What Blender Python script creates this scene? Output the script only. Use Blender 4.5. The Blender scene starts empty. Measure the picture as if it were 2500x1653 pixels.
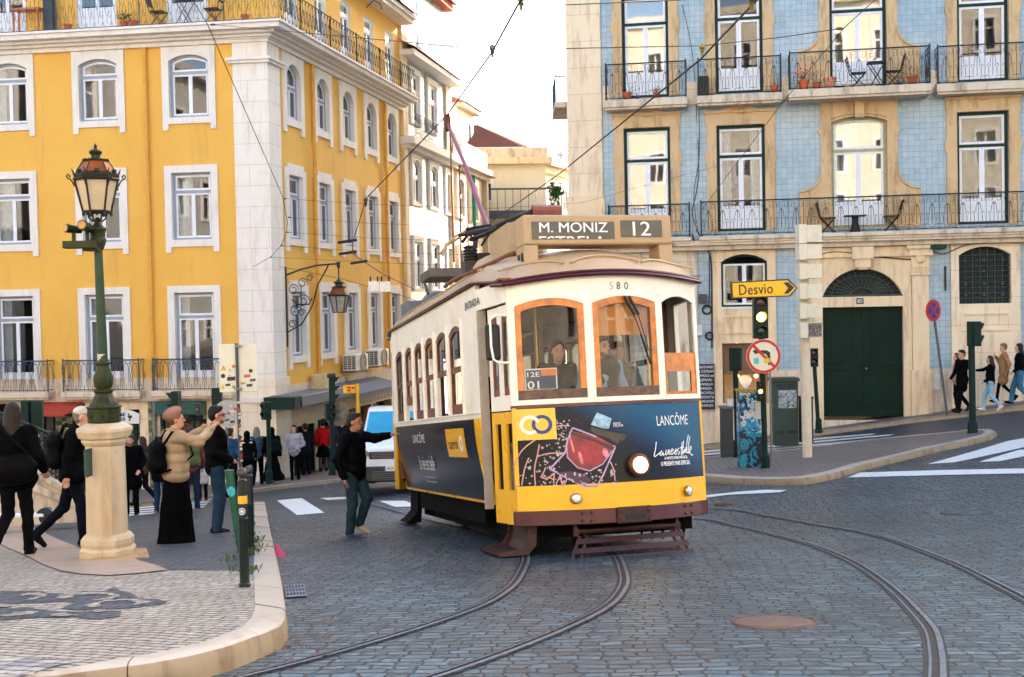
import bpy, math, random
import numpy as np
from math import sin, cos, pi, radians, sqrt, atan, atan2
from mathutils import Vector as V, Matrix, noise as mnoise
random.seed(7)
S = bpy.context.scene
COL = S.collection
F_PX = 3000.0
PITCH = atan(78.5/F_PX); ROLL = atan(.0192)
Fw = V((0, cos(PITCH), -sin(PITCH))); R0 = V((1, 0, 0)); U0 = V((0, sin(PITCH), cos(PITCH)))
Rc = cos(ROLL)*R0 - sin(ROLL)*U0; Uc = sin(ROLL)*R0 + cos(ROLL)*U0
cd = bpy.data.cameras.new('camera'); cam = bpy.data.objects.new('camera', cd); COL.objects.link(cam)
cd.sensor_width = 36; cd.lens = 36*F_PX/2500; cd.clip_end = 2000; cd.clip_start = .1
cam.matrix_world = Matrix(((Rc.x, Uc.x, -Fw.x, 0), (Rc.y, Uc.y, -Fw.y, 0), (Rc.z, Uc.z, -Fw.z, 0), (0, 0, 0, 1)))
cd.dof.use_dof = True; cd.dof.focus_distance = 13.5; cd.dof.aperture_fstop = 5.6
S.camera = cam
SUN_EL, SUN_AZ = radians(25), radians(39)      # azimuth from +Y towards +X
w = bpy.data.worlds.new('World'); S.world = w; w.use_nodes = True
nt = w.node_tree; bg = nt.nodes['Background']
sky = nt.nodes.new('ShaderNodeTexSky'); sky.sky_type = 'NISHITA'; sky.sun_disc = False
sky.sun_elevation = SUN_EL; sky.sun_rotation = SUN_AZ; sky.dust_density = 3.5; sky.air_density = 1.0; sky.ozone_density = 1.0
nt.links.new(sky.outputs[0], bg.inputs[0]); bg.inputs[1].default_value = .15
sl = bpy.data.lights.new('sun', 'SUN'); sl.energy = 4.5; sl.angle = radians(.5); sl.color = (1, .93, .84)
so = bpy.data.objects.new('sun', sl); COL.objects.link(so)
sd = V((sin(SUN_AZ)*cos(SUN_EL), cos(SUN_AZ)*cos(SUN_EL), sin(SUN_EL)))
so.rotation_euler = sd.to_track_quat('Z', 'Y').to_euler(); so.location = (0, 0, 40)
S.view_settings.view_transform = 'Standard'; S.view_settings.look = 'None'
S.view_settings.exposure = 2.15; S.view_settings.gamma = 1
S.cycles.max_bounces = 6; S.cycles.diffuse_bounces = 4; S.cycles.glossy_bounces = 3
S.cycles.transparent_max_bounces = 12; S.cycles.caustics_reflective = False; S.cycles.caustics_refractive = False
S.cycles.use_denoising = True; S.cycles.sample_clamp_indirect = 8
def ray(u, v): return Rc*((u-1250)/F_PX) - Uc*((v-826.5)/F_PX) + Fw
def at(u, v, Y):
 d = ray(u, v); return d*(Y/d.y)
_ys = [0, 6, 13, 17, 22, 27, 36, 45, 60, 90]
_h = [1.0, 1.83, 2.64, 3.1, 3.5, 3.9, 4.72, 5.2, 5.6, 5.9]
_a = [0, 0, .014, .031, .053, .07, .058, .055, .05, .04]
_b = [0, 0, 0, 0, 0, 0, .075, .075, .06, .05]
def gz(x, y):
 x = min(max(x, -24), 30); s = 0
 for k in (-1.5, -.75, 0, .75, 1.5):
  yy = min(max(y+k, 0), 90)
  s += -(np.interp(yy, _ys, _h) - np.interp(yy, _ys, _a)*x - np.interp(yy, _ys, _b)*max(x-5, 0))
 return float(s/5)
def gp(u, v, dz=0.0):
 d = ray(u, v); d = d/d.y; Y = 2.0
 while Y < 120 and d.z*Y > gz(d.x*Y, Y)+dz: Y += .4
 a, b = Y-.4, Y
 for i in range(22):
  m = (a+b)/2
  if d.z*m < gz(d.x*m, m)+dz: b = m
  else: a = m
 return d*b
OFF = {}
class MB:
 def __init__(s, fr=None): s.v = []; s.l = []; s.f = []; s.m = []; s.fr = fr; s.cm = 0
 def pt(s, p):
  s.l.append((p[0], p[1], p[2])); q = s.fr(*p) if s.fr else p
  s.v.append((q[0], q[1], q[2])); return len(s.v)-1
 def face(s, ix): s.f.append(tuple(ix)); s.m.append(s.cm)
 def poly(s, pts): s.face([s.pt(p) for p in pts])
 def box(s, x0, x1, y0, y1, z0, z1, n=1):
  xs = [x0+(x1-x0)*i/n for i in range(n+1)]
  r = [[s.pt((x, y0, z0)), s.pt((x, y1, z0)), s.pt((x, y1, z1)), s.pt((x, y0, z1))] for x in xs]
  for i in range(n):
   for k in range(4): s.face((r[i][k], r[i][(k+1) % 4], r[i+1][(k+1) % 4], r[i+1][k]))
  s.face(r[0][::-1]); s.face(r[-1])
 def obox(s, c, sx, sy, sz, rot=None):
  c = V(c); R = rot or Matrix.Identity(3)
  q = [s.pt(tuple(c + R @ V((((k & 1)-.5)*sx, ((k >> 1 & 1)-.5)*sy, ((k >> 2)-.5)*sz)))) for k in range(8)]
  for f in ((0, 1, 3, 2), (4, 6, 7, 5), (0, 4, 5, 1), (2, 3, 7, 6), (0, 2, 6, 4), (1, 5, 7, 3)): s.face([q[i] for i in f])
 def strip(s, xs, lo, hi, y0, y1):      # slab between two curves lo(x), hi(x)
  r = [[s.pt((x, y0, a)), s.pt((x, y1, a)), s.pt((x, y1, b)), s.pt((x, y0, b))] for x, a, b in zip(xs, lo, hi)]
  for i in range(len(r)-1):
   for k in range(4): s.face((r[i][k], r[i][(k+1) % 4], r[i+1][(k+1) % 4], r[i+1][k]))
  s.face(r[0][::-1]); s.face(r[-1])
 def prism(s, pts, y0, y1):             # polygon in (x,z) extruded in y
  a = [s.pt((p[0], y0, p[1])) for p in pts]; b = [s.pt((p[0], y1, p[1])) for p in pts]
  n = len(pts); s.face(a[::-1]); s.face(b)
  for i in range(n): s.face((a[i], a[(i+1) % n], b[(i+1) % n], b[i]))
 def ring(s, o, i_, y0, y1):            # frame between two loops of equal length
  n = len(o)
  A = [s.pt((p[0], y0, p[1])) for p in o]; B = [s.pt((p[0], y1, p[1])) for p in o]
  C = [s.pt((p[0], y0, p[1])) for p in i_]; D = [s.pt((p[0], y1, p[1])) for p in i_]
  for k in range(n):
   j = (k+1) % n
   s.face((A[k], A[j], B[j], B[k])); s.face((C[j], C[k], D[k], D[j]))
   s.face((B[k], B[j], D[j], D[k])); s.face((A[j], A[k], C[k], C[j]))
 def tube(s, pts, r, n=6, closed=False, r2=None):
  P = [V(p) for p in pts]; m = len(P)
  if m < 2: return
  up = None; rows = []
  for i in range(m):
   if closed: t = P[(i+1) % m]-P[i-1]
   else: t = P[min(i+1, m-1)]-P[max(i-1, 0)]
   if t.length < 1e-9: t = V((0, 0, 1))
   t.normalize()
   if up is None: up = V((0, 0, 1)) if abs(t.z) < .9 else V((1, 0, 0))
   a = t.cross(up)
   if a.length < 1e-4: a = t.cross(V((.3, 1, .2)))
   a.normalize(); b = a.cross(t); up = b
   rr = r if r2 is None else r+(r2-r)*i/(m-1)
   rows.append([s.pt(tuple(P[i]+a*rr*cos(2*pi*k/n)+b*rr*sin(2*pi*k/n))) for k in range(n)])
  for i in range(m if closed else m-1):
   A, B = rows[i], rows[(i+1) % m]
   for k in range(n): s.face((A[k], A[(k+1) % n], B[(k+1) % n], B[k]))
  if not closed: s.face(rows[0][::-1]); s.face(rows[-1])
 def lathe(s, prof, n=16, c=(0, 0, 0), axis=None, ph=0):   # profile [(r,z)]
  R = axis or Matrix.Identity(3); c = V(c); rows = []
  for r, z in prof:
   rows.append([s.pt(tuple(c + R @ V((r*cos(2*pi*k/n+ph), r*sin(2*pi*k/n+ph), z)))) for k in range(n)])
  for A, B in zip(rows, rows[1:]):
   for k in range(n): s.face((A[k], A[(k+1) % n], B[(k+1) % n], B[k]))
  s.face(rows[0][::-1]); s.face(rows[-1])
 def ball(s, c, r, n=10, sc=(1, 1, 1), R=None):
  R = R or Matrix.Identity(3)
  R2 = R @ Matrix.Diagonal(V(sc))
  h = n//2; s.lathe([(max(r*sin(pi*i/h), 1e-4), -r*cos(pi*i/h)) for i in range(h+1)], n, c, R2)
 def build(s, name, mat, parent=None, smooth=False, uv=False, bev=0, angle=35):
  off = OFF.get(parent.name, V()) if parent else V()
  me = bpy.data.meshes.new(name)
  va = np.array(s.v, dtype=float).reshape(-1, 3) - np.array(off)[None]
  me.from_pydata([tuple(x) for x in va], [], s.f)
  mats = mat if isinstance(mat, (list, tuple)) else [mat]
  for m in mats: me.materials.append(m)
  if len(mats) > 1: me.polygons.foreach_set('material_index', s.m)
  if uv:
   L = np.array(s.l); ul = me.uv_layers.new(name='UVMap')
   li = np.empty(len(me.loops), dtype=np.int32); me.loops.foreach_get('vertex_index', li)
   c = (0, 2) if uv is True else uv
   ul.data.foreach_set('uv', L[li][:, c].astype(np.float32).ravel())
  me.update()
  import bmesh
  if len(s.f) < 60000 and not getattr(s, 'keep', False):
   bm = bmesh.new(); bm.from_mesh(me); bmesh.ops.recalc_face_normals(bm, faces=bm.faces)
   bm.to_mesh(me); bm.free()
  o = bpy.data.objects.new(name, me); COL.objects.link(o)
  if smooth:
   me.polygons.foreach_set('use_smooth', [True]*len(me.polygons))
   try: me.set_sharp_from_angle(angle=radians(angle))
   except Exception: pass
  if bev:
   b = o.modifiers.new('bevel', 'BEVEL'); b.width = bev; b.segments = 2; b.limit_method = 'ANGLE'; b.angle_limit = radians(50)
  if parent: o.parent = parent; OFF[o.name] = off
  else: OFF[o.name] = V()
  return o
def tag(o, label=None, cat=None, group=None, kind=None):
 if label: o['label'] = label
 if cat: o['category'] = cat
 if group: o['group'] = group
 if kind: o['kind'] = kind
 return o
def thing(name, label, cat, loc=(0, 0, 0), group=None, rz=0, local=False, mat=None):
 o = bpy.data.objects.new(name, None); COL.objects.link(o); o.empty_display_size = .2
 o.location = loc; o.rotation_euler = (0, 0, rz)
 if mat is not None: o.matrix_world = mat; local = True
 OFF[o.name] = V() if (local or rz) else V(loc)
 return tag(o, label, cat, group)
def kids(o): return [c for c in bpy.data.objects if c.parent == o]
def dup(o, loc=None, rz=None, label=None, parent=None, ch=None):
 c = o.copy(); COL.objects.link(c); OFF[c.name] = OFF.get(o.name, V())
 if parent: c.parent = parent
 if loc is not None: c.location = loc
 if rz is not None: c.rotation_euler = (0, 0, rz)
 if label: c['label'] = label
 for k in kids(o): dup(k, parent=c)
 return c
def text_mesh(txt, size=1.0, bold=0.0, space=1.0, res=3):
 cu = bpy.data.curves.new('txt', 'FONT'); cu.body = txt; cu.size = size; cu.offset = bold; cu.space_character = space
 cu.resolution_u = res; cu.align_x = 'CENTER'; cu.align_y = 'CENTER'
 o = bpy.data.objects.new('txt', cu); COL.objects.link(o); bpy.context.view_layer.update()
 dg = bpy.context.evaluated_depsgraph_get(); me = bpy.data.meshes.new_from_object(o.evaluated_get(dg))
 v = [tuple(x.co) for x in me.vertices]; f = [tuple(p.vertices) for p in me.polygons]
 bpy.data.objects.remove(o); bpy.data.curves.remove(cu); bpy.data.meshes.remove(me)
 return v, f
def add_text(mb, txt, cx, cz, w, h, y, bold=0.0, shear=0.0, space=1.0, rot=0.0):
 """text filled into a box w x h centred at (cx,cz) on local plane y; x to the right, z up"""
 if bold > 0:
  for k in range(3): add_text(mb, txt, cx+(k-1)*bold*h*.9, cz+(k-1)*bold*h*.3, w, h, y+.0004*k, 0, shear, space, rot)
  return
 v, f = text_mesh(txt, 1, bold, space)
 a = np.array(v); x0, x1 = a[:, 0].min(), a[:, 0].max(); z0, z1 = a[:, 1].min(), a[:, 1].max()
 sx = w/(x1-x0); sz = h/(z1-z0) if h else sx; b = len(mb.v)
 for p in a:
  X = (p[0]-(x0+x1)/2)*sx; Z = (p[1]-(z0+z1)/2)*sz; X += Z*shear
  mb.pt((cx+X*cos(rot)-Z*sin(rot), y, cz+X*sin(rot)+Z*cos(rot)))
 for q in f: mb.face([b+i for i in q])
def lin(c):
 if isinstance(c, (int, float)): c = (c,)*3
 if max(c) > 1.001: c = tuple(x/255 for x in c); return tuple(((x/12.92) if x <= .04045 else ((x+.055)/1.055)**2.4) for x in c)
 return tuple(c)
class NT:
 def __init__(s, name):
  s.m = bpy.data.materials.new(name); s.m.use_nodes = True; s.t = s.m.node_tree
  s.b = s.t.nodes['Principled BSDF']; s.out = s.t.nodes['Material Output']
 def n(s, typ, **k):
  x = s.t.nodes.new('ShaderNode'+typ)
  for a, b in k.items():
   if a.startswith('i_'): x.inputs[a[2:].replace('_', ' ')].default_value = b
   else: setattr(x, a, b)
  return x
 def l(s, a, b): s.t.links.new(a, b)
 def coord(s, kind='Object', scale=(1, 1, 1), rot=(0, 0, 0)):
  tc = s.n('TexCoord'); mp = s.n('Mapping'); mp.inputs['Scale'].default_value = scale; mp.inputs['Rotation'].default_value = rot
  s.l(tc.outputs[kind], mp.inputs[0]); return mp.outputs[0]
 def noise(s, co, scale, detail=4, rough=.6, dist=0):
  x = s.n('TexNoise'); x.inputs['Scale'].default_value = scale; x.inputs['Detail'].default_value = detail
  x.inputs['Roughness'].default_value = rough; x.inputs['Distortion'].default_value = dist
  s.l(co, x.inputs['Vector']); return x.outputs['Fac']
 def ramp(s, fac, stops, interp='LINEAR'):
  x = s.n('ValToRGB'); e = x.color_ramp.elements; x.color_ramp.interpolation = interp
  while len(e) < len(stops): e.new(.5)
  for k, (p, c) in enumerate(stops): e[k].position = p; e[k].color = (*lin(c), 1)
  s.l(fac, x.inputs[0]); return x.outputs[0]
 def mix(s, fac, a, b, mode='MIX'):
  x = s.n('Mix', data_type='RGBA', blend_type=mode)
  for k, q in ((0, fac), (6, a), (7, b)):
   if hasattr(q, 'is_output') or hasattr(q, 'links'): s.l(q, x.inputs[k])
   elif k == 0: x.inputs[0].default_value = q
   else: x.inputs[k].default_value = (*lin(q), 1)
  return x.outputs[2]
 def math(s, op, a, b=0.0):
  x = s.n('Math', operation=op)
  for k, q in ((0, a), (1, b)):
   if hasattr(q, 'links'): s.l(q, x.inputs[k])
   else: x.inputs[k].default_value = q
  return x.outputs[0]
 def bump(s, h, strength=.3, dist=.02, normal=None):
  x = s.n('Bump'); x.inputs['Strength'].default_value = strength; x.inputs['Distance'].default_value = dist
  s.l(h, x.inputs['Height'])
  if normal: s.l(normal, x.inputs['Normal'])
  return x.outputs[0]
 def fin(s, col=None, rough=None, metal=None, normal=None, spec=None):
  for q, nm in ((col, 'Base Color'), (rough, 'Roughness'), (metal, 'Metallic'), (spec, 'Specular IOR Level')):
   if q is None: continue
   if hasattr(q, 'links'): s.l(q, s.b.inputs[nm])
   elif nm == 'Base Color': s.b.inputs[nm].default_value = (*lin(q), 1)
   else: s.b.inputs[nm].default_value = q
  if normal: s.l(normal, s.b.inputs['Normal'])
  return s.m
MC = {}
def PM(name, col, rough=.6, metal=0, var=.12, scale=6, bump=.0, bscale=40, coat=0, dirt=None, emit=None, es=1, spec=None):
 """plain painted / cloth / stone surface with wear"""
 if name in MC: return MC[name]
 s = NT(name); co = s.coord('Object'); c = lin(col)
 f = s.noise(co, scale, 5)
 d = tuple(x*(1-var*1.6) for x in c); u = tuple(min(x*(1+var), 1) for x in c)
 cc = s.ramp(f, [(.3, d), (.7, u)])
 if dirt:
  g = s.noise(co, scale*.45, 6, .7); g = s.ramp(g, [(.52, 0.0), (.72, 1.0)]); cc = s.mix(s.math('MULTIPLY', g, dirt[1]), cc, dirt[0])
 nm = s.bump(s.noise(co, bscale, 4), bump, .01) if bump else None
 rr = s.math('MULTIPLY_ADD', s.noise(co, scale*2.3, 3), .25) ; rr.node.inputs[2].default_value = rough-.12
 s.fin(cc, rr, metal, nm, spec)
 if coat: s.b.inputs['Coat Weight'].default_value = coat; s.b.inputs['Coat Roughness'].default_value = .12
 if emit: s.b.inputs['Emission Color'].default_value = (*lin(emit), 1); s.b.inputs['Emission Strength'].default_value = es
 MC[name] = s.m; return s.m
def stone_paving(name, bw, rh, cols, mortar, mcol, dist=.02, rough=.45, bump=.6, rot=0, tint=None, big=None, off=.5, spec=.5, sqf=2, tintamt=.8):
 s = NT(name); uv = s.coord('UV', rot=(0, 0, rot))
 nz = s.n('TexNoise'); nz.inputs['Scale'].default_value = 3.2; nz.inputs['Detail'].default_value = 3; s.l(uv, nz.inputs['Vector'])
 nz2 = s.n('TexNoise'); nz2.inputs['Scale'].default_value = .55; nz2.inputs['Detail'].default_value = 2; s.l(uv, nz2.inputs['Vector'])
 def dsp(base, node, amt):
  a = s.n('VectorMath', operation='SUBTRACT'); s.l(node.outputs['Color'], a.inputs[0]); a.inputs[1].default_value = (.5, .5, .5)
  b = s.n('VectorMath', operation='SCALE'); s.l(a.outputs[0], b.inputs[0]); b.inputs['Scale'].default_value = amt
  c = s.n('VectorMath', operation='ADD'); s.l(base, c.inputs[0]); s.l(b.outputs[0], c.inputs[1]); return c.outputs[0]
 co = dsp(dsp(uv, nz, dist*6), nz2, dist*14); sc_ = s.n('VectorMath', operation='MULTIPLY'); sc_.inputs[1].default_value = (1.9, 1, 1); s.l(co, sc_.inputs[0])
 br = s.n('TexBrick'); br.offset = off; br.squash = .75; br.squash_frequency = sqf
 br.inputs['Scale'].default_value = 1; br.inputs['Brick Width'].default_value = bw*1.9; br.inputs['Row Height'].default_value = rh
 br.inputs['Mortar Size'].default_value = mortar*1.25; br.inputs['Mortar Smooth'].default_value = .35; br.inputs['Bias'].default_value = -.1
 br.inputs['Color1'].default_value = (*lin(cols[0]), 1); br.inputs['Color2'].default_value = (*lin(cols[1]), 1); br.inputs['Mortar'].default_value = (*lin(mcol), 1)
 s.l(sc_.outputs[0], br.inputs['Vector'])
 f = s.noise(uv, 9, 4); c = s.mix(.35, br.outputs['Color'], s.mix(f, cols[0], cols[1]), 'MIX')
 c = s.mix(br.outputs['Fac'], c, mcol)
 g = s.ramp(s.noise(uv, .35, 5, .65), [(.4, 0.0), (.68, 1.0)])
 if tint: c = s.mix(s.math('MULTIPLY', g, tintamt), c, tint)
 if tint: c = s.mix(br.outputs['Fac'], c, mcol)
 h = s.math('SUBTRACT', s.math('MULTIPLY', s.noise(uv, 14, 4), .5), s.math('MULTIPLY', br.outputs['Fac'], 1.1))
 h = s.math('ADD', h, s.math('MULTIPLY', s.noise(co, 6.5, 1), 1.3))
 r = s.math('MULTIPLY_ADD', s.noise(uv, 5, 5), .35); r.node.inputs[2].default_value = rough-.17
 r2 = s.math('ADD', r, s.math('MULTIPLY', br.outputs['Fac'], .3))
 return s.fin(c, r2, 0, s.bump(h, bump, .03), spec)
M_COB = stone_paving('granite_setts', .165, .115, ((32, 52, 64), (92, 122, 138)), .0125, (16, 9, 10), .026, .33, 1.0, 0.10, tint=(26, 38, 46), tintamt=.75, spec=.5)
M_COB2 = stone_paving('granite_setts_fine', .11, .08, ((48, 64, 74), (86, 102, 112)), .009, (24, 18, 18), .014, .42, .6, .5, tint=(66, 70, 80), tintamt=.5, spec=.4)
M_CAL = stone_paving('limestone_setts', .115, .08, ((146, 134, 118), (192, 184, 172)), .0085, (44, 26, 22), .018, .5, .9, .35, tint=(150, 136, 120), tintamt=.6)
M_CALD = stone_paving('basalt_setts', .115, .08, ((36, 46, 60), (66, 80, 96)), .0085, (20, 16, 18), .018, .45, .6, .35)
M_CAL2 = stone_paving('worn_limestone_setts', .14, .10, ((116, 106, 100), (150, 138, 130)), .010, (66, 56, 52), .012, .5, .6, .1, tint=(108, 94, 88))
def asphalt():
 s = NT('asphalt'); uv = s.coord('UV'); f = s.noise(uv, 60, 3); g = s.noise(uv, .8, 5, .7)
 c = s.mix(g, (36, 46, 58), (62, 72, 84)); c = s.mix(s.math('MULTIPLY', f, .5), c, (44, 48, 56))
 return s.fin(c, .5, 0, s.bump(f, .25, .01))
M_ASP = asphalt()
def marking():
 s = NT('road_paint'); uv = s.coord('UV'); g = s.ramp(s.noise(uv, 7, 6, .75), [(.33, 0.0), (.42, 1.0)])
 return s.fin(s.mix(g, (120, 122, 124), (228, 228, 224)), .5, 0, s.bump(s.noise(uv, 12, 4), .4, .02))
M_MARK = marking()
def limestone(name, c1, c2, stain, amt=.5, joints=None, streak=True, cr=.7):
 s = NT(name); co = s.coord('Object'); f = s.noise(co, 2.2, 6, .65); c = s.mix(f, c1, c2)
 k = s.ramp(s.noise(s.coord('Object', scale=(2.5, 2.5, .45)), 1.3, 7, .72), [(.5, 0.0), (.72, 1.0)])
 c = s.mix(s.math('MULTIPLY', k, amt), c, stain)
 p = s.ramp(s.noise(co, 17, 5, .7), [(.62, 0.0), (.7, 1.0)]); c = s.mix(s.math('MULTIPLY', p, amt*.7), c, stain)
 h = s.noise(co, 12, 5)
 if joints:
  uv = s.coord('UV'); br = s.n('TexBrick'); br.inputs['Scale'].default_value = 1; br.inputs['Brick Width'].default_value = joints[0]; br.inputs['Row Height'].default_value = joints[1]
  br.inputs['Mortar Size'].default_value = .006; br.inputs['Mortar Smooth'].default_value = .1; s.l(uv, br.inputs['Vector'])
  c = s.mix(s.math('MULTIPLY', br.outputs['Fac'], .7), c, stain); h = s.math('SUBTRACT', h, br.outputs['Fac'])
 return s.fin(c, cr, 0, s.bump(h, .25, .01))
M_LIME = limestone('pale_limestone', (222, 214, 206), (240, 234, 228), (168, 140, 116), .35)
M_LIMEB = limestone('limestone_blocks', (226, 216, 206), (244, 238, 230), (176, 142, 112), .45, (1.1, .62))
M_OCHRE = limestone('ochre_limestone', (226, 196, 152), (240, 218, 184), (162, 118, 70), .75)
M_OCHRE2 = limestone('carved_ochre_stone', (198, 160, 112), (222, 194, 152), (112, 76, 44), .8)
M_OCHREB = limestone('ochre_limestone_blocks', (232, 206, 170), (244, 226, 198), (166, 124, 84), .7, (1.2, .8))
M_DIRTY = limestone('weathered_limestone', (206, 186, 160), (228, 212, 190), (96, 74, 56), .8)
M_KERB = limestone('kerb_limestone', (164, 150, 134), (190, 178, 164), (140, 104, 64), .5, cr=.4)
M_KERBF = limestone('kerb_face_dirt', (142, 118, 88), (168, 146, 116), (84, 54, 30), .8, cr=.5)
M_SLAB = limestone('smooth_pink_stone', (152, 130, 116), (174, 154, 140), (120, 96, 84), .6, (1.6, .9), cr=.4)
M_PED = limestone('lamp_pedestal_stone', (186, 164, 132), (206, 186, 156), (140, 96, 56), .6, cr=.5)
M_BASE = limestone('pavement_base_stone', (150, 120, 90), (190, 150, 100), (90, 60, 40), .6)
def plaster(name, c1, c2, dirt=(150, 110, 60)):
 s = NT(name); co = s.coord('Object'); c = s.mix(s.noise(co, .5, 5, .6), c1, c2)
 k = s.ramp(s.noise(s.coord('Object', scale=(1.6, 1.6, .22)), 1.2, 7, .7), [(.55, 0.0), (.8, 1.0)]); c = s.mix(s.math('MULTIPLY', k, .6), c, dirt)
 return s.fin(c, .75, 0, s.bump(s.noise(co, 30, 4), .12, .01))
M_YEL = plaster('yellow_plaster', (222, 166, 68), (240, 190, 88), (190, 140, 66))
M_YELD = PM('yellow_pipe_paint', (222, 158, 50), .5, var=.08)
M_CREAMP = plaster('cream_plaster', (232, 218, 190), (244, 232, 208), (190, 160, 120))
M_WHITEP = plaster('white_plaster', (232, 232, 234), (244, 244, 246), (190, 190, 196))
def tiles(name, cols, size, mort, pattern=False, rough=.22, extra=None):
 s = NT(name); uv = s.coord('UV'); br = s.n('TexBrick'); br.offset = 0; br.squash = 1
 br.inputs['Scale'].default_value = 1; br.inputs['Brick Width'].default_value = size; br.inputs['Row Height'].default_value = size
 br.inputs['Mortar Size'].default_value = size*.028; br.inputs['Mortar Smooth'].default_value = .3
 br.inputs['Color1'].default_value = (*lin(cols[0]), 1); br.inputs['Color2'].default_value = (*lin(cols[1]), 1); br.inputs['Mortar'].default_value = (*lin(mort), 1)
 s.l(uv, br.inputs['Vector']); c = br.outputs['Color']
 sn = s.n('VectorMath', operation='SNAP'); s.l(uv, sn.inputs[0]); sn.inputs[1].default_value = (size, size, size)
 wn = s.n('TexWhiteNoise'); s.l(sn.outputs[0], wn.inputs['Vector'])
 if pattern:
  ck = s.ramp(s.noise(uv, 11, 2), [(.44, 0.0), (.5, 1.0)]); c = s.mix(ck, c, cols[2])
  g = s.ramp(s.noise(uv, .28, 3), [(.42, 0.0), (.58, 1.0)]); c = s.mix(s.math('MULTIPLY', g, .75), c, cols[1])
 else:
  c = s.mix(s.math('MULTIPLY', wn.outputs['Value'], .5), c, cols[2])
  g = s.ramp(s.noise(uv, .45, 5, .6), [(.45, 0.0), (.7, 1.0)]); c = s.mix(s.math('MULTIPLY', g, .55), c, cols[3])
 c = s.mix(br.outputs['Fac'], c, mort)
 h = s.math('SUBTRACT', s.math('MULTIPLY', wn.outputs['Value'], .35), br.outputs['Fac'])
 r = s.math('MULTIPLY_ADD', s.noise(uv, 3, 4), .3); r.node.inputs[2].default_value = rough-.1
 return s.fin(c, r, 0, s.bump(h, .35, .01))
M_BTILE = tiles('blue_tiles', ((132, 160, 178), (146, 173, 188), (168, 190, 200), (194, 202, 206)), .165, (104, 128, 142))
M_AZUL = tiles('patterned_tiles', ((44, 72, 134), (170, 184, 206), (190, 200, 216)), .14, (160, 172, 192), True)
M_DIAM = tiles('green_diamond_tiles', ((36, 52, 40), (196, 176, 130), (60, 80, 60), (150, 130, 90)), .12, (30, 30, 24))
def rooftile():
 s = NT('clay_roof_tiles'); uv = s.coord('UV'); w_ = s.n('TexWave'); w_.inputs['Scale'].default_value = 5.5; w_.bands_direction = 'X'; s.l(uv, w_.inputs['Vector'])
 w2 = s.n('TexWave'); w2.inputs['Scale'].default_value = 3; w2.bands_direction = 'Y'; w2.inputs['Distortion'].default_value = .6; s.l(uv, w2.inputs['Vector'])
 c = s.mix(s.noise(uv, 3, 4), (92, 30, 28), (128, 46, 40)); c = s.mix(s.math('MULTIPLY', w2.outputs['Fac'], .45), c, (44, 24, 26))
 return s.fin(c, .9, 0, s.bump(s.math('ADD', w_.outputs['Fac'], w2.outputs['Fac']), 1, .06), .05)
M_ROOF = rooftile()
def glass(name, tint=(.85, .9, .9), mixg=.16, dark=None):
 s = NT(name); tr = s.n('BsdfTransparent'); tr.inputs[0].default_value = (*tint, 1)
 gl = s.n('BsdfGlossy'); gl.inputs['Roughness'].default_value = .02
 co = s.coord('Object'); s.l(s.bump(s.noise(co, 1.0, 1), .025, .04), gl.inputs['Normal'])
 lw = s.n('LayerWeight'); lw.inputs['Blend'].default_value = .25
 f = s.math('MULTIPLY_ADD', lw.outputs['Facing'], .5); f.node.inputs[2].default_value = mixg
 mx = s.n('MixShader'); s.l(f, mx.inputs[0]); s.l(tr.outputs[0], mx.inputs[1]); s.l(gl.outputs[0], mx.inputs[2]); s.l(mx.outputs[0], s.out.inputs[0])
 return s.m
M_GLASS = glass('window_glass', (.7, .74, .76), .1)
M_GLASSB = glass('bright_window_glass', (.7, .74, .74), .3)
M_GLASS2 = glass('clear_glass', (.86, .88, .86), .03)
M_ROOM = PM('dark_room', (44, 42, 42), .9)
M_ROOML = PM('pale_room', (190, 180, 160), .9, var=.2, scale=1.5)
M_CURT = PM('curtain_cloth', (205, 205, 205), .9, var=.15, scale=9)
M_WFRAME = PM('white_window_paint', (232, 234, 240), .45, var=.03)
M_GFRAME = PM('grey_window_paint', (150, 158, 172), .5, var=.05)
M_GREEN = PM('dark_green_paint', (14, 52, 46), .45, var=.15, spec=.2)
M_IRON = PM('wrought_iron', (38, 46, 52), .5, .3, var=.2)
M_IRONB = PM('blue_grey_iron', (70, 82, 96), .5, .2, var=.2)
M_RUST = PM('rusty_iron', (112, 58, 34), .75, .2, var=.3, scale=15)
M_BLACK = PM('black_rubber', (18, 18, 19), .6)
M_WIRE = PM('overhead_wire_metal', (46, 36, 40), .5, .3)
M_TERRA = PM('terracotta', (196, 92, 52), .7, var=.15)
M_LEAF = PM('plant_leaf', (58, 92, 40), .6, var=.35, scale=20)
M_SIGNG = PM('signal_green', (10, 40, 34), .45, var=.15, spec=.2)
M_STEEL = PM('galvanised_steel', (130, 134, 134), .45, .6)
import bmesh
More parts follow.
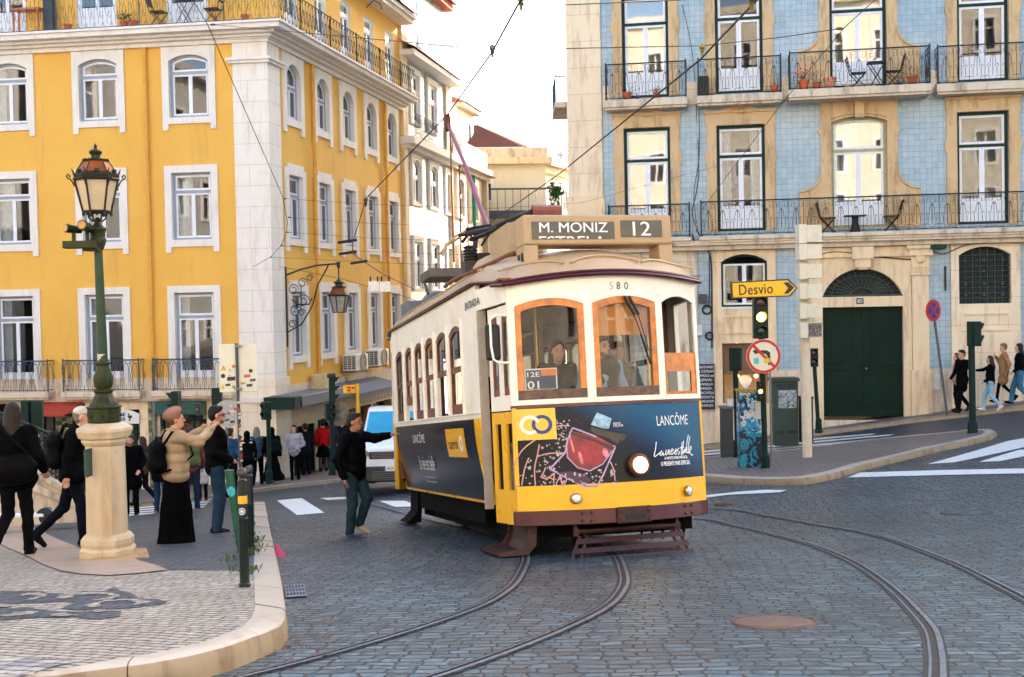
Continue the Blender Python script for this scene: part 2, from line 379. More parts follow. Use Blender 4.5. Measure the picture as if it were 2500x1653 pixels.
def patch(name, poly, dz, mat, parent=None, step=.6, zf=None):
 bm = bmesh.new(); vs = [bm.verts.new((p[0], p[1], 0)) for p in poly]; bm.faces.new(vs)
 bmesh.ops.triangulate(bm, faces=bm.faces[:])
 xs = [p[0] for p in poly]; ys = [p[1] for p in poly]
 for ax, (lo, hi) in enumerate(((min(xs), max(xs)), (min(ys), max(ys)))):
  st = step if hi-lo < 40 else step*2
  k = math.ceil(lo/st+1e-6)
  while k*st < hi:
   n = V((1, 0, 0)) if ax == 0 else V((0, 1, 0))
   bmesh.ops.bisect_plane(bm, geom=bm.verts[:]+bm.edges[:]+bm.faces[:], plane_co=n*(k*st), plane_no=n, dist=1e-5); k += 1
 for v in bm.verts: v.co.z = (zf or gz)(v.co.x, v.co.y)+dz
 for f in bm.faces:
  if f.normal.z < 0: f.normal_flip()
 bm.normal_update()
 for f in bm.faces:
  if f.normal.z < 0: f.normal_flip()
 me = bpy.data.meshes.new(name); bm.to_mesh(me); bm.free(); me.materials.append(mat)
 co = np.empty(len(me.vertices)*3, dtype=np.float32); me.vertices.foreach_get('co', co); co = co.reshape(-1, 3)
 li = np.empty(len(me.loops), dtype=np.int32); me.loops.foreach_get('vertex_index', li)
 u = me.uv_layers.new(name='UVMap'); u.data.foreach_set('uv', co[li][:, :2].ravel())
 me.polygons.foreach_set('use_smooth', [True]*len(me.polygons))
 o = bpy.data.objects.new(name, me); COL.objects.link(o); OFF[o.name] = V()
 if parent: o.parent = parent
 return o
def st(o, label=None): o['kind'] = 'structure'; return o
def G(pts, dz=0): return [tuple(gp(u, v, dz)) for u, v in pts]
def axis(lo, hi, flo, fhi, fs, cs):
 a = []; x = lo
 while x < hi: a.append(x); x += fs if flo <= x < fhi else cs
 return a+[hi]
gx = axis(-400, 400, -24, 26, .5, 20); gy = axis(-60, 600, 0, 60, .5, 20)
rd = MB(); rd.keep = True
ix = [[rd.pt((x, y, gz(x, y))) for y in gy] for x in gx]
for i in range(len(gx)-1):
 for j in range(len(gy)-1): rd.face((ix[i][j], ix[i+1][j], ix[i+1][j+1], ix[i][j+1]))
st(rd.build('road', M_COB, smooth=True, uv=(0, 1)))
KI = [(621, 1226), (621, 1250), (620, 1391), (622.6, 1480), (617, 1504), (587, 1533), (502, 1566), (400, 1590), (280, 1610), (83, 1648)]
KO = [(647, 1226), (654, 1262), (661, 1294), (679, 1368), (690.5, 1427), (699, 1483), (698, 1507), (685, 1524), (649, 1539), (561, 1572), (460, 1597), (354, 1616), (88, 1650)]
ki = G(KI, .14); ko = G(KO, .14)
ki += [(-4.6, 5.85, 0), (-12, 5.2, 0), (-30, 5, 0)]; ko += [(-4.6, 5.55, 0), (-12, 4.9, 0), (-30, 4.7, 0)]
far = G([(240, 1262), (306, 1260), (480, 1243)], .14)
lp = [p[:2] for p in ki]+[(-30, 29.5)]+[p[:2] for p in far]
cal = patch('pavement', lp, .136, M_CAL); st(cal)
def resample(P, n):
 P = [V((p[0], p[1], 0)) for p in P]; L = [0]
 for a, b in zip(P, P[1:]): L.append(L[-1]+(b-a).length)
 out = []
 for k in range(n+1):
  t = L[-1]*k/n; i = max(j for j in range(len(L)) if L[j] <= t+1e-9); i = min(i, len(P)-2)
  out.append(P[i].lerp(P[i+1], (t-L[i])/max(L[i+1]-L[i], 1e-9)))
 return out
def kerb(name, inner, outer, h, mat, stone=1.1, hin=None):
 A = resample(inner, 400); L = sum((a-b).length for a, b in zip(A, A[1:])); B = resample(outer, 400)
 mb = MB(); nst = max(2, int(L/stone)); per = 400//nst; i = 0
 while i < 400:
  j = min(400, i+per+random.randint(-per//6, per//6));
  if 400-j < per//3: j = 400
  js = sorted(set(list(range(i, j, max(1, (j-i)//6)))+[j])); rows = []; dh = random.uniform(-.006, .006)
  for q, k in enumerate(js):
   a, b = A[k], B[k]; n = (b-a); n.normalize(); e = .004 if (q == 0 or q == len(js)-1) else 0
   t = (A[min(k+1, 400)]-A[max(k-1, 0)]).normalized()*(.004 if q == 0 else (-.004 if q == len(js)-1 else 0))
   z = lambda p, d: (p.x+t.x, p.y+t.y, gz(p.x, p.y)+d)
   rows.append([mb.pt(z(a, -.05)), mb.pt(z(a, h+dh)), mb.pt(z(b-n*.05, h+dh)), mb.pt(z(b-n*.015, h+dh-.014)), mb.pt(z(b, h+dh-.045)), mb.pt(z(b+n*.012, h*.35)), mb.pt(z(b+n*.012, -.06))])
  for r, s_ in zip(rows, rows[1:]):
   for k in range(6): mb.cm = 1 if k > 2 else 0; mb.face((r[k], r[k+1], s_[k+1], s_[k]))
  mb.face(rows[0]); mb.face(rows[-1][::-1]); i = j
 return mb.build(name, [mat, M_KERBF], smooth=True)
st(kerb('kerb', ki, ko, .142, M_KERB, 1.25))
ringlo = [(-60, 1310), (0, 1327), (35, 1344), (74, 1361), (103, 1377), (153, 1394), (200, 1401), (265, 1404), (340, 1399), (410, 1391)]
ringup = [(384, 1380), (339, 1368), (300, 1350), (204, 1344), (177, 1330), (118, 1305), (78, 1288), (44, 1279), (0, 1272), (-60, 1262)]
dark = [p[:2] for p in G([(-60, 1262), (0, 1272), (44, 1279), (78, 1288), (118, 1305), (177, 1330), (204, 1344), (300, 1350), (339, 1368), (384, 1380), (410, 1391), (619, 1392), (621, 1250), (621, 1227)], .14)]
dark = dark+[p[:2] for p in far[::-1]]+[(-14, 27.6)]
st(patch('pavement', dark, .140, M_COB2))
st(patch('paving_ring', [p[:2] for p in G(ringlo+ringup, .145)], .146, M_SLAB))
def scroll(c, pts, wd):
 return pts
def band(poly2, dz, name='pavement_ornament', mat=None): st(patch(name, [p[:2] for p in G(poly2, .14)], dz, mat or M_CALD))
def zc(L): return [(x/3.389, 1250+y/3.389) for x, y in L]
orn = [[(-200, 640), (100, 655), (300, 650), (420, 672), (540, 678), (640, 660), (760, 650), (870, 655), (920, 628), (990, 630), (960, 645), (1060, 660), (1140, 700), (1130, 714), (1260, 718), (1385, 735), (1370, 755), (1240, 775), (1110, 790), (980, 800), (900, 805), (800, 800), (640, 812), (505, 800), (560, 770), (650, 748), (470, 740), (300, 750), (-200, 770)],
       [(-200, 800), (250, 790), (330, 805), (480, 820), (590, 828), (700, 820), (820, 818), (1010, 815), (990, 840), (1000, 856), (930, 872), (840, 886), (700, 878), (620, 868), (420, 876), (300, 870), (120, 888), (-200, 905)]]
hol = [[(460, 718), (500, 690), (600, 672), (760, 664), (900, 670), (985, 690), (990, 706), (940, 722), (880, 735), (760, 735), (880, 715), (925, 700), (880, 686), (720, 684), (620, 694), (590, 712), (540, 722)],
       [(690, 780), (800, 752), (860, 735), (980, 727), (1120, 727), (1230, 738), (1250, 748), (1200, 762), (1100, 772), (1130, 750), (1060, 738), (930, 740), (830, 755), (820, 772), (860, 785), (760, 792)],
       [(-200, 765), (40, 762), (105, 775), (60, 792), (-200, 790)], [(160, 690), (240, 672), (330, 668), (395, 685), (380, 700), (280, 730), (200, 735), (320, 700), (240, 690), (180, 700)],
       [(60, 850), (180, 828), (290, 824), (322, 834), (250, 852), (120, 866), (-60, 868)], [(395, 856), (480, 842), (560, 836), (540, 848), (650, 858), (560, 866), (440, 866)], [(760, 820), (830, 810), (910, 818), (860, 830), (780, 832)]]
for P in orn: band(zc(P), .1405)
for P in hol: band(zc(P), .145, mat=M_CAL)
st(patch('pavement_border', [p[:2] for p in G(zc([(-200, 1200), (130, 1210), (460, 1215), (640, 1235), (460, 1275), (300, 1320), (270, 1342), (-200, 1420)]), .14)], .1405,
 stone_paving('border_setts', .12, .1, ((92, 100, 112), (200, 190, 180)), .009, (60, 44, 40), .01, .45, .6, .35)))
bp = G([(-300, 1262), (100, 1243), (250, 1232), (345, 1228), (500, 1212), (610, 1196), (700, 1184), (828, 1170), (905, 1150), (985, 1112)], .1)
st(patch('pavement', [p[:2] for p in bp]+[(1, 80), (-30, 90), (-34, 36)], .10, M_CAL2, step=1))
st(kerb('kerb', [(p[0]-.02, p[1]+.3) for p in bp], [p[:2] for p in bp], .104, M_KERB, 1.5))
ap = G([(-300, 1262), (100, 1243), (250, 1232), (345, 1228), (500, 1212), (610, 1196), (700, 1184), (828, 1170), (905, 1150), (985, 1112)], .02)
a2 = G([(985, 1212), (850, 1213), (760, 1214), (700, 1220), (648, 1229), (600, 1240), (480, 1262), (306, 1285), (200, 1290), (-300, 1300)])
st(patch('asphalt_lane', [p[:2] for p in ap]+[(1, 80), (6, 80), (3.2, 40), (2.2, 31)]+[p[:2] for p in a2], .006, M_ASP, step=1))
ISL = [(1560, 1165), (1640, 1172), (1717, 1176), (1792, 1183), (1887, 1186), (1970, 1183), (2045, 1168), (2100, 1150), (2199, 1126), (2281, 1105), (2364, 1088), (2418, 1074), (2431, 1066), (2418, 1060), (2364, 1062), (2281, 1070), (2100, 1087), (1950, 1108), (1800, 1122), (1715, 1128), (1560, 1140)]
il = G(ISL, 0); ilc = V((sum(p[0] for p in il)/len(il), sum(p[1] for p in il)/len(il), 0))
st(patch('traffic_island', [p[:2] for p in il], .12, M_CAL2))
def inset(P, d, cw=1):
 n = len(P); out = []
 for i in range(n):
  a, b = V(P[i-1][:2]).to_3d(), V(P[(i+1) % n][:2]).to_3d(); t = (b-a).normalized(); nn = V((-t.y, t.x, 0))*cw
  out.append((P[i][0]+nn.x*d, P[i][1]+nn.y*d))
 return out
area = sum(il[i-1][0]*il[i][1]-il[i][0]*il[i-1][1] for i in range(len(il)))
cw = 1 if area > 0 else -1
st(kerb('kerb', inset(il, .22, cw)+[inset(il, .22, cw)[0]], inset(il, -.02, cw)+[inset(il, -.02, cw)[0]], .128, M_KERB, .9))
SW = [(1560, 1112), (1640, 1106), (1715, 1100), (1887, 1083), (1950, 1071), (2074, 1054), (2240, 1032), (2364, 1018), (2500, 1002), (2600, 990)]
sw = G(SW, 0)
st(patch('pavement', [p[:2] for p in sw]+[(24, 28), (30, 40), (1.5, 42)], .12, M_CAL2, step=.8))
st(kerb('kerb', [(p[0]+.05, p[1]+.2) for p in sw], [p[:2] for p in sw], .126, M_KERB, 1.2))
rasp = G([(1560, 1150), (1715, 1128), (1800, 1122), (1950, 1108), (2100, 1087), (2281, 1070), (2364, 1062), (2430, 1070), (2500, 1079), (2600, 1088)])
st(patch('asphalt_lane', [p[:2] for p in rasp]+[(22, 26)]+[(p[0], p[1]+.05) for p in sw[::-1]]+[(2.4, 34), (2.4, 29)], .005, M_ASP, step=1))
def mark(poly, dz=.010): st(patch('road_marking', [p[:2] for p in G(poly)], dz, M_MARK, step=.5))
mark([(2265, 1134), (2331, 1130), (2500, 1093), (2600, 1066), (2600, 1052), (2500, 1076), (2464, 1077)])
mark([(2389, 1129), (2443, 1127), (2500, 1115), (2600, 1096), (2600, 1078), (2500, 1099), (2489, 1099)])
mark([(2100, 1155), (2300, 1149), (2500, 1145), (2600, 1143), (2600, 1155), (2500, 1157), (2300, 1161), (2068, 1167)])
mark([(1680, 1218), (1719, 1211), (1800, 1202), (1870, 1197), (1921, 1198), (1905, 1203), (1850, 1206), (1780, 1209), (1719, 1217), (1680, 1224)])
for q in ((1094, 2140, 1060), (1101.5, 2184, 1062), (1109, 2230, 1066), (1117, 2279, 1069.5)):
 mark([(1640, q[0]+5), (1715, q[0]), (1887, q[0]-13.5), (q[1], q[2]-1), (q[1]-14, q[2]+3), (1887, q[0]-9.5), (1715, q[0]+4), (1640, q[0]+9)], .012)
mark([(676, 1222.7), (737, 1217), (792, 1253), (725, 1258.7)])
mark([(780, 1217), (860, 1213), (850, 1219), (800, 1222)]); mark([(925, 1224), (990, 1224), (1020, 1237), (965, 1239)])
for k in range(5):
 y = 1229+k*6.2; mark([(470-k*6, y-7), (520-k*6, y-11), (515-k*6, y-8), (330-k*12, y+9), (300-k*12, y+12), (318-k*12, y+7)], .012)
M_RAIL = PM('polished_rail', (112, 124, 140), .3, .35, var=.1); M_GROOVE = PM('rail_groove', (26, 24, 26), .7, .2)
def smoothline(P, n=8):
 P = [V((p[0], p[1], 0)) for p in P]; out = []
 for i in range(len(P)-1):
  p0, p1, p2, p3 = P[max(i-1, 0)], P[i], P[i+1], P[min(i+2, len(P)-1)]
  for k in range(n):
   t = k/n; out.append(.5*((2*p1)+(p2-p0)*t+(2*p0-5*p1+4*p2-p3)*t*t+(3*p1-p0-3*p2+p3)*t**3))
 return out+[P[-1]]
def rail(line, offs):
 mb = MB()
 for (o0, o1, dz, mi) in ((-.06, -.046, .007, 1), (-.046, -.016, .012, 0), (-.016, .022, .0045, 1), (.022, .036, .010, 0), (.036, .062, .0055, 1)):
  mb.cm = mi; rows = []
  for i, p in enumerate(line):
   t = (line[min(i+1, len(line)-1)]-line[max(i-1, 0)]).normalized(); n = V((t.y, -t.x, 0))
   rows.append([mb.pt((q.x, q.y, gz(q.x, q.y)+dz)) for q in (p+n*(offs+o0), p+n*(offs+o1))])
  for a, b in zip(rows, rows[1:]): mb.face((a[0], a[1], b[1], b[0]))
 o = mb.build('rail', [M_RAIL, M_GROOVE]); st(o)
T1 = smoothline([(-5.6, 38), (-4.2, 31), (-2.6, 25), (-1.25, 20.3), (-.25, 17.5), (.32, 15), (.55, 13), (.5, 11.1), (.36, 9.6), (.02, 8.2), (-.89, 6.1), (-2.0, 4.4), (-3.2, 3)])
rail(T1, -.46); rail(T1, .46)
T2a = [p for p in G([(1673, 1266.5), (1795, 1285.5), (1921.6, 1315), (2006, 1340), (2090, 1378), (2174.5, 1437), (2238, 1500.5), (2271.5, 1543), (2284, 1597), (2286, 1653), (2280, 1720)])]
T2b = [p for p in G([(1736, 1243), (1879, 1262), (1964, 1277), (2090, 1298), (2174.5, 1319), (2259, 1349), (2343, 1382.5), (2427.5, 1425), (2499, 1462.6), (2560, 1500), (2610, 1545), (2640, 1600)])]
T2a = [(-.9, 19.4, 0), (.3, 17.3, 0)]+T2a; T2b = [(-.3, 20.3, 0), (.9, 18.4, 0)]+T2b
rail(smoothline(T2a), 0); rail(smoothline(T2b), 0)
rail(smoothline(G([(1040, 1150), (900, 1165), (820, 1172), (796, 1185), (800, 1200), (850, 1217), (925, 1238)])), 0)
class Wall:
 def __init__(s, P, e):
  s.P = V((P[0], P[1], 0)); s.e = V((e[0], e[1], 0)).normalized(); s.n = V((s.e.y, -s.e.x, 0))
 def fr(s, a, d, z): return s.P+s.e*a+s.n*d+V((0, 0, z))
 def px(s, u, v, d=0):
  r = ray(u, v); o = s.P+s.n*d; k = (o.dot(s.n))/r.dot(s.n); q = r*k
  return ((q-s.P).dot(s.e), q.z)
 def a(s, u, v, d=0): return s.px(u, v, d)[0]
 def z(s, u, v, d=0): return s.px(u, v, d)[1]
 def mb(s): return MB(s.fr)
dYL = -ray(-19700, 1138); dYR = ray(1890, 736); dBL = -ray(-16080, 1081)
PC = at(663, 750, 36.5)
YL = Wall(PC, dYL); YR = Wall(PC, dYR); BL = Wall(at(1720, 739, 37), dBL)
def wall_grid(mb, a0, a1, z0, z1, holes, d=0.0):
 A = sorted({a0, a1, *[h[0] for h in holes if a0 < h[0] < a1], *[h[1] for h in holes if a0 < h[1] < a1]})
 Z = sorted({z0, z1, *[h[2] for h in holes if z0 < h[2] < z1], *[h[3] for h in holes if z0 < h[3] < z1]})
 for i in range(len(A)-1):
  for j in range(len(Z)-1):
   ca, cz = (A[i]+A[i+1])/2, (Z[j]+Z[j+1])/2
   if any(h[0] < ca < h[1] and h[2] < cz < h[3] for h in holes): continue
   mb.poly([(A[i], d, Z[j]), (A[i+1], d, Z[j]), (A[i+1], d, Z[j+1]), (A[i], d, Z[j+1])])
def loop(a0, a1, zb, zs, zt, n=8):
 L = [(a0, zb), (a1, zb), (a1, zs)]
 h = zt-zs
 if h > 1e-4 and n:
  w_ = (a1-a0)/2; R = (w_*w_+h*h)/(2*h); th = math.asin(min(1, w_/R)); th = th if h <= w_ else pi-th
  c = (a0+a1)/2
  for k in range(1, n): t = th*(1-2*k/n); L.append((c+R*sin(t), zt-R+R*cos(t)))
 elif n:
  for k in range(1, n): L.append((a1+(a0-a1)*k/n, zs))
 L.append((a0, zs)); return L
def ins(L, w, par): return loop(par[0]+w, par[1]-w, par[2]+w, par[3]-(w*.45 if par[5] else w), par[4]-w, par[5])
def window(W, parent, a0, a1, zb, zs, zt, surr=None, fc=M_GFRAME, sc=M_WFRAME, trans=None, name='window', curtain=None, rec=.16, fw=.07, sw=.055, panel=0, room=M_ROOM, split=True, glassm=None):
 """surr: dict(o0,o1,top,sill,leg,d) gives the stone surround; window > frame, sash, pane, curtain, room"""
 n = 8 if zt-zs > 1e-4 else 0
 mb = W.mb();
 if surr: surr(mb)
 else: mb.ring(loop(a0-.02, a1+.02, zb-.02, zs+.02, zt+.02, n), loop(a0, a1, zb, zs, zt, n), -rec, .006)
 o = mb.build(name, M_LIME if surr is None or not hasattr(surr, 'mat') else surr.mat, parent)
 f = W.mb(); par = (a0, a1, zb, zs, zt, n); f.ring(loop(*par), ins(0, fw, par), -rec, -rec+.07)
 if trans: f.box(a0+fw+.001, a1-fw-.001, -rec+.002, -rec+.068, trans-.045, trans+.045)
 f.build('frame', fc, o)
 g = W.mb(); A0, A1 = a0+fw, a1-fw; y0, y1 = -rec+.01, -rec+.05; gl = W.mb(); yg = -rec+.028
 zl_top = (trans-.045) if trans else None
 def sash(p, pan=0):
  g.ring(loop(*p), ins(0, sw, p), y0, y1)
  if pan:
   g.box(p[0]+sw, p[1]-sw, y0+.005, y1-.012, p[2]+sw, p[2]+sw+pan)
   q = (p[0]+sw, p[1]-sw, p[2]+sw+pan, p[3], p[4], p[5]); gl.poly([(x, yg, z) for x, z in (loop(*q) if p[5] else loop(q[0], q[1], q[2], q[3]-sw, q[3]-sw, 0))])
  else: gl.poly([(x, yg, z) for x, z in ins(0, sw, p)])
 m = (A0+A1)/2
 if trans:
  sash((A0, A1, trans+.045, zs-(fw*.45 if n else fw), zt-fw, n))
  if split: sash((A0, m-.002, zb+fw, zl_top, zl_top, 0), panel); sash((m+.002, A1, zb+fw, zl_top, zl_top, 0), panel)
  else: sash((A0, A1, zb+fw, zl_top, zl_top, 0), panel)
 else:
  sash((A0, m-.002, zb+fw, zs-fw, zs-fw, 0), panel); sash((m+.002, A1, zb+fw, zs-fw, zs-fw, 0), panel)
 g.build('sash', sc, o); gl.build('pane', glassm or M_GLASS, o)
 r = W.mb(); D = -rec-.9
 r.poly([(a0, D, zb), (a1, D, zb), (a1, D, zt), (a0, D, zt)]); y = -rec-.005
 r.poly([(a0, y, zb), (a0, D, zb), (a0, D, zt), (a0, y, zt)]); r.poly([(a1, y, zb), (a1, D, zb), (a1, D, zt), (a1, y, zt)])
 r.poly([(a0, y, zb), (a1, y, zb), (a1, D, zb), (a0, D, zb)]); r.poly([(a0, y, zt), (a1, y, zt), (a1, D, zt), (a0, D, zt)])
 r.keep = True; r.build('room', room, o)
 if curtain:
  c = W.mb(); wd = a1-a0
  for (s0, s1) in curtain:
   xs = [a0+wd*(s0+(s1-s0)*k/14) for k in range(15)]
   for k in range(14):
    d0, d1 = -rec-.12-.03*(k % 2), -rec-.12-.03*((k+1) % 2)
    c.poly([(xs[k], d0, zb+.02), (xs[k+1], d1, zb+.02), (xs[k+1], d1, zt-.03), (xs[k], d0, zt-.03)])
  c.keep = True; c.build('curtain', M_CURT, o)
 return o
def stone_surround(o0, o1, a0, a1, top, zs, zt, zb, sill, leg, d=.05, crown=None, legw=None):
 def f(mb):
  lw = legw or (a0-o0)
  mb.box(o0, a0, -.2, d, zb-sill, top); mb.box(a1, o1, -.2, d, zb-sill, top)
  n = 9; L = loop(a0, a1, zb, zs, zt, 8 if zt-zs > 1e-4 else 0)[2:]
  L = sorted(L); mb.strip([p[0] for p in L], [p[1] for p in L], [top]*len(L), -.2, d)
  if sill: mb.box(a0, a1, -.2, d, zb-sill, zb)
  if leg: mb.box(o0, o0+lw*.8, -.02, d, zb-sill-leg, zb-sill); mb.box(o1-lw*.8, o1, -.02, d, zb-sill-leg, zb-sill)
  if crown: mb.box(o0+.2, o1-.2, 0, d, top, top+crown)
 f.mat = M_LIME; return f
def rail_panel(mb, a0, a1, d, z0, z1, cell, pat, r=.009, along='a'):
 """ironwork: pattern repeated in cells between a0 and a1 (or between depths when along='d')"""
 n = max(1, round(abs(a1-a0)/cell)); w = (a1-a0)/n; h = z1-z0
 P = (lambda x, z: (x, d, z)) if along == 'a' else (lambda x, z: (d, x, z))
 for i in range(n):
  x0 = a0+w*i
  for L in pat: mb.tube([P(x0+w*q[0], z0+h*q[1]) for q in L], r, 3)
 mb.tube([P(a0, z1), P(a1, z1)], r*2.4, 4); mb.tube([P(a0, z0+.03), P(a1, z0+.03)], r*1.5, 4)
def arc(cx, cz, rx, rz, t0, t1, n=7): return [(cx+rx*cos(radians(t0+(t1-t0)*k/n)), cz+rz*sin(radians(t0+(t1-t0)*k/n))) for k in range(n+1)]
PAT_TOP = [[(0, 0), (0, 1)], [(.5, .1), (.5, .35)], arc(.5, .5, .16, .17, 0, 360, 8), [(.5, .66), (.5, .9)], arc(.5, .16, .42, .15, 180, 360, 6), arc(.5, .88, .4, .13, 0, 180, 6), arc(.2, .62, .13, .1, -90, 180, 5), arc(.8, .38, .13, .1, 90, 360, 5)]
PAT_ROW3 = [[(0, 0), (0, .3)], [(.12, .3), (.04, .42), (.04, .52), (.12, .62), (.12, .8), (0, .95)], [(-.12, .3), (-.04, .42), (-.04, .52), (-.12, .62), (-.12, .8), (0, .95)], arc(.5, .62, .3, .3, 0, 180, 6), [(.2, .1), (.2, .62)], [(.8, .1), (.8, .62)], [(.5, 0), (.5, .2)], [(0, .95), (.5, .95), (.5, .88), (.9, .88)]]
PAT_BLUE = [[(0, 0), (0, 1)], [(.08, .95), (.4, .95), (.4, .78), (.18, .78), (.18, .88), (.3, .88)], [(.6, .95), (.92, .95), (.92, .78), (.7, .78), (.7, .88)], [(.5, .16), (.5, .72)], arc(.5, .72, .06, .04, 0, 360, 5), [(.24, .2), (.24, .42)], [(.76, .2), (.76, .42)], arc(.24, .42, .12, .06, 0, 180, 4), arc(.76, .42, .12, .06, 0, 180, 4), [(.02, .16), (.3, .16), (.3, .07), (.7, .07), (.7, .16), (.98, .16)], [(.1, 0), (.1, .07), (.2, .07)], [(.9, 0), (.9, .07), (.8, .07)], [(.42, .72), (.34, .6), (.34, .5)], [(.58, .72), (.66, .6), (.66, .5)]]
PAT_BLUE2 = [[(0, 0), (0, 1)], [(.5, .2), (.5, .85)], arc(.3, .6, .2, .2, 0, 260, 8), arc(.7, .6, .2, .2, 180, -80, 8), arc(.3, .32, .16, .12, 90, 330, 6), arc(.7, .32, .16, .12, 90, -150, 6), [(.1, .12), (.9, .12), (.9, .2), (.3, .2)], [(.15, .95), (.85, .95), (.85, .86), (.15, .86), (.15, .95)]]
def balcony(W, parent, a0, a1, z0, h, dep, pat, cell, slab, mat=M_IRON, smat=M_DIRTY, r=.009, corner=None, name='balcony'):
 s = W.mb(); s.box(a0-.05, a1+.05, .0, dep+.06, z0-slab, z0); s.box(a0-.02, a1+.02, .0, dep, z0-slab-.07, z0-slab-.001)
 o = s.build(name, smat, parent, bev=.015)
 m = W.mb(); rail_panel(m, a0, a1, dep-.04, z0+.02, z0+h, cell, pat, r)
 for a in (a0, a1):
  rail_panel(m, .02, dep-.04, a, z0+.02, z0+h, cell, pat, r, 'd'); m.tube([(a, dep-.04, z0), (a, dep-.04, z0+h+.06)], r*2.5, 5)
 m.build('railing', mat, o); return o
# ================= YELLOW CORNER BUILDING
zT4 = YL.z(240, 72, .0)
yb = thing('yellow_building', 'yellow plastered corner building with white stone window surrounds and iron balconies', 'building', (PC.x, PC.y, gz(PC.x, PC.y)))
cols = [YL.a(u, 500) for u in (30, 249, 469)]; sp = cols[2]-cols[1]; cols = [cols[0]-2*sp, cols[0]-sp]+cols
zr = {1: dict(top=YL.z(468, 114), zt=YL.z(468, 133), zs=YL.z(421, 150), zb=YL.z(468, 286), legb=YL.z(468, 317)),
      2: dict(top=YL.z(475, 403), zt=YL.z(475, 421), zb=YL.z(475, 585), legb=YL.z(475, 616)),
      3: dict(top=YL.z(483, 697), zt=YL.z(483, 714), zb=YL.z(483, 955))}
hw = abs(YL.a(516, 500)-YL.a(420, 500))/2; ow = abs(YL.a(541, 500)-YL.a(411, 500))/2
aL = cols[0]-2.5; holesL = []
z_band = YL.z(420, 922); z_slab0 = YL.z(420, 956); z_slab1 = YL.z(420, 975); z_cor = YL.z(530, 109); z_cort = YL.z(530, 66, .7)
zfloor4 = YL.z(240, 84)
for c in cols:
 for k in (1, 2, 3): holesL.append((c-hw, c+hw, zr[k]['zb'], zr[k]['zt']))
top4 = zfloor4+3.1; aCR = YR.a(978, 300)
for c in cols: holesL.append((c-.62, c+.62, zfloor4, zfloor4+2.45))
m = YL.mb(); wall_grid(m, aL, 0, z_band, zr[1]['top']+.6, holesL); wall_grid(m, aL, 0, zr[1]['top']+.6, top4, holesL, 0)
cR = [(YR.a(697.5+2, 220), YR.a(728, 220)), (YR.a(770, 250), YR.a(801, 250)), (YR.a(833, 280), YR.a(862, 280)), (YR.a(891.5, 300), YR.a(917, 300)), (YR.a(943.5, 310), YR.a(965, 310))]
cR = [(p+q)/2 for p, q in cR]; hwR = .56; owR = .84
R1 = dict(top=YR.z(713, 118), zt=YR.z(710, 157), zb=YR.z(713, 292), leg=YR.z(735, 335)); R1['zs'] = R1['zt']-.34
R2 = dict(top=YR.z(720, 414), zt=YR.z(720, 430), zb=YR.z(728, 585), leg=YR.z(705, 614))
R3 = dict(top=YR.z(735, 697), zt=YR.z(732, 712), zb=YR.z(735, 869), leg=YR.z(713, 902))
holesR = []
for c in cR:
 for r_ in (R1, R2, R3): holesR.append((c-hwR, c+hwR, r_['zb'], r_['zt']))
 holesR.append((c-.5, c+.5, zfloor4, zfloor4+2.35))
zbR = YR.z(720, 938); zbase = gz(-7, 37)-1.5
wall_grid(m, -.01, 0, 0, 0.01, [])
m.build('wall', M_YEL, yb)
m = YR.mb(); wall_grid(m, 0, aCR, zbR, top4, holesR); m.build('wall', M_YEL, yb)
def footprint(mb, W1, a1, W2, a2, d, z0, z1, dd=1.2):
 P0 = W1.P-(W1.n+W2.n)*dd*.9
 A = W1.fr(a1, -dd, 0); B = W2.fr(a2, -dd, 0); C = A+(B-P0)
 pts = [A, P0, B, C]; b = [mb.pt((p.x, p.y, z0)) for p in pts]; t = [mb.pt((p.x, p.y, z1)) for p in pts]
 mb.face(b); mb.face(t)
 for i in range(4): mb.face((b[i], b[(i+1) % 4], t[(i+1) % 4], t[i]))
m = MB(); footprint(m, YL, aL, YR, aCR, 1.2, zbase, top4-.05); m.build('sun_block_core', M_CREAMP, yb)  # unseen solid added to stop sunlight leaking through the facades
m = YL.mb(); m.box(aL, .75, -1.0, .75, top4, top4+.16); m.build('eave', M_LIME, yb)
m = YR.mb(); m.box(-.7, aCR+.1, -1.0, .74, top4+.002, top4+.158); m.box(-.6, aCR+.1, -1, .62, top4-.16, top4-.001); m.build('eave', M_LIME, yb)
m = MB(); A = YL.fr(aL, .85, top4+.16); B = YL.fr(.85, .85, top4+.16); B = PC.copy(); B.z = top4+.16; B = B+(YL.n+YR.n)*.85; Cc = YR.fr(aCR, .85, top4+.16)
R_ = PC-(YL.n+YR.n)*4; R_.z = top4+2.6; RA = YL.fr(aL, -4.5, top4+2.6); RC = YR.fr(aCR, -4.5, top4+2.6)
for q in ((A, B, R_, RA), (B, Cc, RC, R_)): m.poly([tuple(x) for x in q])
m.l = [(p[0]*.9+p[1], p[2]*2, 0) for p in m.v]
m.build('roof', M_ROOF, yb, uv=(0, 1))
pl = abs(YL.a(575, 400)); pr = YR.a(683, 400); ZP0 = YL.z(600, 925)
m = YL.mb(); m.box(-pl, .07, -.3, .07, ZP0, z_cor+.1)
m.build('corner_pilaster', M_LIMEB, yb, uv=True)
m = YR.mb(); m.box(-.069, pr, -.3, .068, ZP0, z_cor+.1); m.build('corner_pilaster', M_LIMEB, yb, uv=True)
zc1 = YL.z(610, 152); zc2 = YL.z(610, 96)
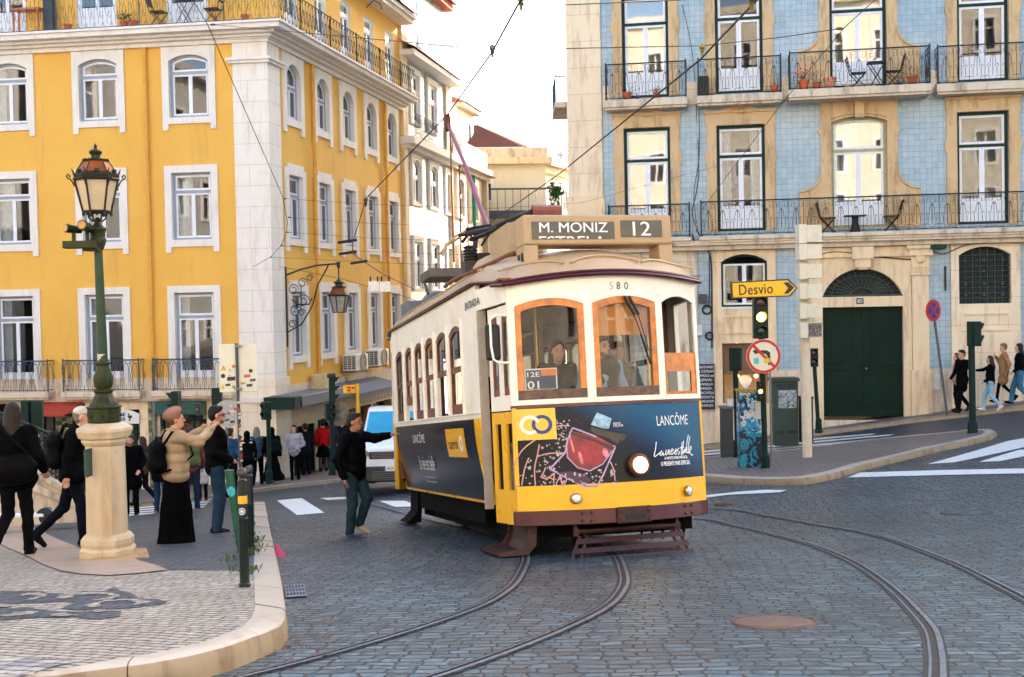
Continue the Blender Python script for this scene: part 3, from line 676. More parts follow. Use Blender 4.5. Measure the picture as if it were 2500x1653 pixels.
def corner_block(mb, al, ar, d, z0, z1):      # mitred slab wrapping the corner: al along left wall, ar along right wall
 P = PC; cn = (YL.n+YR.n); s_ = 1/(1+YL.n.dot(YR.n))
 O = [YL.fr(-al, d, 0), P+cn*s_*d, YR.fr(ar, d, 0), YR.fr(ar, -.3, 0), P-cn*.3, YL.fr(-al, -.3, 0)]
 b = [mb.pt((p.x, p.y, z0)) for p in O]; t = [mb.pt((p.x, p.y, z1)) for p in O]; n = len(O)
 mb.face(b[::-1]); mb.face(t)
 for i in range(n): mb.face((b[i], b[(i+1) % n], t[(i+1) % n], t[i]))
m = MB()
corner_block(m, pl+.1, pr+.1, .17, zc1-.04, zc1+.04); corner_block(m, pl+.16, pr+.16, .24, zc1+.04, zc1+.12)
corner_block(m, pl+.12, pr+.12, .2, zc2-.02, zc2+.1); corner_block(m, pl+.2, pr+.2, .32, zc2+.1, zc2+.2)
m.build('pilaster_cap', M_LIME, yb)
m = MB(); L_ = -aL
for d, a_, b_ in ((.14, 0, .22), (.3, .22, .36), (.46, .36, .5), (.72, .5, .74), (.8, .74, .86)):
 corner_block(m, L_, aCR, d, z_cor+.001+a_*(zfloor4-z_cor)/.86, z_cor+b_*(zfloor4-z_cor)/.86)
cor = m.build('cornice', M_LIME, yb)
m = YL.mb(); zr0 = zfloor4+.02; rail_panel(m, aL+2, .62, .66, zr0, zr0+1.02, .27, PAT_TOP, .007);
for k in range(12): m.tube([(-1.0-2.6*k, .66, zr0), (-1.0-2.6*k, .66, zr0+1.3)], .02, 5)
m.build('railing', M_IRONB, yb)
m = YR.mb(); rail_panel(m, -.55, aCR-.1, .66, zr0, zr0+1.02, .27, PAT_TOP, .008)
for k in range(5): m.tube([(1.2+2.55*k, .66, zr0), (1.2+2.55*k, .66, zr0+1.06)], .022, 5)
for k in range(4): m.tube([(q[0], q[1], zfloor4+2.7+q[2]) for q in [(1.6+2.6*k, .0, 0), (1.6+2.6*k, .3, .25), (1.6+2.6*k, .55, .12), (1.6+2.6*k, .6, -.1)]], .02, 5)
m.build('railing', M_IRON, yb)
for i, c in enumerate(cols):
 r1, r2, r3 = zr[1], zr[2], zr[3]; cu = [None, [(0, .42)], [(0, .3), (.8, .95)], [(.02, .2)]][i % 4]
 window(YL, yb, c-hw, c+hw, r1['zb'], r1['zs'], r1['zt'], stone_surround(c-ow, c+ow, c-hw, c+hw, z_cor-.005, r1['zs'], r1['zt'], r1['zb'], (r1['zb']-r1['legb'])*.5, (r1['zb']-r1['legb'])*.5, .06), trans=YL.z(468, 176), curtain=cu)
 window(YL, yb, c-hw, c+hw, r2['zb'], r2['zt'], r2['zt'], stone_surround(c-ow, c+ow, c-hw, c+hw, r2['top'], r2['zt'], r2['zt'], r2['zb'], (r2['zb']-r2['legb'])*.55, (r2['zb']-r2['legb'])*.45, .06), trans=YL.z(475, 467), curtain=[(.0, .35)] if i % 2 else [(.02, .45)])
 window(YL, yb, c-hw, c+hw, r3['zb'], r3['zt'], r3['zt'], stone_surround(c-ow, c+ow, c-hw, c+hw, r3['top'], r3['zt'], r3['zt'], r3['zb'], 0, 0, .06), trans=YL.z(483, 773), panel=.5, curtain=[(.05, .28)])
 window(YL, yb, c-.62, c+.62, zfloor4, zfloor4+2.45, zfloor4+2.45, None, fc=M_WFRAME, trans=zfloor4+2.0, panel=.7, rec=.12)
bw = abs(YL.a(352, 900)-YL.a(169, 900))/2
for c in cols: balcony(YL, yb, c-bw, c+bw, YL.z(260, 956, .5), YL.z(260, 880, .5)-YL.z(260, 956, .5), .42, PAT_ROW3, .26, YL.z(260, 956, .5)-YL.z(260, 970, .5), M_IRONB)
m = YL.mb(); m.box(aL, -pl, -.1, .045, z_slab0-.1, z_band); m.box(aL, -pl, -.1, .16, z_slab1-.04, z_slab0-.1)
m.build('stone_band', M_DIRTY, yb)
for i, c in enumerate(cR):
 for r_, tr_, arch_, nm in ((R1, .62, 1, 0), (R2, .5, 0, 1), (R3, .55, 0, 2)):
  zt_, zb_ = r_['zt'], r_['zb']; zs_ = r_.get('zs', zt_); lg = zb_-r_['leg']
  window(YR, yb, c-hwR, c+hwR, zb_, zs_, zt_, stone_surround(c-owR, c+owR, c-hwR, c+hwR, (z_cor-.01) if arch_ else r_['top'], zs_, zt_, zb_, lg*.5, lg*.5, .06, crown=None if arch_ else .14), trans=zt_-(.72 if arch_ else .62), curtain=[(0, .98)] if nm == 2 or i % 2 else [(.1, .5)])
 window(YR, yb, c-.5, c+.5, zfloor4, zfloor4+2.35, zfloor4+2.35, None, fc=M_WFRAME, trans=zfloor4+1.9, panel=.7, rec=.12)
m = YR.mb(); m.box(pr, aCR, -.1, .1, zbR-.45, zbR); m.build('stone_band', M_DIRTY, yb)
def pipe(W, a, z0, z1, par, mat, r=.055, d=.1):
 m = W.mb(); m.tube([(a, d, z0), (a, d, z1)], r, 8)
 z = z0+.7
 while z < z1: m.tube([(a, d, z-.05), (a, d, z+.05)], r*1.3, 8); z += 2.1
 return m.build('drainpipe', mat, par, smooth=True)
aP = YL.a(366, 500); pipe(YL, aP, z_band-.2, z_cor, yb, M_YELD); pipe(YL, aP, zbase+1, z_band-.25, yb, M_STEEL)
for u in (764, 939): pipe(YR, YR.a(u, 500), zbR, z_cor, yb, M_YELD)
gfz = z_slab1-.04
m = YL.mb(); gh = [(YL.a(98, 1050), YL.a(208, 1050), zbase, YL.z(150, 985)), (YL.a(289, 1050), YL.a(341, 1050), zbase, YL.z(300, 1000)), (YL.a(391, 1050), YL.a(505, 1050), zbase, YL.z(450, 982)), (YL.a(-140, 1050), YL.a(20, 1050), zbase, YL.z(150, 985)), (YL.a(-420, 1050), YL.a(-230, 1050), zbase, YL.z(150, 985))]
wall_grid(m, aL, -pl, zbase, gfz, gh, -.02); m.build('wall', M_OCHREB, yb, uv=True)
for h in gh:
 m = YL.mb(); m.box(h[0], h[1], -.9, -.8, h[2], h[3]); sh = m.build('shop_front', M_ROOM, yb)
 m = YL.mb();
 for q in (0, .33, .66, 1): aa = h[0]+(h[1]-h[0])*q; m.box(aa-.04 if q else aa, aa+.04 if q < 1 else aa, -.3, -.22, zbase, h[3])
 m.box(h[0], h[1], -.301, -.221, h[3]-.4, h[3]-.32); m.build('frame', M_GREEN, sh)
 m = YL.mb(); m.poly([(h[0], -.26, zbase), (h[1], -.26, zbase), (h[1], -.26, h[3]), (h[0], -.26, h[3])]); m.keep = 1; m.build('pane', M_GLASS2, sh)
 m = YL.mb()
 for k in range(26):
  x = random.uniform(h[0]+.1, h[1]-.1); z = gz(-10, 37)+random.choice((.5, .9, 1.3, 1.7, 2.1)); m.cm = k % 4; s_ = random.uniform(.05, .12); m.box(x-s_, x+s_, -.6, -.5, z, z+random.uniform(.15, .33))
 m.build('goods', [PM('goods_red', (170, 60, 50)), PM('goods_cream', (215, 200, 170)), PM('goods_blue', (70, 90, 130)), PM('goods_tan', (160, 120, 80))], sh)
for q in ((137, 178, 1015), (363, 380, 975)): m = YL.mb(); m.box(YL.a(q[0], 1040), YL.a(q[1], 1040), .0, .02, zbase, YL.z(150, q[2])); m.build('tile_panel', M_DIAM, yb, uv=True)
m = YL.mb(); m.box(YL.a(590, 1050), .09, -.3, .09, zbase, ZP0); m.build('corner_base', limestone('cream_marble', (230, 214, 190), (240, 226, 204), (186, 150, 120), .3, (.95, .75), cr=.4), yb, uv=True)
m = YR.mb(); m.box(-.089, YR.a(705, 1050), -.3, .088, zbase, ZP0); m.build('corner_base', bpy.data.materials['cream_marble'], yb, uv=True)
m = MB(); corner_block(m, pl+.12, pr+.25, .16, YL.z(600, 982), YL.z(600, 970)); m.build('corner_moulding', M_LIME, yb)
m = YL.mb(); a0, a1 = YL.a(100, 1000), YL.a(204, 981); zt_ = YL.z(150, 979); zb_ = YL.z(150, 1013, 1.0)
m.poly([(a0, .05, zt_), (a1, .05, zt_), (a1-.1, 1.0, zb_), (a0, 1.0, zb_)]); m.poly([(a0, 1.0, zb_), (a1-.1, 1.0, zb_), (a1-.1, 1.0, zb_-.05), (a0, 1.0, zb_-.05)]); m.poly([(a1, .05, zt_), (a1-.1, 1.0, zb_), (a1, .05, zb_)])
m.keep = 1; m.build('awning', PM('red_awning_cloth', (176, 62, 44), .8, var=.1), yb)
m = YL.mb(); L = loop(YL.a(238, 1030), YL.a(342, 1030), YL.z(310, 1034), YL.z(340, 1010), YL.z(310, 997)); m.prism(L, .02, .07); sg = m.build('shop_sign', PM('white_sign', (232, 232, 232), .4, var=.03), yb)
m = YL.mb()
add_text(m, 'ESE', YL.a(299, 1012), YL.z(301, 1011.5), .27, .1, .075, .12); add_text(m, 'RS', YL.a(301, 1022), YL.z(302, 1022.5), .2, .1, .075, .12)
m.build('lettering', PM('sign_blue', (24, 44, 120)), sg)
m = YL.mb(); a, z = YL.a(319, 1016), YL.z(319, 1018); m.prism([(a+.6*x, z+.02+.6*y) for x, y in ((-.12, .13), (-.04, .18), (0, .06), (.12, .06), (.14, -.06), (.02, -.12), (.06, -.22), (-.06, -.22), (-.02, -.1), (-.12, -.02), (-.06, .05))], .072, .078); m.build('emblem', PM('emblem_red', (60, 30, 30)), sg)
m = YL.mb(); m.box(YL.a(389, 1000), YL.a(504, 1000), .0, .35, YL.z(450, 1011), YL.z(450, 979)); m.build('shop_fascia', PM('teal_fascia', (14, 74, 68), .4), yb, bev=.02)
m = YR.mb(); holes = [(YR.a(712, 1080)+.2, YR.a(765, 1060), zbase, zbR-1.35), (YR.a(778, 1060), YR.a(830, 1050), zbase, zbR-1.3), (YR.a(840, 1040), YR.a(868, 1040), zbase, zbR-1.2), (YR.a(876, 1040), YR.a(905, 1040), zbase, zbR-1.2), (YR.a(915, 1040), YR.a(955, 1040), zbase, zbR-1.2)]
wall_grid(m, pr, aCR, zbase, zbR-.45, holes, -.02); m.build('wall', PM('cream_shop_wall', (206, 184, 150), .7), yb)
for k, h in enumerate(holes):
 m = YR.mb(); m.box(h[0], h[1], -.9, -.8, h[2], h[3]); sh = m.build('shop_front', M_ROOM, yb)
 m = YR.mb(); m.box(h[0], h[0]+.1, -.25, .05, zbase, h[3]); m.box(h[1]-.1, h[1], -.25, .05, zbase, h[3]); m.build('frame', [M_SIGNG, PM('shop_wood', (150, 120, 80))][k > 1], sh)
 m = YR.mb(); zg = gz(-6, 38)
 for q in range(34):
  x = random.uniform(h[0]+.12, h[1]-.12); z = zg+random.uniform(.2, 2.3); m.cm = q % 5; s_ = random.uniform(.08, .22); m.box(x-s_, x+s_, -.5-q*.008, -.45-q*.008+.03, z, z+random.uniform(.15, .45))
 m.build('goods', [PM('goods_pink', (214, 190, 210)), PM('goods_cream', (215, 200, 170)), PM('goods_blue', (70, 90, 130)), PM('goods_tan', (160, 120, 80)), PM('goods_white', (220, 220, 225))], sh)
m = YR.mb(); a0, a1 = YR.a(738, 980, 1.0), YR.a(870, 950, 1.0); m.box(a0, a1, 0, 1.0, YR.z(738, 995, 1.0), YR.z(738, 966, 1.0)); m.build('awning_box', PM('grey_awning_box', (96, 104, 112), .5), yb, bev=.03)
m = YR.mb(); m.box(a0-.5, a0-.001, 0, .98, YR.z(738, 997, 1.0), YR.z(738, 967, 1.0)); m.build('awning_end', M_SIGNG, yb)
m = YR.mb(); a0, a1 = YR.a(876, 950, 1.2), YR.a(985, 925, 1.2); zt_ = YR.z(876, 938, .1)+.2; zb_ = YR.z(879, 961, 1.2)
m.poly([(a0, .02, zt_), (a1, .02, zt_), (a1, 1.2, zb_), (a0, 1.2, zb_)]); n = int((a1-a0)/.16)
for k in range(n):
 x0, x1 = a0+(a1-a0)*k/n, a0+(a1-a0)*(k+1)/n; m.poly([(x0, 1.2, zb_), (x1, 1.2, zb_), (x1, 1.2, zb_-.28), ((x0*.75+x1*.25), 1.2, zb_-.36), ((x0*.25+x1*.75), 1.2, zb_-.36)])
m.keep = 1; m.build('awning', PM('slate_awning_cloth', (110, 114, 130), .8), yb)
# ================= BLUE TILED BUILDING
bb = thing('blue_building', 'blue tiled building with carved ochre stone door frames and dark green double gate', 'building', tuple(BL.fr(6, 0, gz(12, 36))))
b = BL; aB0 = b.a(1470, 300); aP0 = b.a(1384, 200); aB1 = 46.0  # right end added far out of view to shade the square
zBase = gz(5, 37)-.8; zTop = b.z(1700, -800)  # unseen top raised so the building shades the square
zA = b.z(1755, 229); zB = b.z(2400, 547); zBt = {1: b.z(1580, 312), 2: b.z(1806, 305), 3: b.z(2098, 284), 4: b.z(2398, 272)}
C4 = {1: ((b.a(1518, 100), b.a(1632, 100)), (b.a(1523.6, 400), b.a(1637, 400))), 2: ((b.a(1745.7, 100), b.a(1862, 100)), (b.a(1750, 400), b.a(1868, 400))),
      3: ((b.a(2025, 100), b.a(2164, 100)), (b.a(2029, 400), b.a(2166, 400))), 4: ((b.a(2336, 100), b.a(2462.5, 100)), (b.a(2336.5, 400), b.a(2463, 400)))}
S4 = {1: b.a(1502, 400), 2: b.a(1725, 400), 3: b.a(2003.6, 400), 4: b.a(2312, 400)}
zAt = b.z(1755, -22); hol = []
for k, (A, B) in C4.items(): hol += [(A[0], A[1], zA, zAt if k != 3 else zAt+.35), (B[0], B[1], zB, zBt[k])]
zG0 = b.z(1900, 590)          # underside of first floor cornice
gw2 = (b.a(1761, 700), b.a(1873, 700)); gsh = (b.a(1764, 900), b.a(1893, 900)); gd = (b.a(2009, 850), b.a(2205, 850)); gw4 = (b.a(2340, 680), b.a(2467, 680))
zg = dict(w2t=b.z(1817, 620.5), w2s=b.z(1761, 640), w2b=b.z(1800, 749), sht=b.z(1764, 838), shb=b.z(1800, 985), dt=b.z(2106, 749), db=b.z(2106, 1017), fb=b.z(2106, 724), ft=b.z(2106, 656), w4t=b.z(2403, 602), w4s=b.z(2340, 624), w4b=b.z(2403, 741))
zpl = b.z(2290, 900)
hg = [(gw2[0], gw2[1], zg['w2b'], zg['w2t']), (gsh[0], gsh[1], zg['shb'], zg['sht']), (gd[0], gd[1], zg['db']-.1, zg['dt']), (gd[0], gd[1], zg['fb'], zg['ft']+.02), (gw4[0], gw4[1], zg['w4b'], zg['w4t'])]
m = b.mb(); wall_grid(m, aB0-.1, aB1, zpl, zTop, hol+hg); m.build('wall', M_BTILE, bb, uv=True)
m = b.mb(); wall_grid(m, aB0-.1, aB1, zBase-.5, zpl, hg, .03); m.build('plinth', M_DIRTY, bb, uv=True)
m = b.mb(); m.box(aP0, aB0, -1.0, .09, zBase, zTop); m.build('corner_pilaster', M_OCHREB, bb, uv=True)
m = b.mb(); z_ = b.z(1430, 520); m.box(aP0-.05, aB0+.05, 0, .17, z_-.35, z_+.35); m.box(aP0-.03, aB0+.03, 0, .13, z_+.351, z_+.5); m.build('pilaster_base', M_OCHRE, bb)
m = b.mb(); m.box(aB0-.1, aB1, -30, -1.2, zBase, zTop); m.box(aP0, aB0-.1, -30, -1.0, zBase, zTop); m.build('sun_block_core', M_CREAMP, bb)  # unseen solid, made deep to block sun from street and square
m = b.mb(); m.box(aP0-.4, aB1, -14.4, .6, zTop, zTop+.3); m.build('eave', M_LIME, bb)
m = b.mb(); m.poly([(aP0-.5, .7, zTop+.3), (aB1, .7, zTop+.3), (aB1, -7, zTop+3.4), (aP0+4, -7, zTop+3.4)]); m.poly([(aP0-.5, .7, zTop+.3), (aP0+4, -7, zTop+3.4), (aP0-.5, -14.5, zTop+.3)]); m.poly([(aP0-.5, -14.5, zTop+.3), (aP0+4, -7, zTop+3.4), (aB1, -7, zTop+3.4), (aB1, -14.5, zTop+.3)]); m.build('roof', M_ROOF, bb, uv=True)
m = b.mb(); z0_, z1_ = b.z(1700, 235), b.z(1700, 200)
for q in ((b.a(1471, 220), b.a(1490, 220)), (b.a(1676, 220), b.a(1702, 220)), (b.a(1908, 220), b.a(1930, 220)), (b.a(2272, 200), b.a(2290, 200))): m = b.mb(); m.box(q[0], q[1], 0, .05, z0_-.25, z1_); m.build('string_course', M_OCHREB, bb, uv=True)
GM = M_GREEN
def rosette(mb, c, z, d, r):
 for q in (1, .68, .36): mb.tube([(c+r*q*cos(t*pi/8), d, z+r*q*sin(t*pi/8)) for t in range(16)], .022, 4, True)
 mb.ball((c, d, z), .05, 6)
def surround_scroll(o0, o1, a0, a1, zb, zt, low=False, crown=True):
 def f(mb):
  h = zt-zb; c = (a0+a1)/2; T = zt+.36
  for s_, p, q in ((-1, o0, a0), (1, o1, a1)):
   p_, q_ = min(p, q), max(p, q); mb.box(p_, q_, -.25, .07, zb, zt)
   mb.box(p-.03 if s_ < 0 else p+.001, p-.001 if s_ < 0 else p+.03, .0, .06, zb+h*.02, zt)
   mb.prism([(p, zt-h*.22), (p+s_*.06, zt-h*.24), (p+s_*.09, zt-h*.3), (p+s_*.05, zt-h*.36), (p, zt-h*.38)], .0, .085)
  mb.box(o0-.05, o1+.05, -.25, .075, zt, T)
  mb.box(o0-.09, o1+.09, 0, .13, T, T+.07)
  n = 14; xs = [c-.62+1.24*k/n for k in range(n+1)]
  tp = [T+.07+(.0 if abs(x-c) > .52 else (.1*(1-((abs(x-c)-.3)/.22)) if abs(x-c) > .3 else .12+sqrt(max(.09-(x-c)**2, 0))*1.0)) for x in xs]
  mb.strip(xs, [T+.071]*(n+1), [t+.012 for t in tp], 0, .1)
  rosette(mb, c, T+.16, .11, .2)
 f.mat = M_OCHRE2; return f
def surround_flare(o0, o1, a0, a1, zb, zs, zt, T, fw_, fh, console=True):
 def f(mb):
  c = (a0+a1)/2
  for s_, p, q in ((-1, o0, a0), (1, o1, a1)):
   p_, q_ = min(p, q), max(p, q); mb.box(p_, q_, -.25, .08, zb, T)
   pts = [(p, zb+fh*1.5)]+[(p+s_*fw_*(1-cos(t*pi/16)), zb+fh+fh*.5*(1-sin(t*pi/16))) for t in range(9)]+[(p+s_*fw_, zb), (p, zb)]
   mb.prism(pts, .0, .075)
   mb.tube([(x+s_*.0, .1, z) for x, z in pts[:-2]], .035, 5)
   mb.prism([(p, T-.9), (p+s_*.05, T-.93), (p+s_*.08, T-1.0), (p+s_*.04, T-1.08), (p, T-1.1)], 0, .09)
   x0, x1 = sorted((p+s_*.12, p+s_*(fw_-.12)))
   mb.ring(loop(x0, x1, zb+.15, zb+fh*.9, zb+fh*.9, 0), loop(x0+.05, x1-.05, zb+.2, zb+fh*.9-.05, zb+fh*.9-.05, 0), .074, .1)
  L = sorted(loop(a0, a1, zb, zs, zt, 8)[2:]); mb.strip([p[0] for p in L], [p[1] for p in L], [T]*len(L), -.25, .08)
  mb.tube([(p[0], .1, p[1]+.1) for p in L], .03, 5)
  mb.box(o0-.12, o1+.12, 0, .2, T+.001, T+.12)
  if console:
   mb.box(c-.2, c+.2, .081, .5, T-.05, T+.1); mb.box(c-.42, c+.42, .081, .6, T+.121, T+.26)
   mb.tube([(c-.15, .42, T-.1), (c+.15, .42, T-.1)], .12, 8); mb.box(c-.13, c+.13, .08, .3, T-.62, T-.1); mb.tube([(c-.13, .24, T-.6), (c+.13, .24, T-.6)], .09, 8)
 f.mat = M_OCHRE2; return f
for k, (A, B) in C4.items():
 for row, (a0, a1), zb_, zt_, T in ((0, A, zA, zAt, None), (1, B, zB, zBt[k], None)):
  o0 = a0-(.26 if k != 3 else .3); o1 = a1+(.26 if k != 3 else .3)
  if k == 3:
   ztt = zt_ if row else zt_+.35; tr_ = b.z(2098, 366) if row else b.z(2098, 23)
   sf = surround_flare(o0, o1, a0, a1, zb_, ztt-.16, ztt, ztt+.6, .62, 1.1, bool(row))
   window(b, bb, a0, a1, zb_, ztt-.16, ztt, sf, fc=GM if not row else PM('pale_olive_paint', (170, 165, 120), .5), trans=tr_, panel=.62, rec=.2, fw=.09, sw=.07, room=M_ROOML, curtain=[(0, .5)] if row else None, glassm=M_GLASSB)
  else:
   tr_ = {1: b.z(1580, 391), 2: b.z(1806, 380), 4: b.z(2398, 354)}[k] if row else b.z(1700, 49)
   window(b, bb, a0, a1, zb_, zt_, zt_, surround_scroll(o0, o1, a0, a1, zb_, zt_), fc=GM, trans=tr_, panel=.6, rec=.2, fw=.09, sw=.07, room=M_ROOML if (k+row) % 2 else M_ROOM, curtain=[(0, .3), (.7, 1)] if (k+row) % 3 == 0 else None, glassm=M_GLASSB if (k, row) in ((1, 0), (3, 0), (1, 1)) else M_GLASS)
def inside(nm, u, v, d, mat, r, sc=(1, 1, 1), stand=True):
 a, z = b.px(u, v, -d); m = b.mb(); m.ball((a, -d, z), r, 12, sc); o = m.build(nm, mat, None, smooth=True)
 if stand: m2 = b.mb(); m2.box(a-.2, a+.2, -d-.2, -d+.2, z-r*sc[2]-.03, z-r*sc[2]); m2.box(a-.17, a-.14, -d-.1, -d+.1, zB, z-r*sc[2]-.03); m2.box(a+.14, a+.17, -d-.1, -d+.1, zB, z-r*sc[2]-.03); m2.build('stand', M_BLACK, o)
 return o
tag(inside('sculpture', 1563, 462, .55, PM('white_ceramic', (210, 205, 195), .4), .19), 'white rounded sculpture on a stand behind the leftmost first floor balcony door', 'sculpture')
tag(inside('sculpture', 1792, 456, .55, PM('blue_glaze', (40, 84, 170), .25), .2, (1.1, 1, .8)), 'glossy blue sculpture on a stand behind glass of the second balcony door', 'sculpture')
tag(inside('sculpture', 1832, 500, .55, PM('dark_glaze', (30, 32, 44), .35), .2, (1, 1, 1.7), False), 'dark hunched sculpture on the floor behind glass beside the blue one', 'sculpture')
def slabbal(u0, u1, v0, vb, vt, dep, pat=PAT_BLUE, corner=True):
 a0, a1 = b.a(u0, vb, dep), b.a(u1, vb, dep); zf = b.z((u0+u1)/2, vb, dep); h = b.z((u0+u1)/2, vt, dep)-zf
 o = balcony(b, bb, a0, a1, zf, h, dep, pat, .42, .22, M_IRON, M_DIRTY, .0085); return o, a0, a1, zf
slabbal(1479, 1675, 0, 241, 153, .55); slabbal(1705, 1907, 0, 230, 140, .55); slabbal(1929, 2271, 0, 212, 120, .85); slabbal(2291, 2640, 0, 198, 104, .55)
zc0 = b.z(2106, 566, .6)
a0, a1 = b.a(1485, 500, .55), b.a(1682.5, 500, .55); balcony(b, bb, a0, a1, zc0, .98, .55, PAT_BLUE, .42, .12, M_IRON, M_DIRTY, .0085)
a0, a1 = b.a(1711, 500, .55), b.a(2640, 500, .55); balcony(b, bb, a0, a1, zc0, 1.02, .55, PAT_BLUE, .42, .12, M_IRON, M_DIRTY, .0085)
m = b.mb(); m.box(aB0-.1, aB1, 0, .5, zc0-.26, zc0-.13); m.box(aB0-.1, aB1, 0, .32, zc0-.4, zc0-.261); m.box(aB0-.1, b.a(1700, 600), 0, .1, zBase, zc0-.401); m.build('cornice', M_DIRTY, bb)
m = b.mb(); o0, o1 = b.a(1740, 700), b.a(1893.5, 700); zt0 = zc0-.42
m.box(o0, gw2[0], -.2, .1, zBase, zt0); m.box(gw2[1], o1, -.2, .1, zBase, zt0)
L = sorted(loop(gw2[0], gw2[1], zg['w2b'], zg['w2s'], zg['w2t'], 8)[2:]); m.strip([p[0] for p in L], [p[1] for p in L], [zt0]*len(L), -.2, .1)
m.box(gw2[0], gw2[1], -.2, .1, zg['sht'], zg['w2b']); zz = (b.z(1820, 815), b.z(1820, 770)); m.ring(loop(gw2[0]+.05, gw2[1]-.05, zz[0], zz[1], zz[1], 0), loop(gw2[0]+.11, gw2[1]-.11, zz[0]+.06, zz[1]-.06, zz[1]-.06, 0), .1, .14)
m.box(gsh[0], gsh[1], -.2, .09, zBase, zg['shb']); m.build('door_surround', M_OCHRE, bb)
window(b, bb, gw2[0], gw2[1], zg['w2b'], zg['w2s'], zg['w2t'], (lambda mb: mb.box(gw2[0], gw2[1], -.2, .12, zg['w2b']-.06, zg['w2b']-.001)), fc=GM, rec=.14, fw=.06, sw=.055)
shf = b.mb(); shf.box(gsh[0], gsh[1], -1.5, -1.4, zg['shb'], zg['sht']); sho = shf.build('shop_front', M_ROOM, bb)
m = b.mb(); h_ = zg['sht']; m.box(gsh[0], gsh[1], -.18, -.1, h_-.95, h_-.85); m.box(gsh[0], gsh[0]+.05, -.18, -.1, zg['shb'], h_); m.box(gsh[1]-.05, gsh[1], -.18, -.1, zg['shb'], h_); m.box(gsh[0]+.051, gsh[1]-.051, -.17, -.12, h_-.84, h_-.02); m.build('frame', PM('shop_brown', (120, 88, 60)), sho)
m = b.mb(); a, z = b.px(1820, 937, -.4); m.prism([(a-.15, z-.0), (a-.2, z+.12), (a-.12, z+.24), (a, z+.28), (a+.12, z+.24), (a+.2, z+.12), (a+.15, z), (a+.06, z-.1), (a, z-.42), (a-.06, z-.1)], -.42, -.4); m.build('ice_cream_emblem', PM('white_sign', (232, 232, 232)), sho)
for u in (1800, 1846):
 m = b.mb(); a, z = b.px(u, 918, -.3); m.ball((a, -.3, z), .06, 8); m.tube([(a, -.3, z), (a, -.3, zg['sht'])], .008, 4); m.build('bulb', PM('warm_bulb', (255, 210, 140), emit=(255, 190, 110), es=5), sho, smooth=True)
m = b.mb(); a, z = b.px(1783, 958, -.2); add_text(m, 'Ge', a, z, .24, .2, -.2); m.build('lettering', PM('gold_letter', (210, 150, 50)), sho)
m = b.mb(); dl, dr = b.a(1957, 800), b.a(2225, 800); zlt = zg['fb']
m.box(dl, gd[0], -.25, .1, zBase, zg['dt']); m.box(gd[1], dr, -.25, .1, zBase, zg['dt']); m.box(dl, dr, -.25, .12, zg['dt'], zlt)
L = sorted(loop(gd[0], gd[1], zg['fb'], zg['fb']+.02, zg['ft'], 14)[2:]); ztd = b.z(2106, 628)
m.strip([p[0] for p in L], [p[1] for p in L], [ztd]*len(L), -.25, .1); m.box(dl, gd[0], -.25, .1, zlt, ztd); m.box(gd[1], dr, -.25, .1, zlt, ztd)
c = (gd[0]+gd[1])/2; m.prism([(c-.14, zg['ft']-.03), (c+.14, zg['ft']-.03), (c+.2, ztd+.1), (c-.2, ztd+.1)], .1, .24)
m.box(dl-.05, dr+.05, 0, .2, ztd+.001, ztd+.1); m.box(dl, dr, 0, .12, ztd+.101, zt0)
m.box(c-.3, c+.3, .121, .35, zt0-.35, zt0); m.box(c-.22, c+.22, .121, .3, zt0-.6, zt0-.351)
for s_ in (-1, 1):
 x = c+s_*.98; m.prism([(x-.2*s_, ztd-.12), (x+.22*s_, ztd-.12), (x+.22*s_, ztd-.62)], .1, .085+.03)
m.build('gate_surround', M_OCHRE, bb)
def pilaster(u0, u1):
 m = b.mb(); p0, p1 = b.a(u0, 800), b.a(u1, 800); zc_ = b.z(2246, 672); m.box(p0, p1, 0, .16, zBase, zc_)
 m.box(p0-.06, p1+.06, 0, .24, zBase, b.z(2246, 902));
 for k in range(6): x = p0+(p1-p0)*(k+.5)/6; m.tube([(x, .17, zc_-.02), (x, .19, zc_+.26)], .03, 5)
 m.box(p0-.04, p1+.04, 0, .2, zc_+.001, zc_+.06); m.box(p0-.02, p1+.02, 0, .17, zc_+.061, zt0-.3); m.box(p0-.1, p1+.1, 0, .28, zt0-.299, zt0-.1); m.box(p0-.16, p1+.16, 0, .36, zt0-.099, zt0)
 m.ball(((p0+p1)/2, .2, zc_+.5), .16, 8, (1, .5, 1)); return m.build('pilaster', M_OCHRE, bb, bev=.012)
pilaster(2226, 2267)
gt = b.mb(); gt.box(gd[0], c-.005, -.2, -.14, zg['db'], zg['dt']); gt.box(c+.005, gd[1], -.2, -.14, zg['db'], zg['dt'])
zmid = b.z(2106, 901)
for s0, s1 in ((gd[0], c), (c, gd[1])):
 w_ = s1-s0; gt.ring(loop(s0+w_*.22, s1-w_*.22, zmid+.32, zg['dt']-.32, zg['dt']-.32, 0), loop(s0+w_*.22+.06, s1-w_*.22-.06, zmid+.38, zg['dt']-.38, zg['dt']-.38, 0), -.14, -.11)
 gt.box(s0+.02, s1-.02, -.14, -.105, zmid-.03, zmid+.03); gt.box(s0+.02, s1-.02, -.14, -.12, zg['db']+.05, zg['db']+.18)
 for r_ in (zmid+.12, zg['dt']-.18, zg['db']+.32):
  for k in range(8): gt.ball((s0+w_*(k+.5)/8, -.135, r_), .022, 6)
gto = gt.build('gate', PM('gate_green_paint', (5, 38, 28), .5, var=.2, scale=2, dirt=((6, 18, 16), .6), spec=.15), bb)
m = b.mb(); m.ball((c+.1, -.09, zmid), .04, 8); m.build('handle', M_STEEL, gto)
m = b.mb(); r_ = (gd[1]-gd[0])/2*.97; zf = zg['fb']+.03; hh = zg['ft']-zf-.04
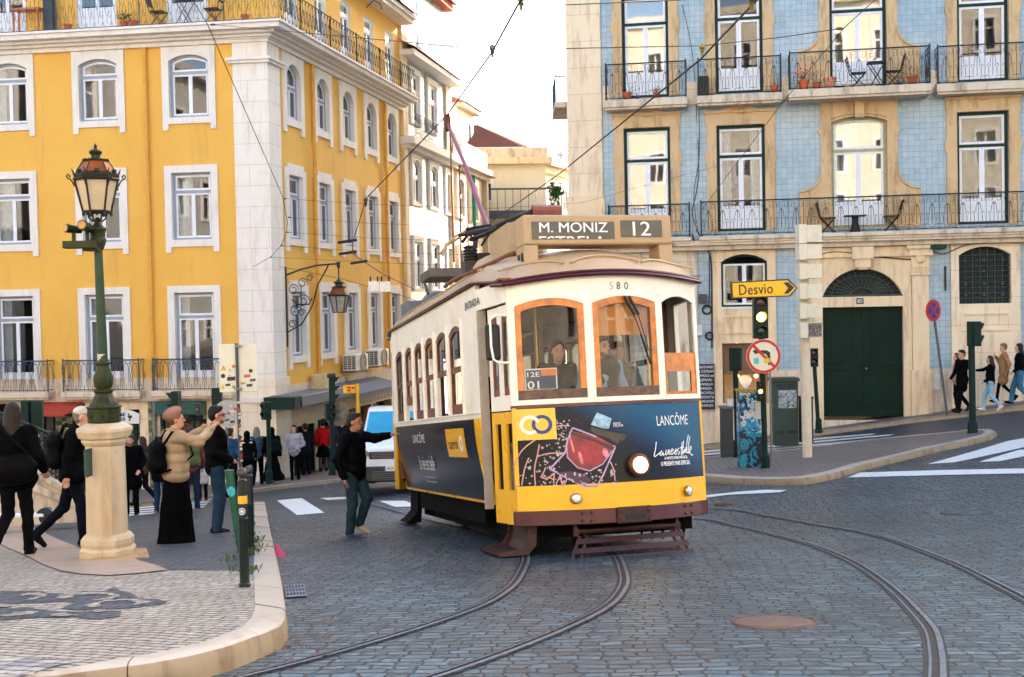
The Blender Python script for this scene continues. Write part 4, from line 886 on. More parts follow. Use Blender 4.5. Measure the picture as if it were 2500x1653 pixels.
for rr in (1, .78, .3): m.tube([(c+r_*rr*cos(pi*t/16), -.12, zf+hh*rr*sin(pi*t/16)) for t in range(17)], .016, 4)
for t in range(1, 16): m.tube([(c+r_*q*cos(pi*t/16), -.12, zf+hh*q*sin(pi*t/16)) for q in (.3, 1)], .012, 4)
for t in range(1, 15): m.tube([(c+r_*q*cos(pi*(t+.5+w_)/16), -.12, zf+hh*q*sin(pi*(t+.5+w_)/16)) for q, w_ in ((.45, 0), (.6, .25), (.7, -.2))], .01, 3)
m.tube([(gd[0], -.12, zf), (gd[1], -.12, zf)], .03, 4); fl = m.build('fanlight', PM('grey_green_iron', (66, 86, 80), .6), bb)
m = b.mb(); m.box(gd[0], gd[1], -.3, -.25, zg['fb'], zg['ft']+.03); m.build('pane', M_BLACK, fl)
m = b.mb(); a, z = b.px(2099.5, 735, .12); m.box(a-.1, a+.1, .12, .135, z-.085, z+.085); pq = m.build('number_plaque', PM('plaque_black', (20, 20, 22)), bb)
m = b.mb(); add_text(m, '85', a, z, .14, .11, .137, .02); m.build('lettering', M_WFRAME, pq)
m = b.mb(); o0, o1 = b.a(2321, 700), b.a(2489, 700)
m.box(o0, gw4[0], -.2, .1, zBase, zt0); m.box(gw4[1], o1, -.2, .1, zBase, zt0); L = sorted(loop(gw4[0], gw4[1], zg['w4b'], zg['w4s'], zg['w4t'], 8)[2:]); m.strip([p[0] for p in L], [p[1] for p in L], [zt0]*len(L), -.2, .1)
m.box(gw4[0], gw4[1], -.2, .1, zBase, zg['w4b']); zz = (b.z(2403, 808), b.z(2403, 762)); m.ring(loop(gw4[0]+.02, gw4[1]-.02, zz[0], zz[1], zz[1], 0), loop(gw4[0]+.09, gw4[1]-.09, zz[0]+.07, zz[1]-.07, zz[1]-.07, 0), .1, .14)
w4 = m.build('window', M_OCHREB, bb, uv=True)
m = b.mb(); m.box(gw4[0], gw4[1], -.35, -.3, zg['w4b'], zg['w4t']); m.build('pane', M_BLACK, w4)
m = b.mb(); nx, nz = 7, 9
for i in range(nx+1): x = gw4[0]+(gw4[1]-gw4[0])*i/nx; m.tube([(x, -.08, zg['w4b']), (x, -.08, zg['w4t']-.02)], .013, 4)
for j in range(nz+1): z = zg['w4b']+(zg['w4s']-zg['w4b'])*j/nz; m.tube([(gw4[0], -.08, z), (gw4[1], -.08, z)], .013, 4)
for i in range(nx):
 for j in range(nz):
  x = gw4[0]+(gw4[1]-gw4[0])*(i+.5)/nx; z = zg['w4b']+(zg['w4s']-zg['w4b'])*(j+.5)/nz; m.tube([(x+.05*cos(t*pi/3), -.08, z+.04*sin(t*pi/3)) for t in range(6)], .008, 3, True)
for i in (1, 3.5, 6):
 for j in (1.6, 3.6, 6, 8): m.ball((gw4[0]+(gw4[1]-gw4[0])*i/nx, -.06, zg['w4b']+(zg['w4s']-zg['w4b'])*j/nz), .05, 8)
m.build('grille', MC['grey_green_iron'], w4)
def wbox(nm, u0, u1, v0, v1, d, mat, lab=None):
 m = b.mb(); m.box(b.a(u0, v1), b.a(u1, v1), .0, d, b.z(u0, v1), b.z(u0, v0)); return m.build(nm, mat, bb, bev=.01)
wbox('meter_box', 1707, 1726, 718, 741, .14, PM('meter_grey', (70, 66, 66))); wbox('meter_box', 1698, 1715, 793, 819, .12, PM('meter_white', (214, 212, 206))); wbox('meter_box', 2268, 2293, 915, 951, .1, PM('meter_white', (214, 212, 206)))
for (u, v, r_) in ((1726, 756, .14), (1732, 820, .12)):
 m = b.mb(); a, z = b.px(u, v)
 for q in range(4): m.tube([(a+(r_-q*.008)*cos(t*pi/9), .06+.02*q, z+(r_-q*.008)*sin(t*pi/9)) for t in range(18)], .014, 4, True)
 m.build('cable_coil', M_BLACK, bb)
def cable(pts, r=.014, d=.14):
 m = b.mb(); P = [b.px(u, v, d) for u, v in pts]; q = smoothline([(x, z, 0) for x, z in P], 6); m.tube([(p.x, d, p.y) for p in q], r, 5); m.build('cable', M_BLACK, bb)
cable([(1690, 570), (1700, 592), (1740, 600), (1860, 604), (1945, 600), (2000, 622), (2090, 626), (2150, 628), (2240, 634), (2262, 626), (2268, 595), (2290, 586), (2340, 594), (2420, 588), (2520, 578)], .02)
cable([(1700, 560), (1722, 600), (1736, 640), (1738, 740), (1738, 850)], .022); cable([(1712, 570), (1730, 610), (1732, 700), (1730, 745)], .016)
cable([(1704, 340), (1706, 420), (1700, 470), (1690, 520), (1703, 560)], .012, .03); cable([(1706, 250), (1707, 380), (1694, 470), (1700, 545)], .01, .03); cable([(1665, 10), (1690, 130), (1702, 300)], .008, .03)
cable([(1945, 606), (1990, 622), (2050, 615), (2200, 632)], .012); cable([(2262, 600), (2300, 620), (2360, 598), (2440, 590)], .014)
m = b.mb(); a, z = b.px(2290, 603, .3); m.box(a-.22, a+.22, .1, .42, z-.06, z+.06); wl = m.build('wall_lamp', M_GREEN, bb, bev=.02)
m = b.mb(); m.box(b.a(2305, 660), b.a(2309, 660), 0, .08, b.z(2300, 710), b.z(2300, 650)); m.build('bracket', M_BLACK, bb)
m = MB(); P = at(1374, 230, 38); m.box(P.x-.25, P.x+.35, 38, 40.5, at(1374, 262, 38).z, at(1374, 248, 38).z); sb = m.build('balcony', M_DIRTY, bb)
m = MB(); z0, z1 = at(1374, 248, 38).z, at(1374, 186, 38).z
for k in range(8): m.tube([(P.x-.22+.0*k, 38+k*.35, z0), (P.x-.22, 38+k*.35, z1)], .012, 4)
for k in range(4): m.tube([(P.x-.22+.13*k, 38, z0), (P.x-.22+.13*k, 38, z1)], .012, 4)
m.tube([(P.x+.3, 38, z1), (P.x-.22, 38, z1), (P.x-.22, 40.5, z1)], .025, 4); m.build('railing', PM('teal_iron', (24, 90, 90), .5), sb)
m = b.mb(); a0, a1 = b.a(1704, 940), b.a(1745, 940); z0, z1 = b.z(1725, 998), b.z(1725, 888); m.box(a0, a1, .14, .18, z0, z1)
cb = m.build('menu_board', PM('slate', (38, 38, 42), .7), None); tag(cb, 'tall black chalk menu board on the tiled wall beside the ice cream shop', 'menu board')
L = ['MILKSHAKES', '& ICECREAM', 'FAMOUS and', 'LEMON-', 'VANILLA', 'MANGO-', 'STRACCIATELLA', 'COCONUT &', 'CARDAMOM', 'WAFFLES']
for k, t in enumerate(L): m = b.mb(); add_text(m, t, (a0+a1)/2, z1-.09-(z1-z0-.2)*k/9.0, (a1-a0)*min(.9, .5+.04*len(t)), .075, .184, .004, .15); m.build('lettering', M_WFRAME, cb)
# ================= STREET BEYOND
def hull(W, a0, a1, z0, z1, dep, mat, par, name='sun_block_core', dd=1.1):  # unseen solid behind a facade, blocks sunlight
 m = W.mb(); m.box(a0, a1, -dep, -dd, z0, z1); return m.build(name, mat, par)
y = YR; a1 = y.a(1100, 300); A0 = aCR
th = thing('tiled_house', 'white and blue patterned tile house right behind the yellow corner building', 'building', tuple(y.fr(A0+3, 0, -5)))
zt1 = y.z(1040, 330); zc_ = y.z(1010, 215)+.0
cT = [(y.a(1008, 450), y.a(1027, 450)), (y.a(1050, 460), y.a(1069, 460))]
t1, b1_ = y.z(1017, 392), y.z(1017, 497); t2, b2_ = y.z(1017, 590), y.z(1018, 705)
zcor = y.z(985, 345); hs = []
for p in cT: hs += [(p[0], p[1], b1_, t1), (p[0], p[1], b2_, t2), (p[0], p[1], zcor+1.0, zcor+3.0)]
m = y.mb(); wall_grid(m, A0, a1, -9, zcor, hs, -.05); m.build('wall', M_AZUL, th, uv=True)
m = y.mb(); wall_grid(m, A0, a1, zcor, zcor+6.5, hs, -.05); m.build('wall', M_BTILE, th, uv=True)
hull(y, A0, a1, -9, zcor+6.4, 12, M_CREAMP, th)
m = y.mb(); m.box(A0+.02, A0+.5, -.05, .14, -9, zcor); m.box(a1-.35, a1, -.05, .1, -9, zcor); m.box(A0+.02, A0+.7, -.05, .12, zcor+.2, zcor+6.4); m.box(a1-.9, a1, -.05, .06, zcor+.2, zcor+3.6); m.build('pilaster', M_OCHRE, th)
m = y.mb(); m.box(A0, a1+.1, -.05, .3, zcor-.3, zcor-.15); m.box(A0-.1, a1+.1, -.05, .6, zcor-.149, zcor+.15); m.build('cornice', M_LIME, th)
m = y.mb(); rail_panel(m, A0+.1, a1, .55, zcor+.17, zcor+1.1, .2, [[(0, 0), (0, 1)], [(.3, .1), (.7, .5), (.3, .9)]], .01); m.build('railing', M_IRONB, th)
for p in cT:
 for zb_, zt_, ar in ((b1_, t1, .25), (b2_, t2, 0), (zcor+1.0, zcor+3.0, .0)):
  window(y, th, p[0], p[1], zb_, zt_-ar, zt_, stone_surround(p[0]-.2, p[1]+.2, p[0], p[1], zt_+.25, zt_-ar, zt_, zb_, .12, 0, .05), fc=M_WFRAME, trans=zt_-.7, rec=.12, curtain=[(0, .95)])
zrf = zcor+3.7; m = y.mb(); m.poly([(A0-.1, .7, zrf), (a1+.1, .7, zrf-.05), (a1+.1, -.3, zrf+.45), (A0-.1, -.3, zrf+.5)]); m.build('roof', PM('orange_tiles', (200, 96, 62), .8, var=.2, scale=20), th); m = y.mb(); m.box(A0, a1, -.04, .62, zrf-.28, zrf-.06); m.build('eave', M_LIME, th)
m = y.mb(); m.box(A0+.2, a1-1.3, -2.0, .1, zrf+.1, zrf+3.0); o = m.build('attic', M_BTILE, th, uv=True)
m = y.mb(); m.box(A0, a1-.9, -2.2, .5, zrf+3.0, zrf+3.25); m.poly([(A0-.2, .7, zrf+3.26), (a1-.8, .7, zrf+3.26), (a1-.8, -2.5, zrf+4.2), (A0-.2, -2.5, zrf+4.2)]); m.build('roof', bpy.data.materials['orange_tiles'], th)
m = y.mb(); rail_panel(m, A0+1.2, a1-.6, .55, zrf+.55, zrf+1.5, .22, [[(0, 0), (0, 1)], [(.5, .2), (.5, .8)]], .012); m.build('railing', PM('aqua_iron', (90, 170, 176), .5), th)
m = y.mb(); p = A0+2.3; m.box(p, p+.7, .1, .14, zrf+.5, zrf+2.4); m.build('window', M_WFRAME, th)
A1 = a1; a2 = y.a(1186, 470); wh = thing('weathered_house', 'weathered beige house with green drainpipe and terrace parapet behind the tram pole', 'building', tuple(y.fr(A1+3, 0, -5)))
zc2_ = y.z(1100, 420); zc2_ = y.z(1105, 405)
cW = [(y.a(1086+4, 470), y.a(1100, 470)), (y.a(1118, 480), y.a(1133, 480)), (y.a(1152, 490), y.a(1165, 490))]
tw, bw_ = y.z(1095, 425), y.z(1095, 520); tw2 = y.z(1100, 607); hs = []
for p in cW: hs += [(p[0], p[1], bw_, tw), (p[0], p[1], tw2-2.1, tw2)]
m = y.mb(); wall_grid(m, A1, a2, -9, zc2_+.5, hs, -.1); m.build('wall', M_DIRTY, wh)
hull(y, A1, a2, -9, zc2_+.6, 12, M_CREAMP, wh)
m = y.mb(); m.box(A1, a2+.2, -.1, .2, zc2_-.1, zc2_+.1); m.box(A1, a2+.4, -.1, .5, zc2_+.101, zc2_+.35); m.box(A1, a2+.1, -.2, .1, zc2_+.351, zc2_+1.35); m.box(a2-.4, a2, -.1, .15, -9, zc2_-.101); m.build('cornice', limestone('stained_cornice', (176, 160, 140), (210, 196, 176), (84, 70, 58), .9), wh)
for p in cW:
 for zb_, zt_, ar in ((bw_, tw, .25), (tw2-2.1, tw2, 0)): window(y, wh, p[0], p[1], zb_, zt_-ar, zt_, stone_surround(p[0]-.22, p[1]+.22, p[0], p[1], zt_+.25, zt_-ar, zt_, zb_, .1, 0, .05), fc=PM('tan_window_paint', (176, 140, 90)), sc=M_WFRAME, trans=zt_-.8, rec=.12, curtain=[(0, .9)])
pipe(y, y.a(1151, 480), -8, zc2_-.1, wh, PM('green_pipe', (20, 120, 84)), .09, .14); pipe(y, y.a(1108, 500), -8, zc2_+1, wh, M_RUST, .04, .3)
m = y.mb(); p0, p1 = y.a(1128, 300, -1.5), y.a(1155, 300, -1.5); zz = zc2_+1.3; ztw = y.z(1120, 262, -1.5); m.box(p0-1.2, p1, -4.5, -1.5, zz-1, ztw); tw_ = m.build('tower_room', M_CREAMP, wh)
m = y.mb(); m.box(p0-1.0, p1+.35, -4.8, -1.1, ztw, ztw+.22); m.build('eave', M_DIRTY, tw_)
m = y.mb(); P4 = [(p0-1.1, -1.0, ztw+.22), (p1+.4, -1.0, ztw+.22), (p1+.4, -4.9, ztw+.22), (p0-1.1, -4.9, ztw+.22)]; ap_ = ((p0+p1)/2-.6, -3, ztw+1.2)
for k in range(4): m.poly([P4[k], P4[(k+1) % 4], ap_])
m.build('roof', bpy.data.materials['orange_tiles'], tw_)
m = y.mb(); m.box(p1-.9, p1-.25, -1.49, -1.42, ztw-3.2, ztw-.6); m.build('window', PM('dark_green_window', (40, 90, 84)), tw_)
Wh = Wall(at(1190, 600, 66), (1, .1)); Wr = Wall(at(1332, 600, 66.9), (.42, 1)); W = Wh
hh = thing('hip_roof_house', 'cream house with dark red hip roof and railed terrace at the end of the street', 'building', tuple(at(1260, 700, 68)))
aR = W.a(1333, 450); zt_ = W.z(1280, 402); a5 = Wr.a(1395, 470)
ww = (W.a(1186, 460), W.a(1199, 460), W.z(1190, 489), W.z(1190, 448)); m = W.mb(); wall_grid(m, -3, aR, -9, zt_, [ww]); m.box(-3, aR, -9, -1.1, -9, zt_); m.build('wall', M_CREAMP, hh)
m = W.mb(); m.ring(loop(ww[0]-.15, ww[1]+.15, ww[2]-.15, ww[3]+.15, ww[3]+.15, 0), loop(ww[0], ww[1], ww[2], ww[3], ww[3], 0), -.2, .05); o = m.build('window', M_WFRAME, hh)
m = W.mb(); m.box(ww[0], ww[1], -.3, -.25, ww[2], ww[3]); m.build('pane', PM('dark_pane', (60, 74, 88), .1), o)
hs = []; sp_ = (a5-1)/6.2
for k in range(5): hs.append((.7+sp_*k, 1.9+sp_*k, W.z(1340, 500), W.z(1340, 446)))
hs2 = [(h[0], h[1], h[2]-4.2, h[3]-4.2) for h in hs]
m = Wr.mb(); wall_grid(m, 0, a5, -9, zt_, hs+hs2); m.build('wall', M_CREAMP, hh)
for h in hs+hs2: window(Wr, hh, h[0], h[1], h[2], h[3], h[3], None, fc=M_WFRAME, trans=h[3]-.9, rec=.15, curtain=[(0, 1)])
m = W.mb(); m.box(-3, aR+.3, -.2, .5, zt_, zt_+.35); m.build('cornice', M_OCHRE, hh); m = Wr.mb(); m.box(-.3, a5, -.2, .5, zt_-.001, zt_+.349); m.box(-.3, a5, -.2, .2, zt_-.4, zt_-.01); m.build('cornice', M_OCHRE, hh)
m = W.mb(); m.box(-3, aR+.1, -.2, .1, zt_+.351, zt_+.9); m.build('parapet', M_DIRTY, hh)
zr_ = zt_+.9; apx = W.fr(W.a(1175, 300), -3, W.z(1160, 285)); m = MB()
e0, e1 = W.fr(-6, 0, zr_), W.fr(aR-1.2, 0, zr_+.05); e2 = Wr.fr(a5*.6, -.8, zr_)
m.poly([tuple(e0), tuple(e1), tuple(apx)]); m.poly([tuple(e1), tuple(e2), tuple(apx)]); m.l = [(p[0], p[2]*1.3, 0) for p in m.v]; m.build('roof', M_ROOF, hh, uv=(0, 1))
m = MB(); q0 = W.fr(W.a(1200, 310, -6), -6, 0); z0_ = at(1200, 300, 72).z; q = [at(1140, 290, 72), at(1190, 293, 72), at(1345, 372, 74), at(1345, 400, 74), at(1140, 400, 72)]; m.poly([tuple(p) for p in q]); m.build('roof', PM('pale_green_roof', (190, 212, 212)), hh)
m = MB(); p = at(1147, 300, 71); m.box(p.x-.3, p.x+.3, 71, 71.6, p.z-.6, at(1147, 290, 71).z); m.tube([(p.x, 71.3, p.z), (p.x, 71.3, at(1147, 286, 71).z)], .12, 8); m.build('chimney', PM('pale_teal_metal', (170, 196, 198)), hh)
m = Wr.mb(); rail_panel(m, 1, a5, -.2, zt_+.4, zt_+1.6, 1.1, [[(0, 0), (0, 1)], [(0, .5), (1, .5)]], .02); m.build('railing', M_IRONB, hh)
m = W.mb(); zb_ = W.z(1250, 520); m.box(-2, aR+.6, 0, 1.0, zb_-.3, zb_); rail_panel(m, -2, aR+.6, .95, zb_, zb_+1.2, .42, [[(0, 0), (0, 1)]], .02); m.build('balcony', M_IRONB, hh)
m = Wr.mb(); rail_panel(m, 0, a5, .8, zb_, zb_+1.2, .42, [[(0, 0), (0, 1)]], .02); m.box(0, a5, 0, .85, zb_-.3, zb_-.01); m.build('balcony', M_IRONB, hh)
fw_ = thing('white_house', 'plain white house far up the street above the railed terrace', 'building', tuple(at(1360, 500, 95)))
Wf = Wall(at(1225, 500, 96), (1, .05)); m = Wf.mb(); m.box(0, 6.2, -8, 0, -9, Wf.z(1350, 363)); m.build('wall', M_WHITEP, fw_)
Wf2 = Wall(at(1352, 500, 92), (.35, 1)); a6 = Wf2.a(1400, 420); m = Wf2.mb(); m.box(0, a6, -3, 0, -9, Wf2.z(1360, 372)); m.box(-.1, a6, 0, .4, Wf2.z(1360, 372), Wf2.z(1360, 366)); m.build('wall', M_WHITEP, fw_)
for k in range(3):
 m = Wf2.mb(); x = 1.2+k*3.2; z_ = Wf2.z(1358, 440); m.box(x, x+1.2, 0, .03, z_, z_+2.2); o = m.build('window', M_IRONB, fw_)
m = Wf2.mb(); z_ = Wf2.z(1372, 458); m.box(5.5, 6.4, .4, .46, z_, z_+1.9); m.build('banner', PM('red_banner', (226, 90, 80)), fw_)
m = MB()
for k in range(150):
 p = at(1357+random.gauss(0, 7), 470+random.gauss(0, 12), 64); s_ = .11; d = V((random.uniform(-1, 1), random.uniform(-1, 1), random.uniform(-1, 1)))*s_; e = V((random.uniform(-1, 1), random.uniform(-1, 1), random.uniform(-1, 1)))*s_
 m.poly([tuple(p+d), tuple(p+e), tuple(p-d), tuple(p-e)])
m.keep = 1; o = m.build('climbing_plant', M_LEAF); tag(o, 'green creeper hanging from the far cream house near the blue building edge', 'plant')
def plainhouse(P, e, L, H, mat, lab):
 W_ = Wall(P, e); z0 = -3.5; o = thing('apartment_building', lab, 'building', tuple(W_.fr(L/2, 0, z0))); hs = []
 nx = int(L/3.4)
 for i in range(nx):
  for j in range(int(H/3.9)): hs.append((1.2+i*3.4, 2.4+i*3.4, z0+1.2+j*3.9, z0+3.3+j*3.9))
 m = W_.mb(); wall_grid(m, 0, L, z0, z0+H, hs); m.box(0, L, -9, -.4, z0, z0+H); m.box(-.4, L+.4, -.4, .6, z0+H, z0+H+.5); m.build('wall', mat, o)
 m = W_.mb()
 for h in hs: m.ring(loop(h[0]-.2, h[1]+.2, h[2]-.2, h[3]+.2, h[3]+.2, 0), loop(h[0], h[1], h[2], h[3], h[3], 0), -.2, .06); m.box((h[0]+h[1])/2-.05, (h[0]+h[1])/2+.05, -.3, -.2, h[2], h[3]); m.box(h[0], h[1], -.31, -.21, h[3]-.75, h[3]-.65)
 m.build('window_frames', M_LIME, o); m = W_.mb(); m.poly([(0, -.35, z0+.5), (L, -.35, z0+.5), (L, -.35, z0+H-.5), (0, -.35, z0+H-.5)]); m.build('panes', M_ROOM, o)
plainhouse((34, -16), (-1, -.08), 70, 25, plaster('sunny_plaster', (204, 192, 170), (214, 202, 180)), 'cream plastered apartment building across the square with many stone framed windows')
plainhouse((-30, -14), (.12, 1), 38, 17, plaster('ivory_plaster', (190, 184, 174), (200, 194, 184)), 'ivory apartment building along the left side of the square')
# ================= TRAM  (local axes: x across, y backwards, z up; origin on the ground under the front)
dv = ray(455, 1095).normalized(); TA = -dv; TT = V((0, 0, 1)).cross(TA).normalized(); TU = TA.cross(TT)
PLc = at(1270.4, 1281, 12.7); PRc = at(1721.6, 1255.8, 13.2); TO = (PLc+PRc)/2-TU*.36
TM = Matrix(((TT.x, -TA.x, TU.x, TO.x), (TT.y, -TA.y, TU.y, TO.y), (TT.z, -TA.z, TU.z, TO.z), (0, 0, 0, 1)))
tram = thing('tram', 'old yellow and white number 12 tram with perfume advert front and wooden windows', 'tram', mat=TM)
def tp(u, v, ax, val):      # photo pixel on a tram-local plane
 d = ray(u, v); n = {'x': TT, 'y': -TA, 'z': TU}[ax]; k = (val+TO.dot(n))/d.dot(n); q = d*k-TO
 return V((q.dot(TT), q.dot(-TA), q.dot(TU)))
M_TW = PM('tram_cream_paint', (246, 238, 222), .35, var=.04, scale=3, dirt=((176, 150, 118), .35), bump=.03, bscale=8)
M_TY = PM('tram_yellow_paint', (250, 184, 6), .3, var=.04, scale=2, coat=.4, bump=.04, bscale=5, dirt=((200, 130, 20), .15))
M_TM = PM('tram_maroon_paint', (82, 26, 30), .35, var=.2, scale=5, coat=.2, dirt=((50, 24, 20), .5))
M_TWOOD = PM('varnished_wood', (214, 122, 28), .35, var=.25, scale=9, coat=.3, dirt=((120, 70, 36), .5))
M_TWOOD2 = PM('worn_brown_wood', (120, 72, 46), .6, var=.3, scale=9, dirt=((96, 66, 48), .5))
M_TOLD = PM('weathered_grey_wood', (112, 88, 72), .75, var=.3, scale=14)
M_TROOF = PM('tram_roof_paint', (182, 152, 114), .45, var=.06, scale=3, dirt=((150, 136, 124), .6), bump=.05, bscale=6)
M_TBR = PM('tram_brown_iron', (62, 32, 28), .55, .2, var=.3, scale=9, dirt=((44, 30, 28), .6))
M_TDK = PM('underframe_black', (9, 8, 8), .8, spec=.1)
def navy():
 s = NT('advert_print'); tc = s.n('TexCoord'); sp_ = s.n('SeparateXYZ'); s.l(tc.outputs['Object'], sp_.inputs[0])
 fx = s.math('MULTIPLY_ADD', sp_.outputs['X'], .8); fx.node.inputs[2].default_value = .05
 fz = s.math('MULTIPLY_ADD', sp_.outputs['Z'], 1.4); fz.node.inputs[2].default_value = -1.35
 a = s.math('ADD', fx, fz); c = s.ramp(a, [(.0, (5, 8, 20)), (.4, (6, 18, 40)), (.66, (14, 58, 92)), (1.0, (30, 84, 116))])
 v = s.n('TexVoronoi'); v.inputs['Scale'].default_value = 26; s.l(tc.outputs['Object'], v.inputs['Vector'])
 st_ = s.ramp(v.outputs['Distance'], [(.045, 1.0), (.075, 0.0)])
 nz = s.ramp(s.noise(tc.outputs['Object'], 2.2, 3), [(.5, 0.0), (.62, 1.0)]); c = s.mix(s.math('MULTIPLY', st_, nz), c, (214, 214, 224))
 s.fin(c, .4, 0, None, .25); return s.m
M_AD = navy()
def sidead():
 s = NT('side_advert_print'); co = s.coord('Object', scale=(1, 1, 1)); c = s.mix(s.noise(co, 1.6, 3), (16, 17, 26), (8, 26, 50))
 g = s.ramp(s.noise(s.coord('Object', scale=(1, 5, .6)), 1.4, 2), [(.6, 0.0), (.68, 1.0)]); c = s.mix(s.math('MULTIPLY', g, .45), c, (104, 78, 84))
 s.fin(c, .25, 0, None, .35); return s.m
M_SAD = sidead()
def FY(x, z):
 b_ = .38 if z < .8 else (.38-.1*min((z-.8)/.75, 1)); q = min(abs(x)/1.06, 1.15); return -b_*(1-q*q)+ (0 if abs(x) < 1.06 else (abs(x)-1.06)*1.2)
ff = lambda x, d, z: (x, FY(x, z)-d, z)
def FM(): return MB(ff)
NX = 18
def fbox(m, x0, x1, d0, d1, z0, z1): m.box(x0, x1, d0, d1, z0, z1, max(1, int((x1-x0)/.1)))
m = FM(); fbox(m, -1.055, 1.06, -.04, .0, .50, .77); m.build('front_panel', M_TY, tram, smooth=True)
m = FM(); fbox(m, -1.05, 1.045, -.02, .004, .765, 1.565); adp = m.build('advert_panel', M_AD, tram, smooth=True)
m = FM(); fbox(m, -1.065, -1.03, -.03, .008, .77, 1.575); fbox(m, 1.03, 1.066, -.03, .008, .77, 1.575); m.build('edge_strip', M_TY, tram, smooth=True)
m = FM(); fbox(m, -1.04, -.654, .0045, .009, 1.239, 1.562); lg = m.build('operator_panel', M_TY, tram)
def annulus(m, cx, cz, r0, r1, t0, t1, d, n=26):
 P = [(cx+r1*cos(t0+(t1-t0)*k/n), cz+r1*sin(t0+(t1-t0)*k/n)) for k in range(n+1)]; Q = [(cx+r0*cos(t0+(t1-t0)*k/n), cz+r0*sin(t0+(t1-t0)*k/n)) for k in range(n+1)]
 for k in range(n): m.poly([(P[k][0], d, P[k][1]), (P[k+1][0], d, P[k+1][1]), (Q[k+1][0], d, Q[k+1][1]), (Q[k][0], d, Q[k][1])])
m = FM(); m.keep = 1; annulus(m, -.79, 1.395, .064, .1, 0, 2*pi, .011); m.build('emblem', PM('emblem_blue', (16, 44, 124), .4), lg)
m = FM(); m.keep = 1; annulus(m, -.905, 1.395, .064, .1, .3, 2*pi-.9, .0125); m.build('emblem', PM('emblem_white', (236, 232, 220), .4), lg)
m = FM(); fbox(m, -1.08, 1.085, -.05, .03, .355, .507); bmp = m.build('bumper', M_TM, tram, smooth=True, bev=.006)
m = FM(); fbox(m, -.12, .26, .031, .075, .345, .515); o = m.build('coupler_plate', M_TBR, tram, bev=.012)
m = FM(); fbox(m, -.03, .17, .076, .08, .385, .43); m.build('coupler_slot', M_BLACK, o)
def rivets(cx, cz):
 m = FM()
 for i in (-1, 1):
  for j in (-1, 1): m.ball((cx+i*.045, .034, cz+j*.04), .017, 6)
 m.build('bolts', M_TBR, bmp)
rivets(-.42, .43); rivets(.76, .43);
m = FM()
for i in (-.085, .225):
 for j in (.385, .475): m.ball((i, .078, j), .017, 6)
m.build('bolts', M_TM, o)
def fpoly(m, P, d):
 bm = bmesh.new(); bm.faces.new([bm.verts.new((x, 0, z)) for x, z in P]); bmesh.ops.triangulate(bm, faces=bm.faces[:]); k = -22
 while k < 22: bmesh.ops.bisect_plane(bm, geom=bm.verts[:]+bm.edges[:]+bm.faces[:], plane_co=V((k*.05, 0, 0)), plane_no=V((1, 0, 0))); k += 1
 for f in bm.faces: m.poly([(v.co.x, d, v.co.z) for v in f.verts])
 bm.free()
def FR(pts): return [tuple((lambda q: (q.x, q.z))(tp(u, v, 'y', -.25))) for u, v in pts]
def z6(L): return FR([(1200+x/3.336, 950+y/3.336) for x, y in L])
m = FM(); m.keep = 1; fpoly(m, z6([(640, 340), (600, 460), (610, 560), (680, 630), (770, 660), (860, 620), (930, 540), (980, 460), (830, 380)]), .006); m.build('flask_print', PM('ruby_print', (150, 20, 40), .4, var=.45, scale=7), adp)
m = FM(); m.keep = 1
for L, w_ in (([(660, 315), (620, 420), (600, 520), (490, 650), (600, 720), (740, 790), (830, 790), (880, 700), (985, 470), (820, 380), (660, 315)], .008), ([(610, 440), (620, 560), (690, 640), (780, 665), (880, 610), (960, 500)], .006), ([(490, 650), (640, 740), (760, 775)], .01)):
 P = z6(L)
 for a, c_ in zip(P, P[1:]):
  t = V((c_[0]-a[0], c_[1]-a[1])); n_ = V((-t.y, t.x)).normalized()*w_; m.poly([(a[0]-n_.x, .0072, a[1]-n_.y), (c_[0]-n_.x, .0072, c_[1]-n_.y), (c_[0]+n_.x, .0072, c_[1]+n_.y), (a[0]+n_.x, .0072, a[1]+n_.y)])
m.build('flask_outline_print', PM('mauve_print', (176, 150, 190), .2, var=.2), adp)
m = FM(); m.keep = 1; fpoly(m, z6([(650, 345), (830, 405), (975, 475), (960, 500), (820, 430), (645, 372)]), .0076); m.build('flask_shoulder_print', PM('dark_ruby_print', (60, 6, 20), .4), adp)
m = FM(); m.keep = 1
for cx_, cy_, rx_, ry_ in ((716, 560, 14, 52), (905, 520, 22, 40), (655, 460, 8, 60)): fpoly(m, z6([(cx_+rx_*cos(k*pi/6)+ry_*.2*sin(k*pi/6), cy_+ry_*sin(k*pi/6)) for k in range(12)]), .0078)
m.build('flask_glint_print', PM('pink_glint_print', (236, 130, 140), .4, var=.3, scale=20), adp)
m = FM(); m.keep = 1; fpoly(m, z6([(850, 190), (965, 240), (940, 320), (905, 325), (800, 290)]), .0075); m.build('stopper_print', PM('crystal_print', (150, 190, 214), .4, var=.4, scale=14), adp)
m = FM(); m.keep = 1; fpoly(m, z6([(800, 310), (910, 340), (1105, 378), (1040, 385), (1000, 450), (930, 400), (840, 372), (795, 340)]), .0065); m.build('ribbon_print', PM('black_print', (12, 12, 16), .3), adp)
m = FM(); m.keep = 1; fpoly(m, z6([(540, 680), (640, 668), (740, 690), (790, 740), (745, 786), (640, 745)]), .0062); m.build('glow_print', PM('violet_print', (70, 20, 70), .4, var=.6, scale=6), adp)
m = FM(); m.keep = 1; random.seed(5)
def star(x, z, r, d=.0066):
 for t in (0, pi/3, 2*pi/3):
  c_, s_ = cos(t), sin(t); k = r*.16; m.poly([(x-c_*r+s_*0, d, z-s_*r), (x+s_*k, d, z-c_*k), (x+c_*r, d, z+s_*r), (x-s_*k, d, z+c_*k)])
